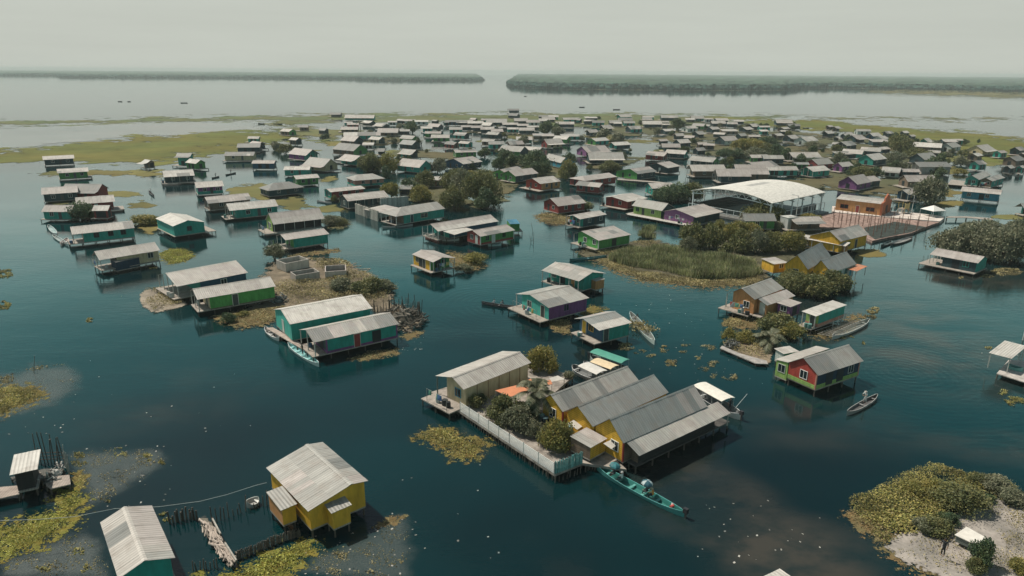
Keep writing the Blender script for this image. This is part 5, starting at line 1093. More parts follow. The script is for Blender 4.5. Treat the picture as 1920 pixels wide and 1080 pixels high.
FAR('T5', """50 388 140 L w k;230 485 170 L w n;450 435 185 F g s;610 510 230 L w b;820 475 180 L g n;60 535 90 L w s;190 505 150 L w n;350 558 270 L p n;720 565 230 L w s;700 605 240 F p n;740 725 230 L w n;190 668 330 L w n;100 655 210 R g n;300 805 310 R w tt;150 800 240 F g n;570 768 300 R g nn;580 905 420 L w nt;1070 465 150 L w n;1180 515 130 L w n;1390 595 190 L w t;1720 595 180 F w n;1870 585 110 F w t;1410 695 400 R w kk;1510 785 180 R g n;1750 695 330 L g s;1350 885 420 L g nn;1440 1035 440 F W q 1.3;150 1005 280 L w u;870 1085 270 R g sr;1140 1085 230 F w n""")
FAR('T6', "1250 430 410 L w yy;1540 465 200 L w t;1800 425 250 L w n;1880 475 100 L w n;1165 510 240 L w k;1210 655 240 L w tt;1740 595 340 L w kk;1670 705 180 L w n;1850 705 150 L w t")
FAR('q4', "720 702 210 L p n;640 720 245 L p u;1030 800 170 L w b;1110 700 200 F p k;1960 915 160 F w t;20 612 110 F w t")
FAR('q3', "1450 620 230 F w k;1640 664 220 F p n;1790 640 200 F p k;1100 480 5 F w r".replace(';1100 480 5 F w r', ''))
FAR('z4', "880 735 330 F d e;1430 745 330 F g k")
FAR('y5', "970 240 170 F p n;1490 110 160 F w r")
HM('T6', (1250, 775), (1480, 800), (1160, 715), (1035, 755), roof='g', walls=dict(F='t', A='t'), patch=.05, z=3.0) if False else None
HM('T6', (1450, 800), (1640, 745), (1350, 750), (1250, 780), roof='g', walls=dict(F='t', A='k'), deck=(1.2, 0, .2, 0), patch=.1)
HM('T6', (1250, 780), (1440, 700), (1140, 715), (1035, 755), roof='g', walls=dict(F='t', A='t'), lead=1, deck=(1.2, 0, 0, .3), patch=.1)
PDECK(T('T6', (775, 845), (1050, 868), (1060, 800), (830, 770)), 'grey open plank deck joined to the double teal house', .8, name='deck', cat='deck')
HM('T6', (1570, 1000), (968, 945), (1540, 925), w=6.5, roof='p', walls='c', z=3.3, f=1.0, patch=.05, eavecol='w', ops=[('F', .8, 'win'), ('F', .45, 'dark'), ('F', .3, 'win')])
# ------------------------------------------------------------------ trees and bushes
TREE('T1', "1190 345 130 90 g;1370 400 210 150 d;780 1000 420 280 o;1030 1000 320 250 y;980 1080 180 160 d;1780 990 220 200 g;100 480 150 60 d")
TREE('T7', "950 655 130 120 g;1070 710 230 130 o")
TREE('T2', "1470 430 220 180 d;1620 380 150 110 d;850 900 330 200 d;1300 960 460 240 d;1120 900 220 150 d;1430 1000 200 220 d;1800 1080 240 240 y;120 1085 180 110 g;330 1085 260 100 y;1660 450 200 130 g;760 320 80 50 o")
TREE('T3', "400 520 230 160 g;620 540 180 130 g;970 275 110 70 d;1510 340 280 130 d;510 990 290 150 o;1640 720 220 100 d;340 195 90 50 d;680 800 150 120 g;1120 350 60 40 o")
TREE('T4', "560 690 330 190 y;760 700 320 180 y;960 590 250 130 d;320 780 240 140 d;1080 770 260 170 d;1220 820 200 160 d;390 1050 180 150 d;1640 640 280 100 g;930 300 120 50 d;950 720 260 150 o;500 760 200 120 g;1330 280 110 50 d;300 890 160 90 d")
TREE('T5', "1010 720 360 270 o;1240 640 210 130 d;1270 790 350 150 o;940 850 330 150 g;1540 620 160 100 g;180 950 200 140 d;450 1085 300 170 o;620 1080 230 150 d;1580 1035 230 130 d;150 660 220 70 d;1720 760 150 70 g")
TREE('T6', "600 720 230 120 d;480 1075 360 280 g;430 900 200 100 y;940 700 200 70 y;580 790 200 90 d;1240 225 60 60 d")
TREE('q4', "1190 830 220 200 g;1620 560 1 1 g".replace(';1620 560 1 1 g', ''))
TREE('q2', "1260 700 180 120 o;1490 730 190 160 o;1150 745 190 100 d;1010 770 140 110 y;1240 800 160 110 y;1480 860 190 170 o;1700 830 300 250 o;1560 760 190 180 g;1730 860 210 130 d;1330 860 90 50 y;590 800 70 60 o;660 815 70 50 y;800 705 60 30 g;1520 590 90 40 g;150 400 80 50 g")
TREE('q3', "1240 800 260 130 d;1140 810 180 110 d;1330 790 200 120 o;420 640 110 130 o;160 610 150 90 d;240 600 110 90 d;510 865 170 75 o;1850 960 220 170 o;1640 600 80 70 d;1790 420 180 90 y;730 560 130 70 o;1820 480 160 80 g;1700 470 100 60 d")
TREE('z4', "130 960 330 300 o;330 960 260 290 o;560 900 260 240 y;720 1000 300 260 o;500 1040 190 150 o;880 1010 260 260 g;1050 1000 280 240 o;1250 1000 260 250 y;1380 960 200 190 y;820 780 210 130 y;1120 900 190 150 y;940 665 400 270 o;1080 660 190 160 o;1520 650 230 120 y;660 780 220 150 y;430 780 200 160 y;1130 720 130 100 g;60 1000 200 180 g")
TREE('q8', "1330 420 240 190 g;1520 430 330 250 g;1700 470 330 250 g;1850 450 300 260 g;1860 300 220 150 g;1640 330 280 180 g;1480 320 240 150 g")
TREE('z1', "980 360 460 260 o;1180 400 430 270 o;1400 330 420 250 o;880 220 250 170 o;1330 260 350 190 o;740 860 420 260 o;900 900 300 200 y;700 700 170 130 o;150 900 160 140 y;360 930 240 130 y;560 960 200 130 g;200 960 130 80 g;1550 250 150 130 g")
TREE('q1', "620 940 200 130 d;560 880 100 70 d;700 930 100 60 d;1090 980 190 70 y;1020 965 70 50 d")
TREE('q6', "150 440 150 110 g;640 690 180 110 g;850 710 230 130 o;960 680 170 90 g;560 180 170 60 g;640 175 120 50 o;1560 530 130 60 g;1640 470 180 60 y")
TREE('q5', "1720 910 110 70 d;1820 860 80 40 y")
TREE('z3', "900 330 400 360 y;1070 350 240 220 y;360 480 250 250 y;540 440 220 190 y;330 1100 500 380 o;560 1070 330 260 o;180 1000 200 150 g;1330 420 190 110 g;20 790 150 140 d", .9)
TREE('f', "1043 854 62 54 y;1028 840 40 34 o;1058 850 34 36 y;890 770 28 26 o;968 818 60 48 g;990 800 44 36 d;948 806 36 28 o;1000 825 40 30 g", .9)
TREE('b4', "1400 640 380 170 o;1260 540 260 90 y;1230 790 230 120 o;1150 770 160 100 g;1600 1050 190 190 d;1540 1070 130 110 o;1700 480 230 90 g;1640 540 110 50 d;1800 560 220 80 g;1870 1090 160 110 y;1560 430 180 60 o;1080 500 200 60 y;1330 720 160 90 d")
TREE('z4', "1660 250 100 60 k".replace(' k', ' g'))
for _ in range(125):
    x = random.uniform(690, 1820); y = random.uniform(228 + max(0, x - 1400) * .09, 330) - (6 if x < 1000 else 0); w_ = random.uniform(7, 20) * (.6 + (y - 215) / 130)
    TREE('f', f'{x:.0f} {y:.0f} {w_:.0f} {w_ * random.uniform(.55, .9):.0f} {random.choice("ddodg")}')
PALM((1004, 780), 3.6, 4.0, 'spreading feathery palm beside the orange canopies in the yard', 24)
PALM(T('T1', (610, 410)), 7.5, 5.0, 'lone dark palm standing among the far left houses', 13, 0)
PALM(T('z1', (660, 940)), 1.6, 3.6, 'bushy grey-green palm behind the boat shed island of the lime house', 18)
PALM(T('T4', (400, 1060)), 2.2, 2.6, 'short palm in front of the turquoise house beyond the pavilion', 13, 0)
PALM(T('T1', (1520, 560)), 2, 2.2, 'small far palm by the green-gabled houses', 9, 0)
# ------------------------------------------------------------------ islands
GROUND('rubble_island', T('q6', (40, 560), (120, 470), (230, 440), (420, 420), (620, 430), (760, 480), (900, 560), (1020, 660), (1010, 740), (1200, 830), (1240, 880), (1150, 960), (1000, 900), (850, 780), (560, 770), (300, 800), (60, 900), (-220, 880), (-200, 850), (60, 720)), (.20, .165, .12), .45, .07)
MATV('dry_grass', T('q6', (100, 600), (250, 590), (500, 590), (680, 500), (850, 540), (1010, 660), (1000, 740), (850, 780), (560, 770), (250, 780), (120, 700)), 'dry grass and low scrub over the rubble island', 'b', 26, .2, .55, z=.45, cut=-.6, blade=False)
MATV('broken_brick', T('q6', (400, 420), (620, 430), (720, 490), (560, 520), (440, 500)), 'broken brick rubble behind the roofless rooms', 'b', 22, .25, .25, z=.45, cut=-.8) 
def ROOM(tile, A, B, w, hgt, col, label, z=.45):
    a, b = G(T(tile, A), z), G(T(tile, B), z); d = b - a; L = d.length; o = empty('roofless_room', a, math.atan2(d.y, d.x), label, 'ruin'); t = .18
    for q in (((0, 0, -.3), (L, t, hgt)), ((0, w - t, -.3), (L, w, hgt)), ((0, t, -.3), (t, w - t, hgt)), ((L - t, t, -.3), (L, w - t, hgt))): m = MB(); m.box(*q, jit(col, .15)); m.build('wall', M_SMOOTH, o)
    m = MB(); m.box((t, t, -.2), (L - t, w - t, .05), (.12, .11, .10)); m.build('floor', M_SMOOTH, o)
ROOM('q6', (225, 510), (400, 475), 4.2, 1.5, (.40, .37, .33), 'taller pale roofless block room at the back of the rubble island')
ROOM('q6', (300, 590), (480, 560), 3.2, 1.2, (.34, .31, .28), 'dark-walled roofless room in front of the taller pale one')
ROOM('q6', (520, 565), (680, 555), 4.6, 1.3, (.42, .37, .34), 'low roofless room with pale floor, right of the other ruins')
STAKES(T('q6', (880, 830), (960, 850), (1080, 790), (1200, 800), (1240, 850)), 'ragged dark stake fence around the brush heap', 46, (1.0, 3.0), .07, zg=.4)
PILE((753, 600), 11, 8, 2.2, 'dark heap of branches and posts at the rubble island end', 150, [(.08, .075, .06), (.13, .12, .10), (.2, .18, .15)], .7, 'brush_heap')
PILE(T('q6', (175, 735)), 3.2, 2.6, 1.6, 'grey scrap heap at the end of the bright green house', 70, [(.16, .18, .18), (.3, .3, .28), (.06, .07, .07)], .4)
MATV('shore_weeds', T('q6', (700, 655), (860, 645), (1000, 630), (1060, 640), (1040, 655), (860, 665)), 'dry weeds under the front teal house', 'b', 34, .16, .3)
MATV('shore_weeds', T('s2', (690, 290), (860, 240), (1050, 215), (1070, 255), (900, 290), (760, 310)), 'drifted straw under the front teal house of the pair', 'b', 40, .16, .25)
MATV('shore_weeds', T('s2', (1080, 120), (1180, 90), (1260, 85), (1220, 120), (1130, 150)), 'pale straw drift beside the brush heap', 'b', 30, .16, .2)
GROUND('shell_islet', T('q5', (1050, 690), (1090, 655), (1240, 640), (1330, 700), (1400, 760), (1290, 800), (1140, 820), (1060, 770)), (.30, .26, .21), .4, .08)
MATV('dry_grass', T('q5', (1050, 690), (1090, 655), (1240, 640), (1330, 700), (1400, 760), (1290, 800), (1140, 820), (1060, 770)), 'dry grass and litter on the shell islet by the green house', 'b', 30, .16, .3, z=.4)
MATV('dry_grass', T('q5', (1600, 860), (1700, 840), (1900, 800), (2060, 790), (2080, 860), (1900, 920), (1800, 940), (1660, 900)), 'straw bank in front of the bright green house', 'b', 34, .18, .35, z=.1)
MATV('dry_grass', T('q6', (0, 840), (110, 790), (230, 770), (180, 830), (110, 900), (0, 930)), 'straw bank between the green house and teal pair', 'b', 30, .18, .35, z=.1)
# reed island
GROUND('reed_island', T('q7', (500, 370), (620, 300), (900, 290), (1060, 280), (1250, 330), (1500, 400), (1700, 440), (1900, 450), (1920, 560), (1700, 590), (1400, 600), (1250, 580), (950, 560), (780, 480), (640, 430), (520, 400)), (.11, .10, .065), .3, .05)
GROUND('village_land', T('z4', (0, 1000), (200, 640), (700, 640), (1300, 700), (1700, 720), (1750, 800), (1300, 1060), (1900, 1060), (1700, 1160), (900, 1160)), (.10, .095, .06), .28, .04)
MATV('reeds', T('q7', (720, 430), (820, 380), (1100, 350), (1350, 390), (1600, 420), (1800, 470), (1880, 540), (1650, 580), (1380, 580), (1250, 550), (1000, 500), (800, 470)), 'tall dense green reeds on the island before the mangroves', 'r', 46, 1.25, .2, blade=True, z=.1, cut=-.9, thin=.8, maxn=34000, cat='reeds')
MATV('reeds', T('q7', (940, 260), (1010, 215), (1090, 215), (1080, 280)), 'short reeds behind the green house deck', 'r', 34, 1.3, .2, blade=True, z=.25, cut=-.9, cat='reeds')
MATV('shore_weeds', T('q7', (560, 390), (760, 430), (950, 510), (1250, 555), (1500, 580), (1880, 550), (1860, 605), (1500, 635), (1280, 620), (950, 585), (740, 500)), 'straw fringe along the reed island edge', 'b', 60, .2, .35, cut=-.9)
MATV('dry_grass', T('q7', (500, 370), (620, 310), (900, 300), (1060, 290), (1200, 340), (1000, 400), (760, 400), (560, 400)), 'pale dry grass and litter beside the green house', 'b', 26, .2, .3, z=.28)
MATV('shore_weeds', T('q7', (170, 100), (250, 75), (420, 85), (440, 150), (330, 165), (210, 140)), 'yellow weeds before the red house with the round bush', 'b', 20, .25, .35, base=1)
MATV('shore_weeds', T('q7', (240, 900), (420, 870), (440, 980), (360, 980)), 'straw bank between the purple and navy houses', 'b', 36, .17, .3)
MATV('shore_weeds', T('q7', (480, 850), (600, 770), (720, 800), (560, 850)), 'weeds behind the navy-fronted house', 'm', 30, .18, .35)
MATV('shore_weeds', T('q6', (250, 400), (400, 370), (620, 345), (630, 365), (420, 395), (270, 410)), 'weed bank in front of the streak-roofed teal house', 'b', 26, .2, .35)
MATV('shore_weeds', T('q6', (1450, 370), (1560, 390), (1730, 470), (1640, 500), (1500, 500), (1450, 440)), 'straw spit behind the little yellow and green house', 'b', 26, .22, .45)
MATV('shore_weeds', T('q6', (510, 110), (620, 105), (710, 160), (640, 195), (540, 190)), 'scrubby weeds beside the long dark veranda', 'r', 26, .22, .6)
# islet with bushes near the red-lime house
GROUND('bush_islet', T('y6', (0, 420), (150, 330), (300, 250), (560, 230), (800, 330), (760, 640), (620, 680), (400, 600), (150, 510)), (.26, .21, .15), .4, .07)
MATV('dry_grass', T('y6', (20, 400), (150, 320), (420, 220), (1000, 180), (1200, 240), (900, 360), (760, 640), (560, 660), (300, 560), (100, 470)), 'dry grass and litter on the bush islet', 'b', 30, .17, .35, z=.35)
PDECK(T('y6', (0, 420), (540, 650), (720, 660), (700, 610), (300, 500), (30, 385)), 'grey weathered boat-like plank walkway at the bush islet edge', .5, col=(.38, .36, .34))
PILE(T('y6', (180, 400)), 3.0, 2.4, 1.2, 'dark scrap heap with sheets on the bush islet', 60, [(.05, .06, .06), (.2, .2, .19)], .4)
MATV('water_weeds', T('z1', (80, 700), (160, 610), (400, 590), (560, 640), (500, 740), (250, 745)), 'brown water weeds below the orange house', 'b', 24, .2, .25)
MATV('water_weeds', T('z1', (1140, 800), (1400, 740), (1640, 580), (1780, 600), (1720, 680), (1420, 860), (1280, 860)), 'weeds under the timber rack', 'b', 26, .18, .25)
# lower right island
GROUND('litter_island', T('b4', (880, 850), (1000, 760), (1300, 700), (1500, 560), (1650, 480), (1800, 470), (1990, 500), (1990, 1160), (1350, 1120), (1250, 1060), (1050, 980)), (.33, .30, .27), .22, .10)
MATV('broad_leaf_plants', T('b4', (600, 540), (640, 480), (850, 400), (950, 330), (1200, 235), (1300, 250), (1500, 320), (1700, 330), (1850, 400), (1930, 520), (1800, 560), (1640, 480), (1500, 560), (1300, 700), (1100, 780), (900, 840), (800, 790), (700, 660)), 'yellow-green broad-leaved thicket over the lower-right island', 'm', 120, .15, .5, cut=-.75, thin=1.2, maxn=52000, z=.2)
MATV('water_weeds', T('b4', (580, 620), (640, 580), (760, 620), (900, 700), (1000, 800), (880, 860), (760, 790), (640, 700)), 'tan floating weeds at the left point of the lower-right island', 'b', 70, .15, .15, cut=-.3)
MATV('water_weeds', T('b4', (640, 400), (720, 390), (860, 400), (840, 440), (700, 450)), 'small weed patch off the lower-right island', 'b', 60, .15, .12, cut=-.1)
MATV('water_weeds', T('b4', (860, 850), (960, 880), (1080, 980), (1250, 1050), (1400, 1110), (1340, 1150), (1180, 1070), (1020, 1000), (900, 920)), 'ragged weed fringe along the shore of the lower-right island', 'b', 60, .15, .2, cut=-.2)
MATV('dry_litter', T('b4', (900, 860), (1300, 720), (1600, 560), (1950, 560), (1950, 1100), (1350, 1100), (1080, 980)), 'dry leaf litter and rubbish on the pale sand', 'b', 22, .12, .08, z=.24, cut=-.3, maxn=9000)
MATV('dry_litter', T('b4', (1700, 700), (1930, 600), (1930, 1100), (1720, 1080)), 'reddish dry scrub at the right frame edge', 'b', 40, .15, .3, z=.24, cut=-.6, maxn=9000)
# floating mats near
MATV('water_hyacinth', T('s2', (1170, 885), (1330, 815), (1440, 805), (1510, 830), (1500, 870), (1640, 885), (1800, 900), (1700, 965), (1660, 1050), (1460, 1045), (1410, 980), (1300, 915)), 'ragged tan-green weed mat floating before the slat fence', 'm', 75, .15, .2, cut=-.7)
MATV('water_hyacinth', T('b0', (-60, 500), (120, 490), (260, 495), (310, 510), (340, 570), (270, 610), (130, 660), (60, 695), (-60, 740)), 'green weed bank cut by the left frame edge', 'm', 70, .15, .25, cut=-.8)
MATV('water_weeds', T('b0', (-60, 430), (80, 400), (190, 370), (300, 340), (490, 325), (500, 350), (400, 385), (470, 450), (560, 440), (570, 470), (460, 470), (380, 430), (250, 480), (120, 490), (-60, 490)), 'thin straw drift above the left weed bank', 'b', 34, .13, .08, cut=.0)
MATV('water_hyacinth', T('b1', (-10, 720), (130, 680), (340, 620), (420, 590), (400, 480), (440, 440), (560, 430), (640, 510), (560, 680), (430, 780), (300, 860), (120, 920), (-10, 980)), 'bright weed bank below the left fishing platform', 'g', 75, .15, .25, cut=-.8)
MATV('water_hyacinth', T('b1', (530, 310), (600, 290), (670, 330), (640, 420), (560, 430)), 'small weed bank right of the left fishing platform', 'm', 70, .15, .2, cut=-.6)
MATV('water_hyacinth', T('b2', (-480, 1080), (-260, 1080), (-40, 1000), (30, 920), (200, 870), (340, 820), (450, 820), (430, 920), (320, 1010), (260, 1090), (-100, 1150), (-400, 1150)), 'bright green weed bank below the ochre house', 'g', 80, .15, .25, cut=-.85)
MATV('water_weeds', T('b2', (870, 720), (980, 640), (1130, 630), (1100, 670), (950, 720)), 'tan weed strip beside the ochre house', 'b', 60, .14, .1, cut=-.2)
MATV('water_weeds', T('b2', (440, 860), (640, 800), (860, 740), (760, 860), (480, 920)), 'dark brown weed margin under the ochre house', 'b', 40, .13, .08, cut=-.1)
for q, l in (((905, 160, 60, 45), 'first'), ((890, 210, 50, 20), ''), ((1100, 190, 45, 40), ''), ((590, 180, 60, 30), ''), ((600, 240, 90, 30), ''), ((1220, 230, 40, 25), ''), ((590, 900, 60, 50), ''), ((670, 860, 40, 20), ''), ((330, 1020, 70, 50), ''), ((640, 1020, 60, 60), ''), ((1240, 650, 60, 40), ''), ((680, 620, 60, 14), '')):
    pass
def CLUMPS(tile, rows, pal, noun, dens=60, size=.15):
    for cx, cy, rx, ry in rows:
        px = T(tile, (cx, cy)); s = TILES[tile][2]
        o = MATV('weed_clump', ell(px[0], px[1], rx / s, ry / s), None, pal, dens * 1.5, size, .15, cut=-.12, thin=.35, sheet=False, nsc=.55)
        if o: auto(o, f'{noun}', f'{noun}s', 'water plants', px, 'small floating weed clumps')
CLUMPS('b1', [(905, 155, 60, 40), (885, 205, 45, 18), (1100, 190, 45, 38), (590, 180, 55, 28), (600, 240, 80, 26), (1220, 230, 40, 22), (590, 900, 60, 45), (670, 860, 40, 18), (330, 1020, 65, 45), (650, 1030, 55, 55), (1240, 640, 60, 38), (800, 520, 50, 18)], 'm', 'small tan weed clump')
CLUMPS('b2', [(640, 920, 70, 40), (810, 920, 55, 24), (1000, 885, 50, 25), (1090, 955, 40, 35), (570, 1040, 75, 35), (860, 1050, 45, 22), (860, 985, 40, 18), (460, 1030, 40, 25), (850, 840, 40, 15)], 'b', 'small tan weed clump')
CLUMPS('s3', [(850, 200, 75, 35), (960, 240, 55, 20), (1060, 275, 55, 18), (1140, 220, 40, 30), (1195, 320, 55, 32), (1390, 285, 40, 18), (1510, 330, 55, 28), (1470, 205, 80, 22), (1430, 370, 60, 20), (1500, 420, 40, 18), (1640, 430, 70, 28), (1300, 190, 50, 12), (1280, 240, 40, 10), (1640, 30, 90, 18)], 'b', 'small straw-coloured weed clump', 50)
CLUMPS('s4', [(1850, 600, 90, 50), (1760, 540, 50, 25), (715, 175, 22, 18), (590, 130, 60, 14), (1650, 210, 40, 12)], 'm', 'small tan weed clump')
CLUMPS('q8', [(790, 810, 60, 30), (760, 860, 70, 18), (1450, 565, 25, 10), (1800, 520, 120, 30), (1640, 550, 60, 12)], 'b', 'small straw-coloured weed clump', 40, .2)
CLUMPS('q5', [(670, 880, 30, 22), (30, 535, 75, 40), (30, 770, 55, 40), (900, 705, 20, 6), (1150, 490, 50, 8)], 'm', 'small tan weed clump', 50, .17)
MATV('water_hyacinth', T('q5', (1200, 380), (1280, 350), (1400, 355), (1455, 400), (1380, 440), (1280, 460), (1220, 430)), 'round yellow-green weed mat at the end of the long cream house', 'g', 40, .2, .25, cut=-1.2, thin=.6)
# floating litter
P = []
for (tile, x0, y0, x1, y1, n) in (('b1', 480, 100, 1300, 560, 34), ('b2', 300, 640, 1200, 1080, 40), ('s3', 1000, 150, 1900, 500, 30), ('b3', 1300, 480, 1920, 1000, 20), ('b4', 0, 620, 400, 900, 10), ('s4', 1450, 100, 1900, 300, 8), ('s2', 1060, 80, 1260, 230, 22), ('b2', 900, 200, 1900, 1000, 12), ('b0', 300, 300, 1900, 900, 16), ('b0', -20, 700, 500, 900, 14), ('q7', 800, 640, 1500, 1000, 24)):
    for _ in range(n): p = G(T(tile, (random.uniform(x0, x1), random.uniform(y0, y1)))); P.append((p.x, p.y, .03))
P = np.array(P); tag(link('floating_litter', quads('floating_litter', P, rng.uniform(.08, .26, len(P)), np.clip(rng.normal(.34, .14, (len(P), 1)), .1, .7) * np.array([[1, .97, .88]]), up=6)), 'pale floating leaves and litter scattered over the near water', 'litter', None, 'stuff')
# pale scum films on the water
def film():
    m, nt, b, out = newmat('scum_film'); b.inputs['Base Color'].default_value = (.085, .11, .105, 1); b.inputs['Roughness'].default_value = .45
    at = nd(nt, 'ShaderNodeAttribute', attribute_name='Edge'); tc = nd(nt, 'ShaderNodeTexCoord')
    n1 = nd(nt, 'ShaderNodeTexNoise', Scale=.35, Detail=7.0, Roughness=.65); nt.links.new(tc.outputs['Object'], n1.inputs['Vector'])
    n2 = nd(nt, 'ShaderNodeTexNoise', Scale=7.0, Detail=4.0, Roughness=.75); nt.links.new(tc.outputs['Object'], n2.inputs['Vector'])
    a = math_(nt, 'ADD', at.outputs['Fac'], math_(nt, 'MULTIPLY', math_(nt, 'SUBTRACT', n1.outputs[0], .5), 1.8))
    mr = nd(nt, 'ShaderNodeMapRange'); mr.interpolation_type = 'SMOOTHSTEP'; nt.links.new(a, mr.inputs[0]); mr.inputs[1].default_value = -.25; mr.inputs[2].default_value = .9
    sp_ = nd(nt, 'ShaderNodeMapRange'); nt.links.new(n2.outputs[0], sp_.inputs[0]); sp_.inputs[1].default_value = .3; sp_.inputs[2].default_value = .72; sp_.inputs[3].default_value = .12; sp_.inputs[4].default_value = .75
    al = math_(nt, 'MULTIPLY', mr.outputs[0], sp_.outputs[0])
    tr = nt.nodes.new('ShaderNodeBsdfTransparent'); ms = nt.nodes.new('ShaderNodeMixShader'); nt.links.new(al, ms.inputs[0]); nt.links.new(tr.outputs[0], ms.inputs[1]); nt.links.new(b.outputs[0], ms.inputs[2]); nt.links.new(ms.outputs[0], out.inputs[0]); return m
M_FILM = film()
FZ = [0]
def FILM(px, label, rim=.28):
    FZ[0] += 1; tag(link('scum_film', SHEET('scum_film', px, (1, 1, 1), .008 + .001 * FZ[0], 34, M_FILM, 70, 50, 1.6, .5)), label, 'scum', None, 'stuff')
FILM(T('b1', (520, 160), (760, 120), (1200, 130), (1290, 220), (1120, 330), (900, 460), (700, 560), (560, 620), (640, 500), (600, 400)), 'grey scum film on the water right of the left fishing platform')
FILM(T('b2', (440, 1090), (300, 1060), (440, 900), (780, 780), (1000, 640), (1140, 620), (1170, 760), (1200, 900), (1150, 1080), (1000, 1140)), 'grey scum film on the water below the ochre house', .16)
FILM(T('b1', (0, 980), (160, 920), (420, 800), (640, 740), (760, 800), (800, 1000), (820, 1100), (0, 1100)), 'grey scum film beside the bottom-left teal house', .2)
FILM(T('b0', (-60, 420), (120, 380), (300, 320), (500, 330), (610, 390), (610, 500), (460, 620), (250, 700), (-60, 760)), 'pale scum film around the left-edge weed bank', .3)
for q, l in ((T('b1', (520, 160), (760, 120), (1200, 130), (1290, 220), (1120, 330), (900, 460), (700, 560), (560, 620), (640, 500), (600, 400)), 'sunken weed specks in the scum right of the left fishing platform'), (T('b2', (300, 1060), (440, 900), (780, 780), (1000, 660), (1120, 640), (1150, 760), (1170, 900), (1120, 1080), (900, 1140)), 'sunken weed specks in the scum below the ochre house'), (T('b1', (0, 980), (160, 920), (420, 800), (640, 740), (760, 800), (800, 1000), (820, 1100), (0, 1100)), 'sunken weed specks beside the bottom-left teal house')):
    MATV('sunken_weeds', q, l, 'b', 26, .11, .03, cut=.05, thin=1.2, sheet=False, nsc=.9)
# far mats and marsh
MZ = [0]
def MARSH(px, label, col=(.11, .125, .045), z=.05, amp=.04, name='reed_marsh', it=4, soft=70, bias=0.0, mat=None):
    MZ[0] += 1; tag(link(name, SHEET(name, px, col, z + .006 * MZ[0], soft, mat or M_GAPFAR, 220, 70, 6.0, .6, bias, .62)), label, 'marsh', None, 'stuff')
MARSH([(-60, 300), (-60, 284), (60, 279), (110, 272), (180, 268), (260, 256), (330, 257), (400, 248), (480, 245), (520, 247), (560, 253), (620, 262), (600, 262), (545, 262), (500, 268), (475, 277), (455, 289), (400, 291), (320, 301), (260, 307), (180, 307), (100, 306), (30, 308)], 'wide green reed marsh on the left', (.108, .122, .034))
MARSH([(-60, 228), (100, 227), (300, 222), (480, 218), (620, 214.5), (760, 214), (960, 213), (1200, 214.5), (1360, 216), (1500, 219), (1500, 221), (1360, 222.5), (1300, 233), (1200, 246), (1090, 240), (1000, 238), (900, 232), (830, 228), (760, 232), (690, 226), (640, 226), (600, 231), (540, 232), (480, 226), (300, 228), (150, 232), (-60, 236)], 'long green marsh belt along the far open water', (.10, .125, .06))
M_MUD = gapmat('wet_mud', .012, .06); M_MUD.node_tree.nodes['Principled BSDF'].inputs['Roughness'].default_value = .22; M_MUD.node_tree.nodes['Principled BSDF'].inputs['Specular IOR Level'].default_value = .6
MARSH([(1330, 223), (1440, 224), (1560, 227), (1700, 240), (1800, 247), (1990, 270), (1990, 305), (1860, 301), (1800, 286), (1760, 290), (1700, 263), (1600, 251), (1500, 241), (1400, 237)], 'green marsh belt behind the right-hand houses', (.108, .122, .034))
MARSH([(520, 234), (560, 236), (600, 241), (655, 247), (630, 262), (600, 258), (545, 252), (500, 247)], 'thin green bank by the far channel mouth', (.11, .125, .055))
MARSH([(-60, 242), (150, 233), (340, 228), (480, 228), (490, 243), (400, 246), (330, 255), (260, 254), (180, 265), (110, 268), (60, 276), (-60, 283)], 'pale mud flat behind the left reed marsh', (.13, .115, .10), .02, .03, 'mud_flat', soft=45, bias=.1, mat=M_MUD)
MARSH([(1640, 172), (1700, 171), (1850, 174), (1990, 177), (1990, 184), (1850, 180.5), (1760, 177)], 'yellow reed spit at the right far shore', (.15, .15, .07), .3)
MARSH([(1480, 220), (1600, 221.5), (1800, 223), (1990, 222), (1990, 223), (1800, 224.5), (1600, 223)], 'thin weed line on the open water at right', (.12, .14, .08))
for i, (px, l) in enumerate((([(1100, 232), (1300, 234), (1500, 246), (1700, 265), (1790, 290), (1760, 315), (1680, 335), (1560, 335), (1500, 318), (1430, 310), (1380, 296), (1330, 300), (1280, 288), (1250, 268), (1180, 260), (1110, 252)], 'brown-green land under the far right houses'), ([(800, 236), (900, 240), (1000, 248), (1040, 262), (1010, 272), (960, 262), (930, 252), (860, 248)], 'brown-green land under the far middle houses'), ([(640, 254), (700, 250), (780, 256), (790, 268), (700, 275), (650, 268)], 'brown-green land under the far left houses'), ([(720, 360), (800, 330), (880, 310), (960, 300), (1060, 300), (1090, 330), (1010, 345), (960, 370), (930, 395), (860, 398), (780, 385), (730, 372)], 'brown land under the middle mangroves'), ([(1080, 300), (1150, 285), (1220, 290), (1240, 300), (1150, 318), (1090, 320)], 'green bank before the pink houses'), ([(1420, 335), (1560, 330), (1680, 335), (1760, 345), (1800, 375), (1700, 385), (1560, 362), (1440, 350)], 'brown land behind the orange hall'), ([(720, 283), (800, 278), (880, 282), (900, 296), (860, 302), (780, 300), (730, 296)], 'olive bank among the left-centre houses'))):
    MARSH(px, l, (.085, .09, .05), .05, soft=60, bias=.42)
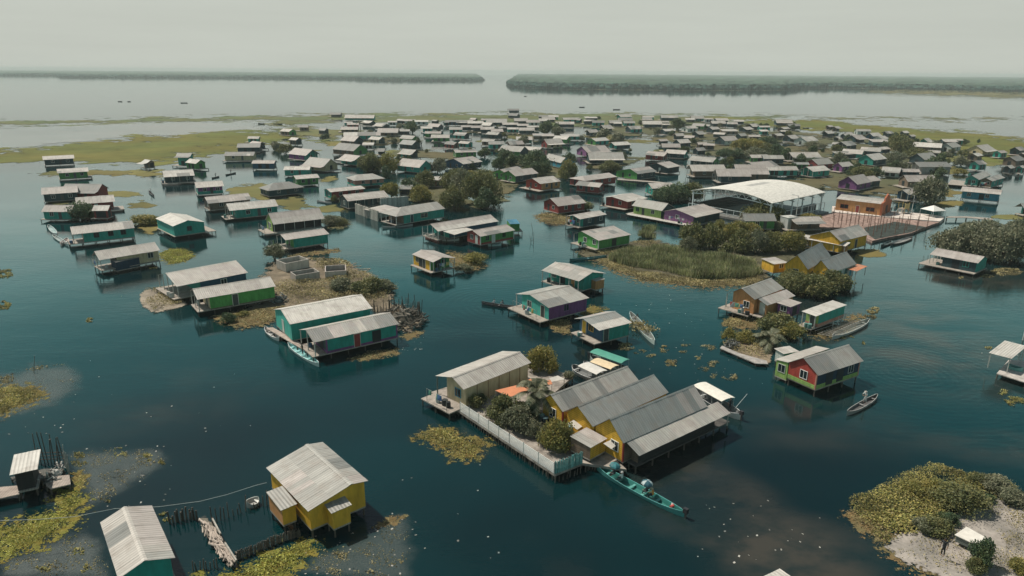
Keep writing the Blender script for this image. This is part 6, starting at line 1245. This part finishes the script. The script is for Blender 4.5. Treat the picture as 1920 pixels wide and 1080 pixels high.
SM = [(60, 318, 250, 332), (235, 321, 330, 334), (190, 358, 265, 368), (232, 379, 288, 393), (85, 375, 135, 384), (255, 400, 300, 440), (425, 345, 520, 372), (520, 372, 590, 394), (600, 332, 632, 345), (612, 264, 645, 274), (580, 281, 605, 283), (720, 280, 755, 293), (790, 284, 850, 300), (845, 310, 920, 328), (1080, 250, 1160, 262), (1100, 258, 1180, 272), (1185, 293, 1218, 301), (1215, 280, 1250, 294), (1720, 308, 1800, 330), (1765, 290, 1830, 304), (1840, 300, 1880, 312), (1730, 350, 1810, 372), (1760, 372, 1812, 390), (1600, 465, 1660, 486), (1120, 262, 1240, 268), (1390, 350, 1420, 356), (1860, 402, 1920, 410), (1690, 300, 1720, 320), (1160, 240, 1240, 247), (1070, 222, 1200, 232), (890, 262, 940, 268), (950, 252, 1000, 260), (1195, 455, 1240, 468), (600, 385, 640, 398)]
for i, (x0, y0, x1, y1) in enumerate(SM):
    o = link('weed_mat', SHEET('weed_mat', ell((x0 + x1) / 2, (y0 + y1) / 2, (x1 - x0) / 2, (y1 - y0) / 2, 10), jit((.13, .13, .048), .15), .03 + .001 * (i % 9), min(34, (y1 - y0) * 2.6), M_GAPFAR, 40, 24, 4.0, .5)); auto(o, 'olive weed bank', 'olive weed banks', 'water plants', ((x0 + x1) / 2, (y0 + y1) / 2)); o['kind'] = 'stuff'
# ------------------------------------------------------------------ boats and people
TQ, TQI = (.06, .26, .25), (.03, .17, .15)
GB, GBI = (.26, .26, .25), (.10, .10, .10)
o, Lb, yaw, c = BOAT((1119, 877), (1283, 966), 1.35, .45, TQ, TQI, 'long turquoise motor canoe with two umbrellas beside the big yellow house', 'motor_canoe', thw=6, motor=True)
ux = Vector((math.cos(yaw), math.sin(yaw), 0)); at_ = lambda f, s=0, z=.3: c + ux * (Lb * f) + Vector((-ux.y, ux.x, 0)) * s + Vector((0, 0, z))
print('canoe', Lb)
PERSON(at_(.28), yaw - 1.57, 'sit', (.03, .035, .045), (.02, .025, .03), 'person in dark clothes sitting under the front umbrella of the turquoise canoe'); UMBRELLA(at_(.28, .25, .45), .15, [(.03, .12, .14), (.05, .2, .22)], 'teal umbrella over the bow passenger of the long canoe')
PERSON(at_(.19), yaw - 1.57, 'sit', (.62, .62, .6), (.04, .06, .08), 'person in a white shirt sitting behind the front umbrella', hat=(.5, .5, .48))
PERSON(at_(-.10), yaw - 1.57, 'sit', (.03, .04, .05), (.02, .025, .03), 'person in dark clothes under the rear umbrella of the turquoise canoe'); UMBRELLA(at_(-.10, .3, .45), .12, [(.03, .09, .12), (.35, .42, .43), (.03, .1, .13)], 'dark and pale panelled umbrella amidships in the long canoe')
PERSON(at_(-.17), yaw - 1.4, 'row', (.60, .25, .06), (.02, .03, .045), 'person in an orange top leaning forward amidships in the canoe', hat=(.5, .42, .3))
p = at_(-.38, .1, .3); o = empty('bag', p, .4, 'small red bag lying near the stern of the turquoise canoe', 'bag'); m = MB(); m.bar((-.2, 0, 0), (.2, .05, .05), .16, (.5, .08, .07), 8, .13); m.bar((.05, .1, .05), (.2, .3, .1), .1, (.5, .35, .33), 6); m.build('sack', M_PLAIN, o)
o, Lb, yaw, c = BOAT((1645, 743), (1588, 776), 1.05, .4, GB, GBI, 'grey dugout canoe with one white-clad paddler right of the red house', thw=3)
ux = Vector((math.cos(yaw), math.sin(yaw), 0)); PERSON(c + ux * .6 + Vector((0, 0, .1)), yaw + 1.4, 'pole', (.6, .6, .58), (.5, .5, .48), 'person all in white standing in the grey canoe', hat=(.45, .42, .38))
o, Lb, yaw, c = BOAT((903, 568), (968, 577), .95, .38, (.06, .065, .07), (.03, .03, .03), 'dark narrow canoe with two people at the turquoise and purple house', thw=3)
ux = Vector((math.cos(yaw), math.sin(yaw), 0)); PERSON(c + ux * .8 + Vector((0, 0, .3)), yaw - 1.57, 'sit', (.5, .5, .5), (.05, .06, .08), 'person in pale shirt in front of the dark canoe'); PERSON(c - ux * .9 + Vector((0, 0, .3)), yaw - 1.57, 'row', (.12, .13, .15), (.05, .05, .06), 'person in grey paddling behind in the dark canoe')
BOAT((497, 616), (523, 637), 1.2, .4, (.55, .55, .53), (.38, .38, .37), 'small white canoe at the plank landing of the teal pair', thw=3)
o, Lb, yaw, c = BOAT((540, 646), (598, 685), 1.25, .42, (.45, .55, .53), (.20, .42, .42), 'pale turquoise canoe at the corner of the front teal house', thw=5)
PERSON(c + Vector((0, 0, .1)), yaw, 'stand', (.03, .05, .04), (.03, .04, .05), 'person in dark clothes standing in the pale turquoise canoe')
BOAT((1181, 588), (1227, 644), 1.5, .5, (.42, .50, .48), (.16, .18, .17), 'pale boat loaded with cut grass beside the navy-fronted house', 'cargo_boat', thw=3)
c0 = G((1203, 615), .3); o = empty('grass_load', c0, 0, 'heap of cut grass loaded in the pale boat', 'grass'); n = 500; Pq = np.stack([rng.normal(0, .9, n) + np.linspace(-1, 1, n) * .7, rng.normal(0, .35, n) - np.linspace(-1, 1, n) * 2.2, rng.uniform(.1, .55, n)], 1); link('stalks', quads('stalks', Pq, rng.uniform(.15, .35, n), pickcol(MATPAL['b'], n)), o)
PERSON(G((1195, 597), .15), 2.6, 'sit', (.02, .022, .025), (.02, .02, .025), 'person in black sitting at the far end of the grass boat'); 
BOAT((1228, 641 - 8), (1208, 605), .01 + 1.0, .35, (.35, .40, .40), (.18, .2, .2), 'slim pale canoe alongside the grass boat', thw=2) if False else None
BOAT((1629, 602), (1560, 634), 1.7, .5, (.42, .43, .41), (.24, .27, .25), 'long grey empty canoe moored at the timber rack', thw=2)
# covered tour boats
BOAT((1073, 690), (1128, 716), 2.2, .6, (.55, .56, .55), (.16, .17, .17), 'white covered tour boat nearest the yellow house gable', 'tour_boat', thw=2, canopy=(-.5, .12), ccol=(.60, .58, .54), ch=1.5)
BOAT((1094, 684), (1152, 706), 2.0, .6, (.55, .56, .55), (.16, .17, .17), 'tour boat with yellowish canopy between two other tour boats', 'tour_boat', thw=2, canopy=(-.5, .15), ccol=(.66, .53, .35), ch=1.5)
BOAT((1178, 698), (1106, 672), 2.0, .6, (.35, .42, .40), (.12, .14, .14), 'tour boat with long green canopy, outermost of the moored tour boats', 'tour_boat', thw=2, canopy=(-.40, .42), ccol=(.08, .29, .22), ch=1.6, motor=True)
o, Lb, yaw, c = BOAT((1305, 737), (1388, 784), 2.3, .65, (.55, .56, .54), (.18, .19, .19), 'white tour boat with long white canopy behind the dark veranda', 'tour_boat', thw=3, canopy=(-.22, .44), ccol=(.70, .67, .60), ch=1.65, motor=True)
ux = Vector((math.cos(yaw), math.sin(yaw), 0)); PERSON(c - ux * Lb * .27 + Vector((0, 0, .2)), yaw + 1, 'stand', (.03, .03, .035), (.03, .03, .04), 'person in black standing behind the long white canopy'); m = MB(); m.bar((-Lb * .3, -.5, .6), (-Lb * .33, -2.2, 2.4), .03, (.6, .6, .58), 5); m.build('pole', M_WOOD, o)
# right-edge landing with canopy
o = PDECK([(480, 755), (600, 620), (900, 640), (1000, 800), (900, 900), (780, 850)], 'white-edged landing stage cut by the right frame edge', .9, 'z7', (.48, .44, .41), name='landing_stage', cat='landing')
g = G(T('z7', (700, 720)), .9); fr = Frame(G(T('z7', (565, 578)), 3.1), G(T('z7', (800, 640)), 3.1), Vector((.3, 1, 0)).normalized(), 6.5)
o = empty('landing_canopy', fr.o, fr.yaw, 'white roof on posts over the right-edge landing stage', 'canopy'); block(o, fr, [(-3.25, 3.1), (3.25, 3.3)], f=.9, roof='W', nowall=True, sheet=2, patch=.05, deck=(0, 0, 0, 0))
BOAT(T('z7', (570, 735)), T('z7', (730, 785)), 1.1, .4, (.16, .36, .33), (.10, .24, .22), 'small turquoise canoe lying on the right-edge landing stage', thw=2, z=.92)
LAMP(T('z7', (745, 420)), 4.5, 'thin pole behind the right-edge landing stage', .3, 0)
# moored and distant canoes
for pb, ps, bm, cc, ci, l in (((106, 440), (91, 423), 1.3, (.5, .52, .5), (.3, .4, .4), 'white canoe tied at the far left turquoise shed'), ((99, 441), (128, 460), 1.1, (.45, .5, .48), (.25, .3, .3), 'pale canoe below the far left turquoise shed'), ((126, 448), (115, 459), 1.4, (.50, .45, .42), (.42, .36, .34), 'short broad pinkish canoe at the long teal house porch'),
   ((797, 443), (823, 453), 1.2, (.35, .12, .10), (.25, .07, .06), 'red canoe under the railed open porch'), ((828, 450), (861, 449), 1.1, (.5, .5, .48), (.3, .3, .3), 'white canoe at the red-gabled wing'), ((915, 460), (940, 458), 1.2, (.35, .5, .48), (.2, .3, .3), 'pale green canoe under the green wing'), ((717, 427), (774, 422), .9, (.3, .31, .3), (.15, .15, .15), 'long grey canoe before the hipped teal house'),
   ((1068, 488), (1138, 481), 1.3, (.03, .13, .14), (.03, .12, .13), 'dark teal canoe at the straw bank beside the green house'), ((1670, 459), (1711, 445), 1.8, (.10, .10, .10), (.24, .24, .23), 'long dark barge moored at the building lot'), ((1652, 462), (1671, 453), 1.3, (.04, .06, .06), (.07, .10, .10), 'small dark boat next to the long barge'), ((1312, 448), (1342, 454), 1.2, (.28, .3, .3), (.1, .1, .1), 'grey boat on the bank among the mangroves') ,
   ((621, 306), (645, 307), .9, (.04, .05, .05), (.03, .03, .03), 'dark canoe off the veranda behind the big tree'), ((1770, 310), (1791, 311), 1.0, (.04, .05, .05), (.03, .03, .03), 'dark canoe beside the block house on the right'), ((594, 377), (622, 381), 1.2, (.3, .33, .32), (.2, .2, .2), 'pale canoe by the red-walled house at left centre')):
    BOAT(pb, ps, bm, .38, cc, ci, l, thw=3)
for pb, ps, l in (((423, 328), (442, 324), 'dark canoe with a paddler, right of the two by the left houses'), ((397, 334), (411, 331), 'dark canoe with a paddler, left of the two by the left houses'), ((279, 359), (289, 368), 'dark canoe with a white-shirted paddler near the red house')):
    o, Lb, yaw, c = BOAT(pb, ps, .9, .35, (.04, .05, .05), (.03, .03, .03), l, thw=2)
    PERSON(c + Vector((0, 0, .1)), yaw, 'pole', (.05, .06, .07) if 'white' not in l else (.6, .6, .58), (.03, .04, .05), {'right': 'person in dark clothes poling the canoe right of two', 'left ': 'person in dark clothes poling the canoe left of two'}.get(l.split(', ')[1][:5] if ', ' in l else '', 'person in a white shirt poling the canoe near the red house'))
for x, y, w_, l in ((225, 190.5, 8, 'far canoe on the open lake, left of the left pair'), (242, 190.5, 6, 'far canoe on the open lake, right of the left pair'), (345, 193, 13, 'far dark canoe on the open lake left of centre'), (1091, 201, 10, 'pale far canoe on the open lake right of centre'), (1156, 205.5, 13, 'dark far canoe on the open lake right of centre'), (985, 180.5, 5, 'tiny far canoe near the mangrove point'), (490, 232.5, 12, 'far canoe with a shelter before the green belt'), (521, 233, 17, 'long far canoe before the green belt'), (1511, 241, 12, 'far dark canoe in the right green belt')):
    BOAT((x - w_ / 2, y), (x + w_ / 2, y), 1.6, .7, (.06, .065, .065), (.04, .04, .04), l, thw=1)
# people ashore
PERSON(G((1767, 1041), .45), 2.2, 'stand', (.02, .022, .028), (.02, .02, .025), 'person in black standing on the lower-right island')
for px, cl, l in ((T('y1', (935, 375)), (.55, .55, .52), 'person in white by the orange hall facade'), (T('y1', (1140, 385)), (.06, .1, .2), 'person in blue beside the lamp post'), (T('y1', (1060, 400)), (.4, .1, .08), 'person in red between the facade and the lamp post'), (T('y1', (880, 395)), (.1, .12, .1), 'person in dark green left of the white-clad one')):
    PERSON(G(px, .86), random.uniform(0, 6), 'stand', cl, (.04, .05, .07), l)
# bench-like white table on the lower right island
P = [G(T('b4', p), 1.1) for p in ((1400, 770), (1570, 850), (1660, 805), (1490, 710))]; c = sum(P, Vector()) / 4; o = empty('white_table', Vector((c.x, c.y, .4)), 0, 'white sheet-topped shelter box on the sand of the lower-right island', 'table'); m = MB(); m.slab([(p.x - c.x, p.y - c.y, .7) for p in P], .06, (.66, .63, .57)); m.build('top', M_PLAIN, o); m = MB(); m.slab([((p.x - c.x) * .9, (p.y - c.y) * .9, .63) for p in P], .6, (.12, .14, .13)); m.build('base', M_PLAIN, o)
# ------------------------------------------------------------------ bottom-left fish pens and platform
r, fr = H('little shed with plain pale sheet roof on the messy left-edge platform', 'z6', (140, 570), (560, 480), Cc=(85, 285), z=3.0, z2=3.25, shed=True, f=.9, roof='W', walls='x', ins=(.3, .5, .5, .3), ops=[], sheet=4, patch=0, name='shed')
PDECK(T('z6', (-200, 760), (290, 720), (290, 850), (-200, 960)), 'pinkish plank stage at the left frame edge', .75, col=(.36, .30, .26), name='plank_stage', cat='platform')
PDECK(T('z6', (670, 600), (1040, 560), (1060, 700), (760, 770), (690, 720)), 'littered pinkish plank stage at the right of the little shed', .7, col=(.36, .31, .27), name='plank_stage', cat='platform')
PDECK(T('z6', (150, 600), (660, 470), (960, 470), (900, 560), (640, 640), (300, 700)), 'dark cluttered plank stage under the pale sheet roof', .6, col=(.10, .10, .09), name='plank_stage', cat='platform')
PILE(T('z6', (840, 540)), 4.0, 1.6, .7, 'pale sacks and sheets heaped behind the littered stage', 40, [(.45, .44, .41), (.3, .3, .28), (.1, .1, .1)], .35, z=.7)
PILE(T('z6', (420, 640)), 3.0, 1.6, .7, 'pale clutter heaped in front of the pale sheet roof', 40, [(.45, .44, .41), (.2, .21, .2), (.1, .1, .1)], .35, z=.65)
STAKES(T('z6', (560, 365), (960, 350)), 'tall dark pole fence behind the little left shed', 9, (1.2, 3.6), .06, zg=.2, rails=3)
STAKES(T('z6', (960, 350), (1045, 560)), 'pale pole fence at the right of the left platform', 7, (1.4, 2.0), .05, zg=.2, col=(.35, .35, .32))
BOAT(T('z6', (300, 690)), T('z6', (540, 640)), 1.5, .45, (.04, .06, .06), (.12, .14, .14), 'dark round-ended boat moored under the left plank stages', thw=2)
STAKES(T('y7', (0, 330), (230, 270), (320, 290)), 'line of thick stakes at the top of the small fish pen', 12, (.7, 1.4), .1)
STAKES(T('y7', (500, 330), (850, 200), (1150, 110)), 'thin stake line along the far side of the large fish pen', 14, (.3, 1.8), .06)
STAKES(T('y7', (780, 770), (1000, 690), (1300, 560), (1560, 490)), 'close dark picket fence along the near side of the fish pen', 70, (.7, .95), .06, rails=2, part='picket', lean=.05)
STAKES(T('y7', (270, 900), (560, 860)), 'sparse stakes at the bottom of the small fish pen', 8, (.5, 1.2), .06)
for q, l in (((500, 270, 600, 460), 'upper long pale plank by the driftwood walkway'), ((650, 560, 790, 780), 'lower long pale plank by the driftwood walkway')):
    a, b_ = G(T('y7', q[:2]), .7), G(T('y7', q[2:]), .7); o = empty('plank', a, 0, l, 'plank'); m = MB(); m.bar((0, 0, 0), b_ - a, .09, (.38, .36, .32), 4); m.bar((0, 0, -.9), (0, 0, .1), .06, DARKWOOD, 5); e = b_ - a; m.bar((e.x, e.y, -.9), (e.x, e.y, .1), .06, DARKWOOD, 5); m.build('board', M_WOOD, o)
GROUND('driftwood_bank', T('y7', (340, 260), (420, 250), (600, 460), (680, 620), (770, 800), (690, 860), (600, 700), (500, 560), (400, 420)), (.20, .18, .15), .35, .08)
P0 = [T('y7', (400 + 330 * i / 7, 300 + 480 * i / 7)) for i in range(8)]
o = empty('driftwood', G(P0[3], .4), 0, 'pale driftwood logs laid as a walkway between the fish pens', 'driftwood'); c0 = G(P0[3], .4)
for i in range(75):
    t = random.random() * 7; k = int(t); a = G(P0[k], .5).lerp(G(P0[min(7, k + 1)], .5), t - k) - c0; a += Vector((random.gauss(0, .22), random.gauss(0, .22), random.uniform(-.15, .05))); tg = (G(P0[min(7, k + 1)], .5) - G(P0[k if k < 7 else 6], .5)).normalized(); dv = (tg + Vector((random.gauss(0, .28), random.gauss(0, .28), random.gauss(0, .05)))).normalized() * random.uniform(.3, .85); m = MB(); m.bar(a - dv, a + dv, random.uniform(.05, .11), jit((.42, .36, .31), .25), 5); m.build('log', M_WOOD, o)
# hanging cable
pts = [T('b1', p) for p in ((0, 665), (300, 655), (560, 635), (860, 575), (1200, 560), (1500, 520), (1700, 470), (1920, 400))] + [(500, 905)]
W_ = [G(p, z) for p, z in zip(pts, (3.2, 2.8, 2.6, 2.4, 2.4, 2.5, 2.7, 3.0, 3.2))]; m = MB()
for a, b_ in zip(W_, W_[1:]): m.bar(a, b_, .022, (.33, .35, .33), 4)
tag(m.build('cable', M_PLAIN), 'thin pale cable sagging across the lower-left water to the ochre house', 'cable')
a = G((478, 935), 0); o = BOAT((463, 948), (485, 938), 1.3, .45, (.40, .41, .39), (.36, .36, .34), 'upturned pale skiff at the corner of the large fish pen', 'skiff', thw=1)[0]
# loose poles standing in the water
for q, l in (((165, 255, 150, 320), 'forked dark branch standing in the channel before the reed island'), ):
    a = G(T('q7', (160, 300))); o = empty('branch', a, 0, l, 'branch'); m = MB(); m.bar((0, 0, -.4), (.1, 0, 2.6), .07, DARKWOOD, 5, .03); m.bar((-.5, .1, -.4), (-.9, .1, 1.8), .06, DARKWOOD, 5, .03); m.bar((-.5, 0, .4), (.05, 0, .9), .05, DARKWOOD, 5); m.build('limb', M_WOOD, o)
for x, y, l in ((953, 466, 'leaning pole off the little yellow and green house'), (965, 455, 'slanting pole below the red-gabled wing'), (1000, 435, 'short dark pole off the blue-roofed block'), (62, 700, 'leaning driftwood post on the left weed bank')):
    a = G((x, y)); o = empty('leaning_pole', a, random.uniform(0, 6), l, 'pole'); m = MB(); m.bar((0, 0, -.5), (.6, 0, 2.4), .06, (.25, .24, .21), 5, .04); m.build('shaft', M_WOOD, o)
H('corner of a ribbed pale shed roof cut by the bottom frame edge', 'f', (1400, 1096), (1462, 1066), Cc=(1530, 1098), shed=True, z=3.0, z2=3.1, roof='W', walls='s', ops=[], patch=0, name='shed') if True else None
# ------------------------------------------------------------------ things standing about on the house decks
DRC = [((.03, .09, .17), 'blue drum', 'blue drums'), ((.025, .028, .03), 'black water tank', 'black water tanks'), ((.42, .43, .41), 'white tub', 'white tubs'), ((.10, .22, .20), 'turquoise tub', 'turquoise tubs')]
CLC = [(.55, .55, .53), (.35, .08, .07), (.08, .16, .32), (.5, .38, .12), (.3, .32, .33), (.12, .3, .22)]
for ci, (fr, f, dA, ia, pA) in enumerate(CLUTTER):
    for k in range(random.choice([1, 2, 2, 3])):
        if dA is not None: x = fr.sa * (fr.L / 2 + (dA - .5 if dA > .6 else -ia * .5) * random.uniform(.5, 1)); y = random.uniform(-fr.w * .4, fr.w * .4)
        else: x = random.uniform(-fr.L * .4, fr.L * .4); y = -fr.w / 2 - (.3 if ia < 1.3 else -.9)
        p = fr.m @ Vector((x, y, f)); col, noun, pl = random.choice(DRC); o = empty('drum' if 'drum' in noun else 'tub', p, 0); r = random.uniform(.26, .42); h = random.uniform(.5, 1.0); m = MB()
        m.bar((0, 0, 0), (0, 0, h * .5), r * .92, col, 10, r); m.bar((0, 0, h * .5), (0, 0, h), r, col, 10, r * .94); m.build('body', M_PLAIN, o); m = MB(); m.bar((0, 0, h), (0, 0, h + .04), r * .9, jit(col, .5), 10); m.build('lid', M_PLAIN, o); auto(o, noun, pl, 'barrel', to_px(p), 'drums and tubs on the house decks')
    if ci % 3 == 0 and dA is not None:                                    # washing hung between two posts
        x = fr.sa * (fr.L / 2 + max(.3, dA - .4)); a, b_ = fr.m @ Vector((x, -fr.w * .35, f)), fr.m @ Vector((x, fr.w * .35, f)); o = empty('laundry_line', a, 0); d = b_ - a; m = MB()
        for q in (Vector(), d): m.bar(q, q + Vector((0, 0, 1.75)), .035, (.3, .28, .24), 5)
        m.bar(Vector((0, 0, 1.7)), d + Vector((0, 0, 1.7)), .012, (.5, .5, .48), 4); m.build('line', M_WOOD, o); dn = d.normalized(); nn = Vector((-dn.y, dn.x, 0)) * .02
        for k in range(random.randint(3, 6)):
            t0 = random.uniform(.08, .8); w_ = random.uniform(.35, .8); h = random.uniform(.45, 1.0); c = random.choice(CLC); m = MB(); q0 = d * t0; q1 = q0 + dn * w_
            m.face([q0 + nn + Vector((0, 0, 1.7)), q1 + nn + Vector((0, 0, 1.7)), q1 + nn * 4 + Vector((0, 0, 1.7 - h)), q0 - nn + Vector((0, 0, 1.72 - h))], c); m.face([q0 - nn + Vector((0, 0, 1.7)), q0 - nn * 2 + Vector((0, 0, 1.72 - h)), q1 + nn * 3 + Vector((0, 0, 1.7 - h)), q1 - nn + Vector((0, 0, 1.7))], c); m.build('cloth', M_PLAIN, o)
        auto(o, 'washing line with hung clothes', 'washing lines', 'laundry', to_px(a), 'washing lines on the house decks')
# ------------------------------------------------------------------ labels for the rows of look-alikes
def zone(p):
    x, y = p
    if y > 800: return 'in the near water' if x < 1300 else 'on the lower-right island'
    if y > 600: return 'near the big yellow house' if x < 1330 else 'near the red and lime house'
    if x < 660 and y >= 330: return 'in the left-hand row of houses'
    if x < 660: return 'beside the left reed marsh'
    if y >= 400: return 'around the reed island' if x < 1480 else 'by the right-hand channel'
    if y < 229: return 'at the far marsh edge, left half' if x < 1060 else 'at the far marsh edge, right half'
    if y < 243: return 'in the second far row, left part' if x < 1060 else ('in the second far row, middle part' if x < 1400 else 'in the second far row, right part')
    if y < 262: return 'in the third far row, left part' if x < 860 else ('in the third far row, middle part' if x < 1200 else ('in the third far row, right part' if x < 1560 else 'before the right marsh belt'))
    if x > 1560: return 'beyond the orange hall' if y > 300 else 'left of the right marsh belt'
    if y < 290: return 'behind the big left-centre tree' if x < 860 else ('in the middle of the far village' if x < 1200 else 'well behind the arched pavilion')
    if x < 960: return 'around the middle mangrove trees'
    if x < 1260: return 'along the central channel'
    return 'just behind the arched pavilion'
ORD = ['leftmost', 'second from left', 'third from left', 'fourth from left', 'fifth from left', 'sixth from left', 'seventh from left', 'eighth from left', 'ninth from left', 'tenth from left'] + [f'{k}th from left' for k in range(11, 60)]
from collections import defaultdict
D = defaultdict(list)
for o, noun, plural, p in AUTO: D[(plural, zone(p))].append((p[0], o, noun))
for (plural, z), L in D.items():
    L.sort(key=lambda q: q[0])
    if len(L) == 1: L[0][1]['label'] = f'{L[0][2]} {z}, the only one there'
    else:
        for i, (x, o, noun) in enumerate(L): o['label'] = (ORD[i] if i < len(L) - 1 or len(L) == 1 else 'rightmost') + f' of the {plural} {z}'
print('objects', len(bpy.data.objects), 'houses', sum(1 for o in bpy.data.objects if o.name.startswith('stilt_house')))

for o in bpy.data.objects:
    if o.get('label') and len(o['label'].split()) > 16: print('LONG', o.name, o['label'])
